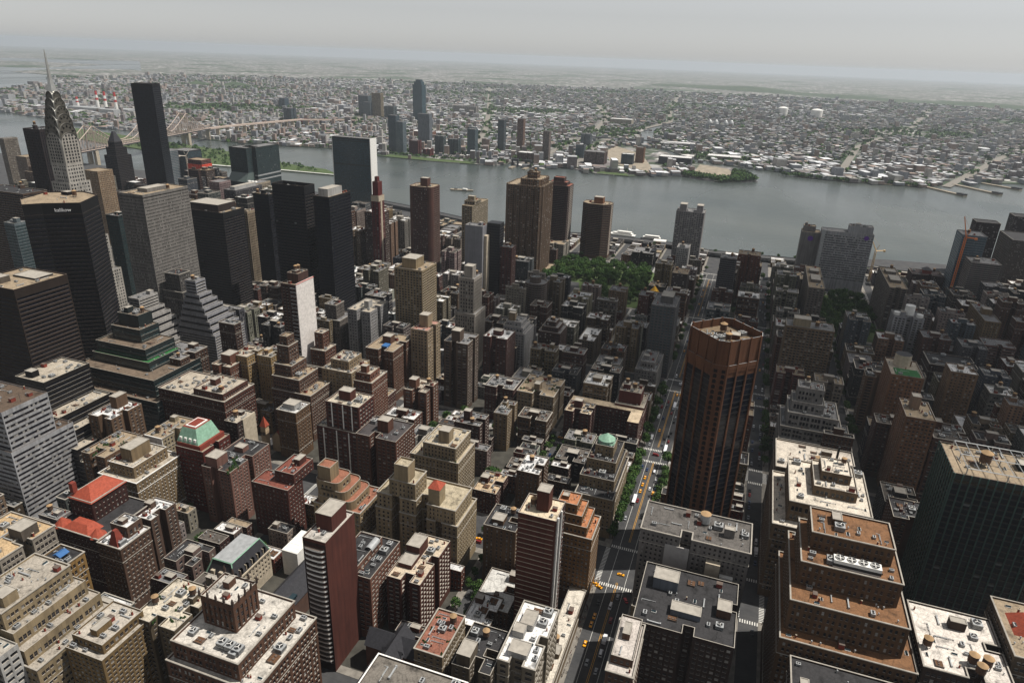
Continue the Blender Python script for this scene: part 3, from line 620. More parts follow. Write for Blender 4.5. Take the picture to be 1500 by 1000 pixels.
def lobed(x0, x1, y0, y1, r, seg=5):
    """rectangle with rounded corner bays"""
    pts = []
    for cx, cy, a0 in ((x0+r, y0+r, math.pi), (x1-r, y0+r, 1.5*math.pi), (x1-r, y1-r, 0), (x0+r, y1-r, .5*math.pi)):
        for i in range(seg): pts.append((cx+r*math.cos(a0+i*math.pi/2/(seg-1)), cy+r*math.sin(a0+i*math.pi/2/(seg-1))))
    return pts
q = D['c1']; X1 = q[0]+34
tower(T_, 'brown brick apartment tower with rounded corner balconies and a square bulkhead', 'apartment tower', [(lobed(q[0], X1, q[2], q[3], 7), 0, q[4])],
      dict(fh=3.1, bay=2.6, ww=1.7, wh=1.9, sill=.5, d=.7, base=5, top=2, mar=.2), rgb(104, 70, 60), TAN, lm='the rounded brown tower', heads=[(.3, .62, .3, .6, 12)])
B('c2', A_, 'cream apartment slab with a stepped bulkhead beside the river', 'apartment building', 'slab', CRM, TAN, lm='the cream river slab', up=[(10, 30, 0, 0, 114, None)], heads=[(.2, .5, .2, .8, 7)])
D['c3'] = (D['c3w'][0], 890, D['c3b'][2], D['c3w'][3], 112)
q = D['c3w']
tower(T_, 'blank pale grey slab tower joined to a black glass slab', 'apartment tower', [(rect(q[0], q[1], q[2]+1, q[3]), 0, q[4])], 'blank', rgb(160, 160, 164), GREY, lm='the blank grey slab', wall='metalwall', dens=.6)
b = D['c3b']; r_ = BLD[-1][0]
W_, G_ = MB(), MB()
for pp, zz, cc in (((rect(q[1], 890, b[2]-2, q[2]+1)), 114, 0),):
    for k in range(4): facade(W_, G_, pp[k], pp[(k+1) % 4], 0, zz, ST['curtain'])
    W_.poly([(x_, y_, zz) for x_, y_ in pp], 0)
W_.build('black_wing', [M['metalwall'], M['copingd'], M['metalwall']], r_, color=rgb(24, 25, 30)); g_ = G_.build('glazing', [M['curtain']], r_); g_['kind'] = 'stuff'
x = MB(); x.box(q[0]+6, q[1]+2, q[2]-3, q[2]+1, 0, 98, 0); x.build('stair_shaft', [M['stone']], r_)
# clustered half-round columns: tall tan-brown riverside tower
q = D['c4']; cx0, cy0 = 996.0, 298.0
def scallop(x0, x1, y0, y1, nx, ny, r_):
    pts = []
    def run(p, q_, n):
        p, q_ = np.array(p), np.array(q_); u = (q_-p)/n; nn = np.array([u[1], -u[0]])/np.hypot(*u)
        for i in range(n):
            for a in range(4):
                t = a/4*math.pi; c = p+u*(i+.5); pts.append(tuple(c-u*.5*math.cos(t)+nn*r_*math.sin(t)))
    run((x0, y0), (x1, y0), nx); run((x1, y0), (x1, y1), ny); run((x1, y1), (x0, y1), nx); run((x0, y1), (x0, y0), ny)
    return pts
cst = dict(fh=3.0, bay=2.4, ww=1.6, wh=1.5, sill=.9, d=.35, base=3, top=1.5, mar=.25)
tower(T_, 'tallest riverside tower of clustered rounded brown bays stepping up to a stack', 'apartment tower',
      [(rect(cx0-8, cx0+62, cy0-10, cy0+58), 0, 14, 'ribbon'), (scallop(cx0, cx0+54, cy0, cy0+54, 6, 5, 3.6), 13, 148), (scallop(cx0+6, cx0+46, cy0+4, cy0+34, 4, 3, 3.2), 147, 157), (rect(cx0+14, cx0+30, cy0+12, cy0+28), 156, 166)],
      cst, rgb(132, 108, 86), TAN, lm='the tall clustered-bay tower', dens=.5)
q = D['c5']; cx0, cy0 = q[0]-4, q[2]
tower(T_, 'dark banded riverside tower with stepped pink roof house, behind the clustered bays', 'apartment tower',
      [(lobed(cx0, cx0+36, cy0, q[3], 6, 3), 0, 126), (rect(cx0+6, cx0+28, cy0+6, q[3]-8), 125, 131, 'blank'), (rect(cx0+10, cx0+24, cy0+12, q[3]-14), 130, 138, 'blank')], 'bands', rgb(92, 70, 66), rgb(150, 92, 76), glass='curtain', lm='the pink-topped banded tower', dens=0)
q = D['c6']
tower(T_, 'broad brown riverside slab with chamfered corners and square brick bulkhead', 'apartment tower',
      [([(q[0]+10, q[2]), (q[1]-6, q[2]), (q[1], q[2]+8), (q[1], q[3]-8), (q[1]-6, q[3]), (q[0]+10, q[3]), (q[0], q[3]-12), (q[0], q[2]+12)], 0, 96)], 'bands', rgb(112, 86, 70), TAN, glass='curtain', lm='the chamfered brown slab', heads=[(.3, .7, .3, .62, 11, rgb(150, 104, 72))], dens=.5)
B('c7', 'stone_building', 'pale stone civic building with green corner domes near the park', 'building', 'prewar', rgb(176, 170, 156), TAN, lm='the pale stone civic block', rect_=(1118, 1160, 290, 326, 32))
B('c8', T_, 'red brick tower with white balcony ends below the clustered bay tower', 'apartment tower', 'slab', rgb(112, 64, 56), GREY, lm='the white-ended brick tower', h=82)
B('c9', T_, 'wide tan concrete grid tower with set back penthouse', 'apartment tower', 'balcony', rgb(172, 152, 118), TAN, lm='the tan grid tower', rect_=(648, 684, 324, 358, 108), heads=[(.15, .7, .3, .8, 11)])
B('c10', T_, 'slender pale stone tower with a square shaft on its roof', 'apartment tower', 'strip', rgb(172, 164, 152), GREY, lm='the slender shaft-topped tower', rect_=(645, 668, 262, 279, 108), heads=[(.15, .6, .2, .75, 13)], down=[(4, 4, 3, 3, 70)])
q = (1181, 1212, 70, 116, 97)
tower(T_, 'grey apartment tower with twin plant boxes at the river end of the wide street', 'apartment tower', [(rect(*q[:4]), 0, 97)], 'slab', rgb(172, 168, 166), GREY, lm='the twin-boxed grey tower', heads=[(.2, .8, .08, .3, 11), (.2, .8, .66, .9, 11)], dens=.3)
B('d2', A_, 'white block with scattered square windows in front of the twin-boxed tower', 'apartment building', 'flat', WHT, GREY, lm='the white scattered-window block')
B('d3', T_, 'black and white striped balcony tower with a tank on the roof', 'apartment tower', 'bands', rgb(88, 88, 92), GREY, lm='the striped balcony tower', rect_=(968, 992, 6, 28, 80), glass='curtain', tank=1)
B('d4', T_, 'orange brown brick tower with tank, just right of the striped balcony tower', 'apartment tower', 'flat', rgb(124, 76, 58), TAN, lm='the orange brick tower', rect_=(1050, 1076, -26, 6, 68), tank=1)
B('rusk', 'hospital_tower', 'blank pale slab with round blue emblem left of the wide hospital', 'hospital', 'blank', rgb(150, 146, 142), TAN, lm='the blank emblem slab', rect_=(1180, 1206, -112, -84, 84), up=[(8, 2, 8, 2, 92, 'blank')])
B('d7', 'low_block', 'low dark block with slatted pergola roof right of the park', 'building', 'ribbon', rgb(64, 60, 58), GREY, lm='the slatted low block')
B('d9', T_, 'grey glass apartment tower in front of the gilded cone', 'apartment tower', 'slab', rgb(112, 112, 112), GREY, glass='blueglass', lm='the grey tower below the gold cone', rect_=(716, 758, 58, 84, 84), heads=[(.3, .8, .2, .7, 8, rgb(120, 118, 116))])
B('d10', A_, 'long dark apartment block beside the wide street near the river', 'apartment building', 'flat', rgb(84, 74, 68), TAN, lm='the long dark block')
q = D['e1']
tower('hospital_block', 'wide pale hospital block faced with chequered windows and a blue round emblem', 'hospital',
      [(rect(1166, 1192, -186, -112), 0, 92), (rect(1172, 1190, -184, -150), 91, 102, 'blank')], dict(fh=3.7, bay=2.1, ww=1.7, wh=1.5, sill=1, d=.3, base=16, top=5), rgb(196, 196, 196), GREY, lm='the wide chequered hospital', dens=.6)
x = MB(); x.box(1164.5, 1166.2, -117, -112, 0, 93.5, 0); x.build('corner_pier', [M['grey']], BLD[-1][0])
def disc(root, cx, cy, cz, r, nx, ny, name='round_emblem'):
    me = bpy.data.meshes.new(name); b = bmesh.new()
    bmesh.ops.create_circle(b, cap_ends=True, radius=r, segments=24)
    ring = bmesh.ops.create_circle(b, cap_ends=True, radius=r*.62, segments=24)
    for v in ring['verts']: v.co.z += .12
    for f in b.faces: f.material_index = 1 if f.calc_center_median().z > .05 else 0
    for k in range(3):                                       # simple torch-like bars across the disc
        g = bmesh.ops.create_cube(b, size=1); 
        for v in g['verts']: v.co = Vector((v.co.x*r*.14+(k-1)*r*.3, v.co.y*r*(.7 if k == 1 else .5), v.co.z*.1+.2))
    for f in b.faces:
        if f.calc_center_median().z > .14: f.material_index = 0
    b.to_mesh(me); b.free(); me.materials.append(M['sign']); me.materials.append(M['purple'])
    me.materials.clear(); me.materials.append(M['purple']); me.materials.append(M['sign'])
    o = bpy.data.objects.new(name, me); col.objects.link(o); o.parent = root
    o.location = Vector((cx, cy, cz))-root.location; o.rotation_euler = Vector((nx, ny, 0)).to_track_quat('Z', 'Y').to_euler()
disc(BLD[-1][0], 1165.6, -176, 86, 3.6, -1, 0)
for r_, f_, h_, l_ in BLD:
    if r_.name.startswith('hospital_tower'): disc(r_, f_[0]-.3, -98, 74, 4.2, -1, 0)
for key, y, lab, lm in (('e2', (-212, -190), 'long concrete slab block with blank side, right of the leafy plaza', 'the right concrete slab'), ('p23', (-108, -88), 'long concrete slab block left of the leafy plaza', 'the left concrete slab')):
    q = D[key]
    tower('apartment_slab', lab, 'apartment slab', [(rect(q[0], q[1], y[0], y[1]), 0, 62)], 'slab', rgb(128, 118, 108), TAN, lm=lm, heads=[(.25, .5, .2, .8, 4), (.65, .8, .2, .8, 4)], dens=.4)
B('e3', O_, 'blue glass laboratory tower with pale edge fin near the river', 'office tower', 'ribbon', rgb(120, 136, 146), GREY, glass='blueglass', lm='the blue laboratory tower', rect_=(1168, 1206, -334, -302, 106))
B('e4', 'unfinished_tower', 'unfinished concrete tower with open white edged floors and red netting', 'building', 'bands', rgb(150, 142, 136), GREY, glass='curtain', lm='the unfinished open-floor tower', rect_=(1128, 1166, -350, -312, 76), dens=1.5)
B('e5', T_, 'dark brown riverside tower cluster behind the orange crane', 'apartment tower', 'slab', rgb(70, 52, 48), TAR, lm='the dark riverside tower', rect_=(1372, 1402, -406, -370, 92))
B('e6', T_, 'dark brown riverside tower at the right edge', 'apartment tower', 'slab', rgb(64, 48, 46), TAR, lm='the right-edge riverside tower', rect_=(1440, 1475, -478, -444, 96))
B('e7', 'hospital_block', 'big brown grey hospital block with dotted windows at the right edge', 'hospital', 'finegrid', rgb(104, 94, 86), TAR, lm='the brown dotted hospital', rect_=(1262, 1335, -442, -396, 88))
for i, (x0, x1, y0, y1, h, lab) in enumerate(((1190, 1225, -300, -255, 34, 'dark brick hospital wing with pyramid roof lantern nearest the white tent'), (1150, 1186, -290, -262, 24, 'dark brick hospital wing with pale parapet lines'), (1120, 1160, -330, -296, 26, 'dark brick hospital wing stepping below the unfinished tower'), (1200, 1240, -350, -318, 30, 'dark brick hospital wing in front of the blue laboratory tower'))):
    r_ = tower('hospital_wing', lab, 'hospital', [(rect(x0, x1, y0, y1), 0, h)], 'flat', rgb(78, 56, 50), rgb(70, 60, 58), lm='the brick hospital wings' if i == 0 else None, dens=.5)
    if i in (0, 3):
        s_ = MB(); cx_, cy_ = (x0+x1)/2, (y0+y1)/2; s_.box(cx_-6, cx_+6, cy_-6, cy_+6, h-1, h+5, 0); s_.prism(rect(cx_-7, cx_+7, cy_-7, cy_+7), h+5, h+9, 1, 1, True, rect(cx_-1, cx_+1, cy_-1, cy_+1)); s_.build('roof_lantern', [M['brickred'], M['slate']], r_)
# --- Midtown, left edge
B('a5', O_, 'tall dark brown tower banded with pale balconies at the left edge', 'office tower', 'bands', rgb(96, 76, 62), TAR, lm='the brown banded tower', rect_=(600, 632, 838, 915, 150), glass='curtain')
B('a6', O_, 'blue grey glass office block below the brown banded tower', 'office tower', 'curtain', rgb(120, 132, 136), GREY, glass='greenglass', lm='the blue grey glass block', h=118)
B('a7', O_, 'tall plain dark slab just left of the silver spire tower', 'office tower', 'strip', rgb(58, 48, 48), TAR, glass='curtain', lm='the plain dark slab', rect_=(690, 720, 905, 935, 214), coping=M['copingd'])
B('a10', T_, 'pale tan apartment tower with fine window grid right of the silver spire', 'apartment tower', 'flat', rgb(176, 150, 120), TAN, lm='the fine-grid tan tower', rect_=(876, 906, 1036, 1066, 124))
B('a4', O_, 'dark green glass tower left of the ribbed grey tower', 'office tower', 'curtain', rgb(34, 46, 46), GREY, glass='greenglass', lm='the dark green glass tower', h=118)
B('a11', T_, 'white framed glass tower right of the tall black monolith', 'apartment tower', 'curtain', rgb(180, 180, 180), GREY, glass='blueglass', lm='the white framed glass tower', rect_=(1340, 1366, 1340, 1372, 88))
B('a12', T_, 'dark glass block under a pale tower crane', 'apartment tower', 'curtain', rgb(44, 48, 54), GREY, glass='blueglass', lm='the dark block under the crane', rect_=(1372, 1420, 1318, 1368, 84))
B('b5c', O_, 'grey office block with long white roof machines', 'office tower', 'strip', rgb(96, 94, 96), GREY, lm='the grey block with white machines', heads=[(.1, .9, .3, .7, 5, WHT)])
B('b5d', O_, 'pale striped block with three white satellite dishes on the roof', 'office tower', 'strip', rgb(186, 172, 150), GREY, lm='the satellite dish block', h=96, dens=.2)
x = MB(); q = D['b5d']
for k in range(3):
    cy_ = q[2]+5+k*7; x.cyl(q[0]+6, cy_, 3.2, 2.4, 97.5, 99.2, 12, 0, 0, True); x.bar((q[0]+6, cy_, 95), (q[0]+6, cy_, 98), .3, 0)
x.build('satellite_dish', [M['white']], BLD[-1][0])
B('a13', T_, 'pale slab at the far left edge, upper Midtown', 'apartment tower', 'strip', rgb(160, 148, 132), GREY, lm='the far left pale slab')
B('a14', T_, 'pale brick tower far left, below the leafy island strip', 'apartment tower', 'flat', rgb(150, 132, 114), TAN, lm='the far left brick tower')
B('a15', T_, 'brown ziggurat tower left of the plain dark slab', 'apartment tower', 'flat', rgb(120, 98, 82), TAN, lm='the brown ziggurat', up=[(8, 8, 3, 3, 98)])
q = D['red']
r_ = tower('unfinished_tower', 'unfinished tower wrapped in red orange netting by the white crane', 'building', [(rect(1252, 1282, 1166, 1204), 0, 88)], 'bands', rgb(120, 66, 56), TAN, glass='curtain', lm='the red netted tower', dens=.5)
x = MB(); x.box(1251.2, 1282.8, 1165.2, 1204.8, 8, 78, 0); x.build('safety_netting', [M['netting']], r_)
# --- the tall black monolith and other single shapes
tower(O_, 'tallest plain black monolith tower standing over the bridge', 'office tower', [([(942, 1003), (957, 973), (986, 985), (971, 1015)], 0, 262)], dict(fh=3.3, bay=2.4, ww=2.2, wh=2.9, sill=.2, d=.08, base=6, top=5, mar=.3), rgb(18, 18, 22), TAR, glass='curtain', lm='the black monolith', coping=M['copingd'], dens=.4)
ox, oy = 1000, 1128
tower(O_, 'dark tower tapering to a blunt pyramid left of the black monolith', 'office tower', [(rect(ox, ox+34, oy, oy+30), 0, 128), (rect(ox+4, ox+30, oy+4, oy+27), 127, 142), (rect(ox+8, ox+26, oy+8, oy+24), 141, 152)], 'bands', rgb(46, 44, 48), TAR, glass='curtain', lm='the pyramid-topped dark tower', coping=M['copingd'], dens=0)
x = MB(); x.prism(rect(ox+8, ox+26, oy+8, oy+24), 151, 170, 0, 0, False, rect(ox+15, ox+19, oy+14, oy+18)); x.build('pyramid_roof', [M['slate']], BLD[-1][0])
P101 = [(435, 588), (453, 563), (487, 581), (493, 606), (474, 632), (441, 621), (424, 597)]
tower(O_, 'black faceted office tower with pale sloping crown corners and lettering', 'office tower', [(P101, 0, 182), (inset(P101, .2), 181, 192, 'blank')], dict(fh=3.7, bay=2.0, ww=2.0, wh=1.6, sill=1, d=.15, base=12, top=2, mar=.4), rgb(14, 14, 17), TAN, glass='curtain', lm='the black faceted tower', coping=M['copingd'], dens=1)
fc = bpy.data.curves.new('lettering_curve', 'FONT'); fc.body = 'kalikow'; fc.size = 4.2; fc.extrude = .12; fc.align_x = 'CENTER'
fo = bpy.data.objects.new('lettering_curve', fc); col.objects.link(fo)
fm = bpy.data.meshes.new_from_object(fo.evaluated_get(bpy.context.evaluated_depsgraph_get())); bpy.data.objects.remove(fo)
fo = bpy.data.objects.new('sign_lettering', fm); col.objects.link(fo); fo.parent = BLD[-1][0]; fm.materials.clear(); fm.materials.append(M['sign'])
u_ = Vector((18, -25, 0)).normalized(); n_ = Vector((u_.y, -u_.x, 0))
pos = Vector((444.5, 575.0, 184.5))+n_*.9-BLD[-1][0].location
fo.matrix_basis = Matrix(((u_.x, 0, n_.x, pos.x), (u_.y, 0, n_.y, pos.y), (0, 1, 0, pos.z), (0, 0, 0, 1)))
# diamond-plan orange brown tower in the middle
c3 = (431, 2); hd = 26.2
def diamond(h, ch):
    P = [(-h, 0), (0, -h), (h, 0), (0, h)]; o = []
    for i in range(4):
        p, a, b_ = np.array(P[i]), np.array(P[i-1]), np.array(P[(i+1) % 4])
        o.append(tuple(p+(a-p)/np.hypot(*(a-p))*ch+np.array(c3))); o.append(tuple(p+(b_-p)/np.hypot(*(b_-p))*ch+np.array(c3)))
    return o
OBR = rgb(126, 84, 58)
tower(O_, 'orange brown brick tower set on the diagonal with dark window strips and hollow crown', 'office tower',
      [(diamond(29.5, 8), 0, 22, 'blank'), (diamond(26.2, 6), 21, 152), (diamond(26.4, 6), 152, 155, 'blank'), (diamond(25.2, 4.5), 154, 171, 'blank')],
      dict(fh=3.7, bay=7.6, ww=6.6, wh=2.8, sill=.45, d=.5, base=.3, top=1.5, strip=1, mar=.7), OBR, rgb(120, 104, 84), glass='curtain', spandrel='dark', lm='the orange brown diagonal tower', parapet=5.5, coping=M['grey'], dens=.5, near=True, heads=[(.45, .6, .3, .42, 3, OBR)])
x = MB()
dp = diamond(26.2, 6); di = diamond(25.2, 4.5)
for k in range(8):
    a, b_ = np.array(dp[k]), np.array(dp[(k+1) % 8]); L = np.hypot(*(b_-a)); u = (b_-a)/L; nn = np.array([u[1], -u[0]])
    if L > 15:
        for t in (0.0, .333, .667, 1.0):
            p = a+u*(L*min(max(t, .02), .98)); w_ = u*.55
            q0, q1 = p-w_+nn*.3, p+w_+nn*.3; i0, i1 = p-w_-nn*.6, p+w_-nn*.6
            x.prism([tuple(i0), tuple(q0), tuple(q1), tuple(i1)], 22, 156, 0, 0); x.prism([tuple(i0-nn*.6), tuple(q0), tuple(q1), tuple(i1-nn*.6)], 156, 171.2, 0, 0, False, [tuple(i0-nn*1.0), tuple(p-w_-nn*.2), tuple(p+w_-nn*.2), tuple(i1-nn*1.0)])
x.build('brick_pier', [M['wall']], BLD[-1][0], color=OBR)['kind'] = 'stuff'
x = MB()
for k in range(8):
    a, b_ = np.array(dp[k]), np.array(dp[(k+1) % 8]); L = np.hypot(*(b_-a)); u = (b_-a)/L; nn = np.array([u[1], -u[0]])
    if L < 15:
        for z in np.arange(24, 150, 3.7):
            for t in (.22, .78):
                c_ = a+u*L*t+nn*.06; q_ = [(c_-u*1.1, z), (c_+u*1.1, z), (c_+u*1.1, z+2.2), (c_, z+3.0), (c_-u*1.1, z+2.2)]
                x.poly([(p_[0], p_[1], zz) for p_, zz in q_], 0)
x.build('bay_window', [M['curtain']], BLD[-1][0])['kind'] = 'stuff'
q = BLD[-1][0]; inst(PROT['water_tank'], 'water_tank', q, (438, 4, 165.4), 0, 1.2)
for k in range(5): inst(PROT['cooling_tower'], 'cooling_tower', q, (422+k*4.2, 9-k*4.2, 165.4), -.78, 1.0)
# arched stainless crown and spire tower
cx0, cy0 = 590, 741
r_ = tower('spire_tower', 'white brick skyscraper with arched silver crown and needle spire', 'skyscraper',
      [(rect(cx0-24, cx0+24, cy0-24, cy0+24), 0, 70), (rect(cx0-19, cx0+19, cy0-19, cy0+19), 69, 112), (rect(cx0-15, cx0+15, cy0-15, cy0+15), 111, 152), (rect(cx0-13.5, cx0+13.5, cy0-13.5, cy0+13.5), 151, 176), (rect(cx0-10.9, cx0+10.9, cy0-10.9, cy0+10.9), 175, 197)],
      dict(fh=3.6, bay=3.1, ww=1.6, wh=2.0, sill=.8, d=.3, base=5, top=1.0, mar=1.2), rgb(214, 208, 196), GREY, lm='the silver spire tower', dens=0, near=False)
x = MB(); tri = MB(); lowf = MB(); ZB = 194.0
for k, (zt, hw) in enumerate(((230, 11.0), (240, 10.2), (249.5, 9.2), (258, 7.9), (266, 6.4), (273, 4.8))):
    zs = zt-hw*1.15                                              # springing line: straight sides below, round arch above
    prof = [(hw, ZB)]+[(math.cos(t)*hw, zs+hw*1.15*math.sin(t)) for t in [math.pi*i/14 for i in range(15)]]+[(-hw, ZB)]
    for ax in (0, 1):
        for i in range(len(prof)-1):
            (a, za), (b_, zb_) = prof[i], prof[i+1]; e = hw+.7
            if ax == 0: x.quads([[(cx0+a, cy0-e, za), (cx0+a, cy0+e, za), (cx0+b_, cy0+e, zb_), (cx0+b_, cy0-e, zb_)]], 0)
            else: x.quads([[(cx0+e, cy0+a, za), (cx0-e, cy0+a, za), (cx0-e, cy0+b_, zb_), (cx0+e, cy0+b_, zb_)]], 0)
        for s_ in (-1, 1):
            def at3(pts2, off): return [(cx0+a, cy0+s_*(hw+off), z_) if ax == 0 else (cx0+s_*(hw+off), cy0+a, z_) for a, z_ in pts2]
            pl3 = at3(prof, .1); (lowf if k == 0 else x).poly(pl3 if s_*(1 if ax == 0 else -1) > 0 else pl3[::-1], 0 if k == 0 else 1)
            if k == 0:
                for c_ in range(-2, 3):
                    for r_i in range(9):
                        a, z_ = c_*3.7, ZB+3.5+r_i*3.5
                        if z_+2.4 < zs+hw*1.1*math.sqrt(max(0, 1-((abs(a)+1)/hw)**2)): p3 = at3([(a-.95, z_), (a+.95, z_), (a+.95, z_+2.1), (a-.95, z_+2.1)], .2); tri.poly(p3, 0); tri.poly(p3[::-1], 0)
            else:
                for j in range(5):
                    t = math.pi*(j+.5)/5; p3 = at3([(math.cos(tt)*hw*rr, zs+hw*1.15*rr*math.sin(tt)) for rr, tt in ((.60, t-.2), (.60, t+.2), (.9, t))], .2); tri.poly(p3, 0); tri.poly(p3[::-1], 0)
x.prism(rect(cx0-4.2, cx0+4.2, cy0-4.2, cy0+4.2), 268, 285, 0, 0, False, rect(cx0-1.5, cx0+1.5, cy0-1.5, cy0+1.5)); x.prism(rect(cx0-1.5, cx0+1.5, cy0-1.5, cy0+1.5), 285, 315, 0, 0, False, rect(cx0-.25, cx0+.25, cy0-.25, cy0+.25))
x.build('steel_crown', [M['chrome'], m_plain('steel_panel', rgb(92, 88, 80), .45, .5)], r_); lowf.build('arched_gable', [M['wall']], r_, color=rgb(206, 200, 188)); tri.build('crown_window', [M['dark']], r_)['kind'] = 'stuff'
# --- middle distance, Murray Hill and Kips Bay
B('f1', O_, 'dark bronze office tower with brown floor bands, tallest at the left edge', 'office tower', 'ribbon2', rgb(52, 40, 32), TAN, glass='curtain', lm='the bronze banded tower', coping=M['copingd'], rect_=(352, 398, 526, 575, 146), dens=1.2, heads=[(.1, .35, .5, .8, 5, rgb(110, 100, 88)), (.55, .9, .2, .7, 1.4, TAR)])
dk = rgb(26, 22, 21)
tower('stepped_office', 'black office block stepping down in pale edged terraces', 'office building', [(rect(318, 370, 440, 516), 0, 30), (rect(318, 370, 450, 516), 29, 40), (rect(318, 370, 460, 516), 39, 50), (rect(318, 370, 470, 516), 49, 60), (rect(330, 370, 486, 516), 59, 84)], 'ribbon', dk, CREAM, glass='curtain', lm='the black terraced office', dens=.3, wall='metalwall')
q = D['f2a']
tower('stepped_office', 'dark green glass ziggurat office with green roof terrace and sign box', 'office building',
      [(rect(402, 470, 458, 560), 0, 38), (rect(410, 466, 466, 556), 37, 54), (rect(424, 462, 484, 550), 53, 62), (rect(428, 462, 490, 548), 61, 72), (rect(440, 462, 506, 540), 71, 84), (rect(446, 462, 512, 536), 83, 95, 'blank')],
      'ribbon', rgb(40, 50, 50), rgb(112, 98, 84), glass='greenglass', lm='the green glass ziggurat', dens=.5, wall='metalwall')
x = MB(); x.box(424.6, 461.5, 484.6, 489.8, 61.02, 61.3, 0); x.box(424.6, 427.8, 489.8, 549, 61.02, 61.3, 0); x.build('roof_turf', [M['turf']], BLD[-1][0])
def zig(key, lab, lm, color, steps, style='bands', base=None, **kw):
    q = D[key]; x0, y0, h = q[0], q[2], q[4]; x1, y1 = max(q[1], x0+14), max(q[3], y0+14)
    t = []; n = steps; z = 0
    for i in range(n):
        g = (n-i); zt = h*(.42+.5*i/n)
        t.append((rect(x0-g*1.0, x1+g*3.6, y0-g*3.2, y1+g*2), z, zt)); z = zt-1
    t.append((rect(x0, x1, y0, y1), z, h))
    return tower('stepped_office', lab, 'office building', t, style, color, rroof(), lm=lm, **kw)
zig('f3', 'white banded ziggurat behind the green glass ziggurat', 'the white banded ziggurat', rgb(206, 202, 196), 6, glass='curtain', dens=.3)
zig('f4', 'pale grey ziggurat with white crown box and striped setbacks', 'the pale grey ziggurat', rgb(176, 176, 180), 7, glass='curtain', dens=.2)
B('f5', O_, 'grey brick gothic tower wedged beside the pale grey ziggurat', 'office tower', 'prewar', rgb(104, 100, 96), TAR, lm='the grey gothic tower', down=[(3, 3, 4, 3, 76)])
B('f6', A_, 'dark brown brick building with tanks right of the green glass ziggurat', 'apartment building', 'prewar', rgb(94, 70, 56), GREY, lm='the tank-topped brown block', rect_=(444, 478, 468, 500, 60), tank=1)
q = D['g1']
r_ = tower('unfinished_tower', 'slender unfinished tower with blank white wrapped side and open floors', 'building', [(rect(514, 540, 388, 405), 0, 122), (rect(520, 536, 389, 401), 121, 131, 'blank')], dict(ST['balcony'], d=1.4), rgb(92, 66, 58), TAN, glass='curtain', lm='the white wrapped slender tower', dens=.5)
x = MB(); x.box(513.6, 541, 387.2, 387.9, 4, 123, 0); x.build('white_sheeting', [m_plain('white_sheeting', rgb(214, 208, 202), .8, var=.25, scale=.5)], r_)
x = MB()
for k in range(30): x.box(513.0, 513.9, 388, 394, 5+k*3.9, 5.4+k*3.9, 0)
x.box(513.2, 541.2, 386.9, 387.6, 122.4, 122.9, 1); x.build('floor_edge', [M['grey'], M['netting']], r_)['kind'] = 'stuff'
B('g2', A_, 'dark brick building with slim stair tower left of the slender unfinished tower', 'apartment building', 'prewar', rgb(84, 62, 52), GREY, lm='the dark stair-tower building', tank=1)
B('g3', A_, 'yellow tan apartment building, left half of a pair with a dark gap', 'apartment building', 'prewar', rgb(190, 160, 112), CREAM, lm='the left yellow tan half', rect_=(466, 490, 412, 428, 64))
B('g3b', A_, 'yellow tan apartment building, right half of a pair with a dark gap', 'apartment building', 'prewar', rgb(188, 158, 110), CREAM, lm='the right yellow tan half', rect_=(474, 498, 392, 407, 64))
B('g4', A_, 'red brown brick building with a blank penthouse, left of the yellow pair', 'apartment building', 'prewar', rgb(128, 84, 66), CREAM, lm='the blank-penthouse brick', rect_=(452, 482, 420, 440, 58), heads=[(.2, .6, .2, .7, 9)])
tower('stepped_tower', 'slim gothic brick tower with turret top stepping down to the right', 'apartment tower', [(rect(452, 486, 336, 376), 0, 46), (rect(454, 482, 348, 376), 45, 58), (rect(458, 480, 358, 376), 57, 68), (rect(463, 477, 363, 375), 67, 84), (rect(465, 475, 365, 373), 83, 92)], 'prewar', rgb(112, 84, 68), TAN, lm='the turreted gothic tower', dens=.7)
B('g6', A_, 'stepped brown brick building with square tower below the white wrapped tower', 'apartment building', 'prewar', rgb(120, 80, 62), CREAM, lm='the square-towered brown brick', down=[(4, 4, 6, 4, 40)], up=[(5, 3, 5, 2, 72, 'prewar')])
B('g7', O_, 'grey stone office building with arched top and white roof box', 'office building', 'prewar', rgb(122, 114, 106), GREY, lm='the arched grey office', down=[(4, 8, 6, 3, 50)])
B('g8', A_, 'white brick apartment block with white roof tower left of the tan grid tower', 'apartment building', 'flat', rgb(176, 174, 172), CREAM, lm='the white brick block', rect_=(610, 650, 368, 396, 66), heads=[(.3, .5, .3, .5, 8, WHT)])
B('g9', A_, 'tan apartment building with planted roof terraces', 'apartment building', 'flat', rgb(168, 146, 114), CREAM, lm='the planted tan building', rect_=(484, 516, 314, 345, 58), up=[(6, 4, 6, 6, 66)])
B('g10', A_, 'red brown brick building stepping down with white sills behind the striped brick block', 'apartment building', 'prewar', rgb(138, 92, 72), CREAM, lm='the white-silled brick steps', rect_=(488, 516, 296, 318, 50), up=[(3, 8, 3, 4, 57)], heads=[(.1, .4, .3, .7, 7)])
B('g11', A_, 'large brown apartment house with turrets and a blue roof tarpaulin', 'apartment building', 'prewar', rgb(118, 84, 66), TAN, lm='the blue-tarped brown house', rect_=(546, 590, 306, 336, 56), heads=[(.4, .6, .4, .7, 8)])
x = MB(); x.box(552, 560, 316, 322, 56.0, 57.6, 0); x.build('blue_tarpaulin', [M['blue']], BLD[-1][0])
B('h1', T_, 'plain cream brick tower with pink roof terrace and square bulkhead', 'apartment tower', 'flat', rgb(184, 162, 130), rgb(168, 128, 114), lm='the plain cream tower', rect_=(582, 612, 286, 305, 68), heads=[(.35, .7, .25, .75, 13)])
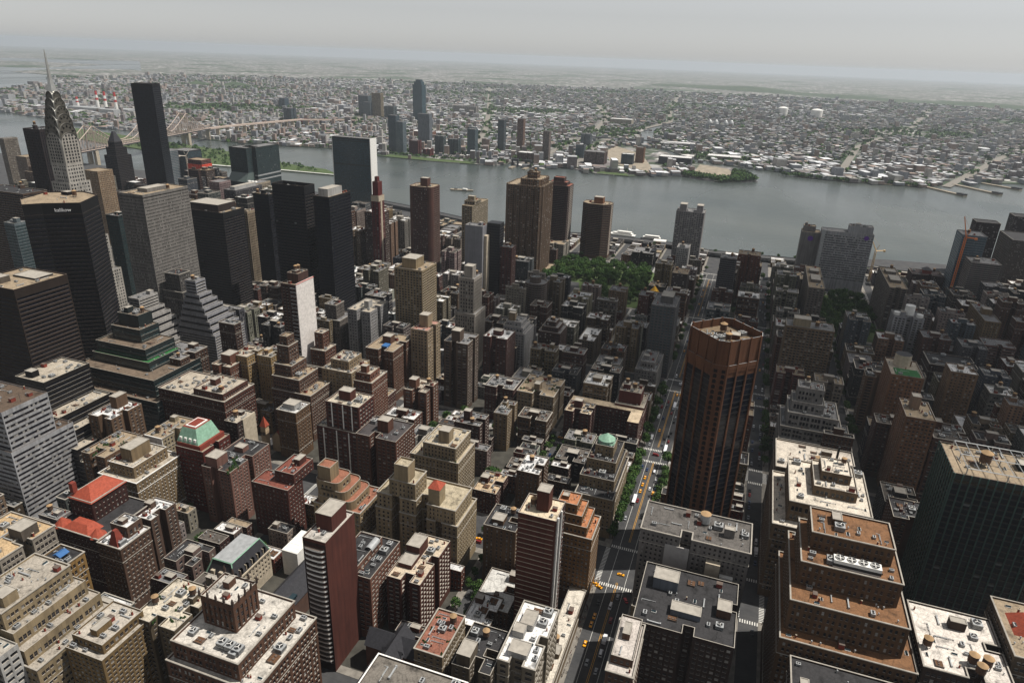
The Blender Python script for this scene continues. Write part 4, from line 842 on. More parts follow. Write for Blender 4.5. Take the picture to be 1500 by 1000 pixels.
B('h2', T_, 'grey brown balcony tower with square brick bulkhead and glass penthouse', 'apartment tower', 'slab', rgb(106, 88, 74), GREY, lm='the grey brown balcony tower', rect_=(560, 588, 233, 258, 71), heads=[(.15, .5, .4, .75, 11)])
B('h3', A_, 'white brick apartment block with blank end wall and stepped terraces', 'apartment building', 'flat', rgb(190, 188, 186), GREY, lm='the white stepped block', rect_=(672, 706, 212, 240, 44), up=[(2, 6, 3, 2, 50), (5, 10, 6, 4, 55)], heads=[(.2, .5, .5, .9, 9, TANB)])
tower(T_, 'round cornered tower ringed with curved balcony bands beside the park road', 'apartment tower', [(lobed(806, 834, 232, 260, 12), 0, 58), (lobed(812, 826, 240, 254, 6), 57, 65)], 'bands', rgb(110, 96, 88), GREY, glass='curtain', lm='the ringed balcony tower')
B('h5', A_, 'dark brick building with pale curved terrace rims', 'apartment building', 'flat', rgb(90, 66, 58), GREY, lm='the pale-rimmed dark brick', rect_=(704, 734, 180, 206, 38), up=[(4, 3, 4, 3, 43), (8, 6, 8, 6, 48)])
B('h6', A_, 'pink brick building with square red tower near the tunnel road', 'apartment building', 'flat', rgb(132, 84, 76), GREY, lm='the pink brick building', heads=[(.4, .65, .4, .7, 9)])
B('h7', A_, 'white building with chunky roof tower below the park trees', 'apartment building', 'flat', WHT, GREY, lm='the chunky white building', heads=[(.3, .6, .4, .8, 9, WHT)])
B('h8', A_, 'dark red apartment block with white roof and brown stack', 'apartment building', 'slab', rgb(92, 66, 56), SILVER, lm='the white-roofed dark block', heads=[(.5, .72, .15, .4, 8)])
B('h9', A_, 'long grey tan apartment block with cluttered white roof', 'apartment building', 'flat', rgb(124, 110, 94), SILVER, lm='the long cluttered white roof', dens=1.6)
B('h10', A_, 'dark red brick block with white wall penthouse, left of the roof garden', 'apartment building', 'prewar', rgb(92, 58, 50), GREY, lm='the white-penthouse dark brick', rect_=(553, 577, 183, 212, 36))
B('h11', A_, 'wide tan apartment house covered by a leafy roof garden', 'apartment building', 'prewar', rgb(160, 140, 112), TAN, lm='the leafy roof garden', rect_=(554, 594, 144, 180, 36), heads=[(.2, .4, .45, .6, 7)], dens=1.6)
for k in range(12): inst(PROT['roof_planting'], 'roof_planting', BLD[-1][0], (R.uniform(557, 591), R.choice([146.5, 150, 165, 177]), 35.0), R.random()*3, R.uniform(.8, 1.4))
B('h12', A_, 'brown balcony block with brick stack in the sun, left of the grey brown tower', 'apartment building', 'slab', rgb(122, 84, 66), CREAM, lm='the sunlit balcony block', rect_=(504, 530, 250, 273, 42), heads=[(.2, .5, .55, .85, 9)])
B('h13', A_, 'dark brick block with tank, left of the tall red blank wall', 'apartment building', 'slab', rgb(86, 62, 54), GREY, lm='the tank-topped dark brick', rect_=(672, 692, 102, 126, 36), heads=[(.3, .6, .45, .7, 8)], tank=1)
B('h14', A_, 'pale grey terraced building running along the wide street', 'apartment building', 'flat', rgb(156, 152, 146), GREY, lm='the pale terraced street block', rect_=(640, 690, 62, 84, 40), up=[(8, 10, 4, 4, 46)], dens=1.6)
B('h15', A_, 'bright red brick building with blank upper wall', 'apartment building', 'prewar', rgb(116, 58, 50), CREAM, lm='the blank-walled red brick', rect_=(562, 592, 62, 88, 38), up=[(5, 8, 4, 2, 49, 'blank')])
q = D['i1']
tower(T_, 'broad tan brick balcony slab with cream bulkhead right of the diagonal tower', 'apartment tower', [(rect(720, 744, -100, -54), 0, 81)], 'balcony', rgb(140, 118, 92), GREY, lm='the broad tan balcony slab', heads=[(.2, .7, .5, .85, 8, CRM)])
tower(T_, 'white scalloped balcony tower with drum shaped roof house', 'apartment tower', [(rect(872, 896, -212, -180), 0, 60)], dict(ST['balcony'], d=1.3), rgb(186, 186, 188), GREY, lm='the white scalloped tower', dens=.4)
x = MB(); x.cyl(884, -197, 5.4, 5.4, 59, 71, 16, 0, 0); 
for yy in (-208, -184): x.cyl(880, yy, 3.6, 3.6, 59, 62.5, 14, 0, 0)
x.build('roof_drum', [M['white']], BLD[-1][0])
tower(T_, 'tall orange brick tower with green turf roof and fluted drum', 'apartment tower', [(rect(632, 672, -166, -140), 0, 80)], 'flat', rgb(150, 108, 78), CREAM, lm='the green turf roof tower', dens=.6)
x = MB(); x.box(634, 650, -164, -144, 79.05, 79.4, 0); x.build('roof_turf', [M['turf']], BLD[-1][0]); x = MB(); x.cyl(660, -152, 7, 7, 78, 90, 12, 0, 1); x.build('roof_drum', [M['stone'], M['dark']], BLD[-1][0])
tower(T_, 'tall orange brick tower with bare tan roof and fluted shaft, nearer of the two', 'apartment tower', [(rect(548, 582, -160, -139), 0, 80)], 'flat', rgb(150, 108, 78), TAN, lm='the near orange brick tower', dens=.4, heads=[(.5, .72, .45, .75, 11, rgb(170, 142, 118))])
B('i7', A_, 'long dark brick institution with rooftop machines, below the scalloped tower', 'building', 'prewar', rgb(74, 54, 48), TAR, lm='the long dark institution', rect_=(782, 818, -252, -206, 40), dens=2)
B('i8', A_, 'apartment slab with one blank yellow wall on the right', 'apartment building', 'flat', rgb(140, 118, 86), GREY, lm='the blank yellow wall', rect_=(925, 998, -305, -288, 52), heads=[(.4, .55, .2, .8, 7)])
B('i9', A_, 'pink banded brick block with glass roof house on the right', 'apartment building', 'bands', rgb(126, 92, 84), GREY, lm='the pink banded block', rect_=(856, 882, -304, -273, 45))
tower(L_, 'pale loft building stepping back to a white tower with slot windows', 'loft building', [(rect(566, 612, -112, -54), 0, 32), (rect(570, 610, -103, -54), 31, 42), (rect(574, 608, -98, -58), 41, 54), (rect(580, 602, -86, -60), 53, 62), (rect(584, 600, -84, -63), 61, 74, 'strip')], 'loft', rgb(168, 164, 158), GREY, lm='the pale stepped loft', dens=.6)
B('j2', O_, 'block with very broad pale roof, black tanks and a smoke stack', 'office building', 'loft', rgb(122, 106, 88), rgb(196, 186, 172), lm='the broad pale roof', rect_=(468, 510, -101, -47, 60), dens=.5, tank=0)
r_ = BLD[-1][0]
for k in range(3): inst(PROT['round_tank'], 'round_tank', r_, (480+(k % 2)*6, -74-(k//2)*5-k*2, 59), 0, 1.3, None)
x = MB(); x.cyl(488, -88, .9, .8, 58, 74, 10, 0, 0); x.build('smoke_stack', [M['dark']], r_)
B('j3', O_, 'tan office block with broad pale roof and a stepped penthouse', 'office building', 'loft', rgb(136, 114, 88), rgb(206, 196, 180), lm='the pale stepped penthouse roof', rect_=(407, 461, -101, -53, 72), up=[(14, 6, 8, 14, 78), (24, 10, 12, 18, 84)], down=[(8, 3, 0, 8, 58)], dens=.8, indiv=0)
tower(O_, 'massive brown brick office with orange terrace roofs and a row of roof fans', 'office building',
      [(rect(296, 366, -110, -48), 0, 62), (rect(304, 362, -104, -50), 61, 80), (rect(318, 356, -100, -53), 79, 94), (rect(331, 354, -96, -57), 93, 104)], 'prewar', rgb(112, 84, 58), rgb(122, 88, 60), lm='the orange-roofed brown office', dens=.3, indiv=100, tank=0)
r_ = BLD[-1][0]
x = MB(); x.box(320, 325, -90, -68, 93, 97.5, 0); x.box(319.9, 325.1, -90.1, -67.9, 94, 95.6, 1)
for k in range(4): x.cyl(322.5, -87+k*5.4, 2.1, 2.2, 97.5, 98.2, 14, 0, None); x.cyl(322.5, -87+k*5.4, 2.0, 2.0, 97.5, 97.7, 14, 1, 1); x.bar((320.6, -87+k*5.4, 98.0), (324.4, -87+k*5.4, 98.0), .2, 0); x.bar((322.5, -88.9+k*5.4, 98.0), (322.5, -85.1+k*5.4, 98.0), .2, 0)
x.build('fan_bank', [M['white'], M['dark']], r_)
grn = rgb(26, 42, 40)
tower(O_, 'dark green framed glass tower with open steel roof frame on the right', 'office tower', [(rect(413, 452, -190, -137), 0, 104), (rect(413, 452, -190, -137), 106, 110, 'blank')], dict(fh=3.9, bay=4.3, ww=3.75, wh=3.1, sill=.4, d=.45, base=4, top=.8, mar=.4), grn, TAN, glass='curtain', lm='the green framed glass tower', dens=1.2, wall='metalwall', coping=M['copingd'], tank=0)
r_ = BLD[-1][0]; x = MB()
for k in range(13): yy = -189.5+k*4.33; x.bar((412.7, yy, 3), (412.7, yy, 110), .28, 0)
for k in range(10): xx = 413.5+k*4.25; x.bar((xx, -136.7, 3), (xx, -136.7, 110), .28, 0)
x.build('steel_mullion', [m_plain('green_steel', rgb(56, 84, 78), .5)], r_)['kind'] = 'stuff'
x = MB()
for k in range(8): x.bar((416, -186+k*6, 113), (450, -186+k*6, 113), .2, 0)
for xx in (416, 433, 450):
    x.bar((xx, -186, 113), (xx, -144, 113), .25, 0)
    for yy in (-186, -165, -144): x.bar((xx, yy, 108), (xx, yy, 113), .25, 0)
x.build('roof_frame', [M['grey']], r_); inst(PROT['water_tank'], 'water_tank', r_, (430, -156, 109), 0, 1.7)
# --- near buildings
tower(O_, 'pale grey classical office with blank west wall at the wide crossing', 'office building', [(rect(342, 371, -31, 31), 0, 73)], 'prewar', rgb(150, 144, 138), rgb(96, 92, 88), lm='the pale classical office', indiv=100, dens=1.6, keepclear=[])
r_ = BLD[-1][0]; x = MB(); x.box(341.2, 342.02, 2, 16, 4, 66, 0); x.build('blank_panel', [m_plain('pale_render', rgb(162, 158, 154), .85, var=.15)], r_)
x = MB(); x.box(338.5, 342, -16, -8, 0, 62, 0); x.box(339.5, 342.2, -24, -16.5, 0, 54, 1); x.build('stair_block', [M['stone'], M['white']], r_)
inst(PROT['round_tank'], 'round_tank', r_, (362, -4, 73), 0, 1.7)
tower(A_, 'dark brown office with cluttered roof plant below the pale classical office', 'office building', [(rect(282, 330, -27, 24), 0, 60)], 'flat', rgb(66, 50, 44), TAR, lm='the dark roof-plant office', dens=2.2, indiv=100, heads=[(.6, .8, .62, .88, 7, rgb(120, 126, 134)), (.25, .4, .35, .65, 3.5, rgb(120, 126, 134)), (.4, .58, .06, .2, 5, BRN)])
tower(A_, 'narrow brown building with stained white roof beside the wide street', 'apartment building', [(rect(246, 281, 17, 30), 0, 60), (rect(252, 280, 18.5, 29), 59, 64)], 'prewar', rgb(108, 80, 62), rgb(188, 180, 172), lm='the stained white roof', indiv=60, dens=.2)
B('m1', O_, 'white banded office tower at the left edge with lower stepped wing', 'office building', 'ribbon', rgb(196, 196, 196), rgb(92, 78, 66), lm='the white banded office', rect_=(278, 312, 458, 512, 90), down=[(2, 12, 2, 0, 60), ], coping=M['copingd'], up=[], dens=.5, tank=0, glass='glass')
B('m3', A_, 'brown brick building with tall blank bulkhead beside the green glass ziggurat', 'apartment building', 'flat', rgb(122, 96, 74), SILVER, lm='the blank-bulkhead brown block', rect_=(337, 366, 433, 456, 60), heads=[(.55, .9, .45, .75, 10)], indiv=40)
B('m4', A_, 'low brown brick building with garden roof', 'apartment building', 'flat', rgb(120, 92, 70), TAN, lm='the brown garden roof', rect_=(302, 336, 402, 424, 54), dens=1.5)
for k in range(5): inst(PROT['roof_planting'], 'roof_planting', BLD[-1][0], (304+k*6, R.uniform(404, 422), 53), k, 1.2)
B('m5', A_, 'tan stepped apartment building with white rimmed square tower', 'apartment building', 'prewar', rgb(158, 136, 104), CREAM, lm='the white-rimmed tan tower', rect_=(300, 330, 374, 396, 54), down=[(5, 6, 6, 6, 46)], heads=[(.2, .75, .3, .75, 10)], coping=M['white'], indiv=80)
B('m6', A_, 'cream building with a blank white side wall', 'apartment building', 'prewar', rgb(196, 180, 148), TAN, lm='the blank white side wall', rect_=(345, 378, 394, 411, 48), indiv=80)
x = MB(); x.box(344.4, 345.05, 394, 411, 14, 48, 0); x.build('whitewashed_wall', [M['white']], BLD[-1][0])
B('m7', A_, 'large dark red brick hotel with belt courses and pale terrace roofs', 'hotel', 'prewar', rgb(104, 66, 54), CREAM, lm='the large dark red hotel', rect_=(408, 446, 390, 460, 50), up=[(3, 4, 3, 36, 55), ], dens=1.6, indiv=100)
B('m8', A_, 'red brick building with pale green copper mansard roof', 'apartment building', 'flat', rgb(112, 50, 42), TAN, lm='the green mansard', rect_=(334, 362, 345, 370, 54), dens=0, indiv=80)
r_ = BLD[-1][0]; x = MB(); x.box(335, 360, 348, 369, 53, 57, 1); x.prism(rect(335.5, 358, 350, 369), 57, 68, 0, 1, False, rect(339.5, 355, 354, 366))
for k in range(4): x.box(336.0+0, 338.4, 352.2+k*4.2, 354.2+k*4.2, 58, 61, 2)
x.box(341, 353.5, 355.5, 364.5, 68, 68.6, 2); x.box(342, 352.5, 356.5, 363.5, 68.6, 68.8, 1); x.build('mansard_roof', [M['copper'], M['brickred'], M['white']], r_)
B('m9', A_, 'pink brick apartment house with planted roof and square bulkhead', 'apartment building', 'flat', rgb(152, 112, 98), TAR, lm='the pink planted house', rect_=(327, 370, 316, 341, 48), heads=[(.05, .3, .5, .9, 8), (.6, .75, .4, .7, 4)], indiv=100)
for k in range(7): inst(PROT['roof_planting'], 'roof_planting', BLD[-1][0], (329+k*2.5, R.uniform(318, 326), 47), k, 1.5)
B('m11', A_, 'brown apartment tower with white roof house near the red church roof', 'apartment building', 'prewar', rgb(124, 96, 70), SILVER, lm='the white-housed brown tower', rect_=(421, 441, 329, 348, 46), heads=[(.2, .7, .2, .8, 5, WHT)], indiv=40)
B('m12', A_, 'narrow dark building with tall white side wall by the green mansard', 'apartment building', 'flat', rgb(70, 52, 46), CREAM, lm='the tall white side wall', rect_=(372, 392, 346, 358, 58))
x = MB(); x.box(378, 392.3, 345.3, 346.02, 10, 58, 0); x.build('whitewashed_wall', [M['stone']], BLD[-1][0])
B('m13', A_, 'red brown brick building with blank right wall and pale framed roof house', 'apartment building', 'flat', rgb(104, 62, 52), rgb(122, 72, 60), lm='the pale-framed roof house', rect_=(329, 346, 270, 300, 44), up=[(8, -14, 0, 14, 52, None)], indiv=60)
tower(A_, 'dark red striped block with broad cream roof and red bulkhead', 'apartment building', [(rect(408, 428, 258, 300), 0, 48), (rect(411, 434, 262, 292), 47, 70)], 'slab', rgb(100, 56, 46), rgb(184, 174, 156), lm='the white-striped red block', heads=[(.35, .7, .4, .75, 8)], indiv=60)
x = MB()
for yy in (268, 276, 286): x.box(410.7, 411.05, yy, yy+.9, 48, 69, 0)
for yy in (262, 270, 281, 293): x.box(407.7, 408.05, yy, yy+.9, 3, 47, 0)
x.build('white_strip', [M['white']], BLD[-1][0])
B('n2', A_, 'dark brick block with black roof and red brick bulkhead', 'apartment building', 'slab', rgb(116, 78, 62), rgb(74, 70, 70), lm='the black-roofed brick block', rect_=(403, 434, 226, 261, 52), heads=[(.35, .62, .35, .62, 10)], indiv=80, dens=.3)
def curvy(lab, lm):
    x0, y0 = 331, 236; t = [(rect(x0-1, x0+30, y0-22, y0+14), 0, 40), (lobed(x0-.5, x0+26, y0-16, y0+13, 5), 39, 46), (lobed(x0, x0+23, y0-11, y0+13, 5), 45, 52), (lobed(x0, x0+18, y0-6, y0+13, 4), 51, 58), (rect(x0+2, x0+12, y0+1, y0+11), 57, 68, 'blank')]
    return tower(A_, lab, 'apartment building', t, 'prewar', rgb(174, 152, 118), rgb(146, 98, 78), lm=lm, indiv=100, dens=.4)
curvy('tan brick building with curved terraces tumbling right and a tall square tank house', 'the curved tan terraces')
x0, y0 = 334, 150
tower(A_, 'large cream apartment house with stepped wings, open topped tower and red pyramid roof', 'apartment building',
      [([(337, 146), (370, 146), (370, 206), (337, 206), (337, 194), (345, 194), (345, 188), (337, 188), (337, 176), (346, 176), (346, 168), (337, 168), (337, 162), (343, 162), (343, 157), (337, 157)], 0, 44),
       ([(338, 148), (366, 148), (366, 205), (338, 205), (338, 194), (346, 194), (346, 188), (338, 188), (338, 176), (347, 176), (347, 168), (338, 168)], 43, 55), (rect(339, 356, 177, 196), 54, 67), (rect(339, 349, 182, 192), 66, 79, 'blank')], 'prewar', rgb(180, 160, 126), rgb(176, 164, 140), lm='the large cream apartment house', indiv=100, dens=.6, parapet=1.4)
r_ = BLD[-1][0]; x = MB(); x.box(340, 349, 160, 168, 54, 66, 0); x.prism(rect(339.5, 349.5, 159.5, 168.5), 66, 70, 1, 1, True, rect(344.3, 344.7, 163.9, 164.1)); x.build('red_capped_turret', [m_plain('cream_brick', rgb(140, 126, 100)), M['terra']], r_)
tower(A_, 'cream apartment house with planted terraces and a blank square penthouse', 'apartment building', [(rect(407, 440, 176, 216), 0, 43), (rect(409, 438, 179, 206), 42, 54)], 'prewar', rgb(170, 152, 122), rgb(176, 164, 142), lm='the blank-penthouse cream house', heads=[(.2, .5, .3, .62, 10)], indiv=80)
for k in range(6): inst(PROT['roof_planting'], 'roof_planting', BLD[-1][0], (408.5, 179+k*5, 42), k, 1.0)
B('n6', A_, 'dark brown block with stack at the edge of the cloud shade', 'apartment building', 'slab', rgb(88, 62, 54), GREY, lm='the dark stack block', rect_=(470, 492, 184, 207, 40), heads=[(.3, .55, .5, .75, 9)])
B('n7', A_, 'slim tan building with cluttered roof in front of the roof garden', 'apartment building', 'flat', rgb(160, 138, 106), GREY, lm='the slim tan building', rect_=(503, 530, 171, 184, 37), dens=2)
B('n9', 'corner_house', 'square dark brick corner house with tan roof', 'house', 'row', rgb(96, 58, 48), rgb(190, 168, 138), lm='the tan-roofed corner house', rect_=(412, 440, 147, 166, 20))
tower(A_, 'dark red courtyard apartment block with cream roof rim', 'apartment building', [(rect(534, 556, 104, 128), 0, 36)], 'flat', rgb(92, 52, 46), rgb(190, 172, 146), lm='the dark red courtyard block', heads=[(.45, .75, .45, .75, 7)])
r_ = BLD[-1][0]; W_, G_ = MB(), MB()
for pp in (rect(556.1, 566, 62, 128), rect(536, 556, 62, 72)):
    for k in range(4): facade(W_, G_, pp[k], pp[(k+1) % 4], 0, 35.5, ST['flat'])
    Rf = MB(); Rf.poly([(a, c, 35.5) for a, c in pp], 0); Rf.build('roof', [M['roof']], r_, color=rgb(190, 172, 146))
W_.build('side_wing', [M['wall'], M['coping'], M['wall']], r_, color=rgb(92, 52, 46)); g_ = G_.build('glazing', [M['glass']], r_); g_['kind'] = 'stuff'
tower('stepped_tower', 'ornate tan stone tower with green copper dome, stepping toward the wide street', 'apartment tower', [(rect(418, 480, 60, 88), 0, 34), (rect(430, 478, 62, 88), 33, 42), (rect(442, 476, 64, 86), 41, 50), (rect(450, 466, 68, 82), 49, 58)], 'prewar', rgb(164, 144, 112), TAR, lm='the green domed tan tower', dens=.8)
x = MB(); x.cyl(458, 75, 7, 5.5, 57, 60, 12, 0, 0); x.cyl(458, 75, 6.6, .3, 60, 64.5, 12, 0, 0); x.build('copper_dome', [M['copper']], BLD[-1][0])
B('n12', A_, 'brown block with white roofs and a tall tank in the middle', 'apartment building', 'flat', rgb(112, 86, 66), SILVER, lm='the white-roofed tank block', rect_=(426, 452, 118, 136, 36), dens=2, tank=1)
tower(A_, 'golden brown apartment tower with castle like stepped top by the avenue corner', 'apartment tower', [(rect(347, 372, 60, 90), 0, 52), (rect(349, 371, 64, 89), 51, 58), (rect(351, 369, 68, 87), 57, 64), (rect(353, 366, 72, 85), 63, 70)], 'prewar', rgb(150, 112, 70), rgb(178, 120, 84), lm='the golden castle-topped tower', indiv=100, dens=.5)
RB = rgb(106, 58, 46)
tower(T_, 'tall blank dark red brick slab with thin white floor lines', 'apartment tower', [(rect(304, 324, 73, 95), 0, 92)], 'blank', RB, rgb(208, 192, 166), lm='the blank red slab', dens=.2, heads=[(.35, .75, .3, .62, 13)], near=True)
x = MB()
for k in range(26): x.box(303.75, 304.02, 74, 94.5, 6+k*3.3, 6.22+k*3.3, 0)
x.build('floor_line', [M['stone']], BLD[-1][0])['kind'] = 'stuff'
x = MB(); W_, G_ = MB(), MB(); facade(W_, G_, (304, 72.95), (324, 72.95), 0, 91, ST['balcony']); W_.build('balcony_front', [M['wall'], M['white'], M['wall']], BLD[-1][0], color=rgb(70, 60, 56)); g_ = G_.build('glazing', [M['glass']], BLD[-1][0]); g_['kind'] = 'stuff'
x.box(306, 307.2, 72.0, 72.9, 4, 92.5, 0); x.box(313, 314, 72.0, 72.9, 4, 92.5, 0); x.build('white_fin', [M['white']], BLD[-1][0])
B('n15', A_, 'brown apartment block with tank left of the blank red slab', 'apartment building', 'flat', rgb(120, 94, 70), TAR, lm='the tan-tanked brown block', rect_=(342, 366, 108, 130, 47), tank=1, indiv=40)
tower('low_hall', 'low hall with broad pale slatted roof below the brown block', 'hall', [(rect(302, 336, 98, 121), 0, 20)], 'row', rgb(110, 78, 60), rgb(198, 196, 190), lm='the broad slatted roof', dens=.3)
tower('low_shop', 'long low shop building with pale roof along the sunny pavement', 'shop', [(rect(262, 346, 60, 71), 0, 13)], 'ribbon', rgb(150, 130, 104), rgb(206, 198, 184), lm='the low pale shop roof', dens=.4)
# left foreground
tower(A_, 'dark red brick hotel with bright red tiled hipped roofs', 'hotel', [(rect(243, 284, 344, 381), 0, 44), (rect(256, 282, 361, 380), 43, 58)], 'prewar', rgb(74, 44, 38), TAR, lm='the red tiled hotel', dens=0, indiv=100)
r_ = BLD[-1][0]; x = MB(); x.prism(rect(255.2, 282.8, 360.2, 380.8), 57.2, 63.5, 0, 0, True, rect(263, 275, 369.5, 371.5))
x.prism(rect(243, 255, 353, 375), 43, 47, 0, 0, True, rect(248, 253, 358, 370)); x.cyl(247, 349, 5.2, .5, 43, 48, 8, 0, 0, True); x.cyl(247, 378, 5.2, .5, 43, 48, 8, 0, 0, True); x.box(257, 260, 376, 379, 60, 67, 1)
x.build('red_tiled_roof', [M['terra'], M['brickred']], r_)
tower(A_, 'brown brick tower with brick pyramid stack right of the red tiled hotel', 'apartment building', [(rect(236, 258, 318, 336), 0, 50), (rect(246, 257, 322, 335), 49, 57)], 'prewar', rgb(108, 82, 66), SILVER, lm='the pyramid-stack brown tower', tank=1, indiv=60)
x = MB(); x.prism(rect(237, 243.5, 321, 328), 49, 59, 0, 0, False, rect(239, 241.5, 323.5, 325.5)); x.build('brick_pyramid', [M['brickred']], BLD[-1][0])
B('o3', A_, 'plain brown brick building with sloping glass roof', 'apartment building', 'flat', rgb(112, 88, 74), SILVER, lm='the sloping glass roof', rect_=(271, 292, 332, 349, 42))
tower(L_, 'tan roofed loft building at the left edge with grey bulkheads', 'loft building', [(rect(200, 234, 366, 402), 0, 55)], 'loft', rgb(186, 176, 160), rgb(186, 160, 124), lm='the tan-roofed loft', indiv=60, dens=1.2, heads=[(.1, .35, .5, .9, 5, GREY), (.5, .8, .1, .4, 7, rgb(120, 110, 98))])
tower(L_, 'yellow brick loft with blue awning and water tanks on its roof', 'loft building', [(rect(186, 222, 328, 346), 0, 56)], 'loft', rgb(170, 134, 80), TAR, lm='the blue-awning yellow loft', indiv=60, dens=1.8, tank=1)
r_ = BLD[-1][0]; x = MB(); x.prism(rect(212, 218, 334, 340), 57, 57.2, 0, 0, True); x.prism(rect(212, 218, 334, 340), 57.2, 58.6, 0, 0, False, rect(212, 218, 336.9, 337.1)); x.build('blue_awning', [M['blue']], r_)
inst(PROT['round_tank'], 'round_tank', r_, (194, 340, 57), 0, 1.2); inst(PROT['water_tank'], 'water_tank', r_, (189, 333, 57), 0, 1.1)
tower(L_, 'cream terracotta loft stepping down in many terraces toward the street', 'loft building', [(rect(160, 206, 290, 334), 0, 44), (rect(161, 204, 297, 334), 43, 52), (rect(162, 202, 303, 334), 51, 60), (rect(163, 200, 309, 334), 59, 70)], 'loft', rgb(178, 158, 124), rgb(160, 152, 140), lm='the cream terraced loft', indiv=100, dens=.9, heads=[(.1, .3, .1, .4, 6)])
tower(A_, 'black and tan apartment building with pale roof and corner terrace', 'apartment building', [(rect(174, 204, 264, 288), 0, 46), (rect(178, 203, 267, 287), 45, 51)], 'flat', rgb(150, 124, 84), rgb(176, 168, 156), lm='the black and tan block', indiv=80, dens=.8)
tower(L_, 'white gridded loft at the bottom left corner', 'loft building', [(rect(138, 160, 298, 318), 0, 58)], dict(ST['boxgrid'], top=2, base=3), rgb(208, 206, 200), rgb(160, 154, 144), lm='the bottom left white loft', dens=.6)
BB = rgb(112, 80, 62)
tower(L_, 'big brown brick loft with crowned roof tower and three roof fans', 'loft building', [(rect(178, 226, 176, 226), 0, 58), (rect(181, 223, 186, 224), 57, 68), (rect(196, 213, 199, 218), 67, 84, 'strip')], 'loft', BB, rgb(196, 190, 180), lm='the crowned brown loft', indiv=100, dens=1.0, heads=[], parapet=1.2)
r_ = BLD[-1][0]; x = MB()
for i in range(5):
    for px, py in ((196+4.25*i, 198.8), (196+4.25*i, 218.2), (195.8, 199+4.75*i), (213.2, 199+4.75*i)):
        x.box(px-.4, px+.4, py-.4, py+.4, 83.5, 86.2, 0); x.cyl(px, py, .5, .05, 86.2, 88, 6, 0)
x.build('crown_pinnacle', [m_plain('dark_terracotta', rgb(62, 50, 44), .8)], r_)['kind'] = 'stuff'
for k in range(3): inst(PROT['cooling_tower'], 'cooling_tower', r_, (187+k*.2, 190.5+k*4.6, 67.8), 0, 1.0)
tower(A_, 'green brown apartment block with planted ledges and busy pale roof', 'apartment building', [(rect(200, 232, 244, 272), 0, 48)], 'flat', rgb(120, 106, 84), rgb(196, 186, 168), lm='the planted-ledge block', indiv=80, dens=2)
for k in range(8): inst(PROT['roof_planting'], 'roof_planting', BLD[-1][0], (202+k*3.6, R.uniform(246, 270), 47), k, .9)
tower(T_, 'thin red brick slab tower with curved white balconies on its left edge', 'apartment tower', [(rect(244, 272, 180, 194), 0, 90)], 'blank', rgb(104, 58, 48), rgb(186, 180, 172), lm='the thin balconied red slab', heads=[(.35, .85, .15, .85, 10)], dens=.2, near=True)
r_ = BLD[-1][0]; x = MB(); W_, G_ = MB(), MB(); facade(W_, G_, (243.95, 194), (243.95, 180), 0, 88, dict(ST['flat'], ww=2.3, bay=2.6, wh=1.7)); W_.build('window_wall', [M['wall'], M['white'], M['wall']], r_, color=rgb(62, 40, 36)); g_ = G_.build('glazing', [M['glass']], r_); g_['kind'] = 'stuff'
for k in range(24):
    z = 8+k*3.3; pts = [(243.9, 193.2), (242.6, 192), (242.2, 188), (242.2, 184), (242.6, 182), (243.9, 181)]
    b_ = MB(); b_.prism(pts[::-1] if False else [(243.9, 181), (243.9, 193.2), (242.6, 192), (242.2, 188), (242.2, 184), (242.6, 182)], z, z+1.1, 0, 1, True); b_.build('balcony', [M['white'], M['copingd']], r_)
B('p2', A_, 'terraced brick apartment block with vines and an arched glass roof', 'apartment building', 'slab', rgb(140, 98, 80), TAR, lm='the vine-covered terrace block', rect_=(272, 308, 172, 198, 46), up=[(0, 6, 9, 2, 51)], heads=[(.1, .38, .5, .8, 8)], indiv=80)
x = MB()
for k in range(8): a0, a1 = math.pi*k/8, math.pi*(k+1)/8; x.quads([[(289, 183+2.5*math.cos(a0), 50+2.5*math.sin(a0)), (299, 183+2.5*math.cos(a0), 50+2.5*math.sin(a0)), (299, 183+2.5*math.cos(a1), 50+2.5*math.sin(a1)), (289, 183+2.5*math.cos(a1), 50+2.5*math.sin(a1))]], 0)
x.build('glass_vault', [M['grey']], BLD[-1][0])
B('p3', A_, 'dark red balcony block with white sills, tank house and pale roof', 'apartment building', 'balcony', rgb(104, 64, 52), rgb(196, 180, 158), lm='the white-silled balcony block', rect_=(283, 326, 146, 168, 41), heads=[(.5, .78, .5, .9, 8), (.25, .5, .5, .9, 3)], indiv=100, dens=1.2)
B('p4', A_, 'tan apartment block with pink tiled roof terrace', 'apartment building', 'prewar', rgb(156, 138, 110), rgb(138, 92, 76), lm='the pink roof terrace', rect_=(240, 270, 112, 128, 42), indiv=60, dens=1)
for k in range(6): inst(PROT['roof_planting'], 'roof_planting', BLD[-1][0], (242+k*4.5, 113.5+(k % 2)*12, 41), k, .8)
tower('low_block', 'flat grey foreground roof with white rim at the bottom edge', 'building', [(rect(150, 206, 84, 128), 0, 72)], 'loft', rgb(120, 108, 94), rgb(116, 110, 102), lm='the flat grey foreground roof', dens=.15, coping=M['white'])
B('p6', A_, 'grey tan apartment block with square tower and dark terrace roof', 'apartment building', 'flat', rgb(120, 108, 90), TAR, lm='the dark terrace roof block', rect_=(238, 268, 85, 106, 42), heads=[(.05, .4, .55, .9, 7)], indiv=80)
B('p7', A_, 'pale cornice building with brilliant white cluttered roof', 'apartment building', 'loft', rgb(160, 148, 128), rgb(232, 230, 226), lm='the brilliant white roof', rect_=(245, 288, 64, 84, 47), heads=[(.55, .8, .45, .8, 4, WHT), (.1, .3, .3, .8, 3.5, WHT), (.4, .55, .6, .9, 4, WHT)], indiv=100, dens=2)
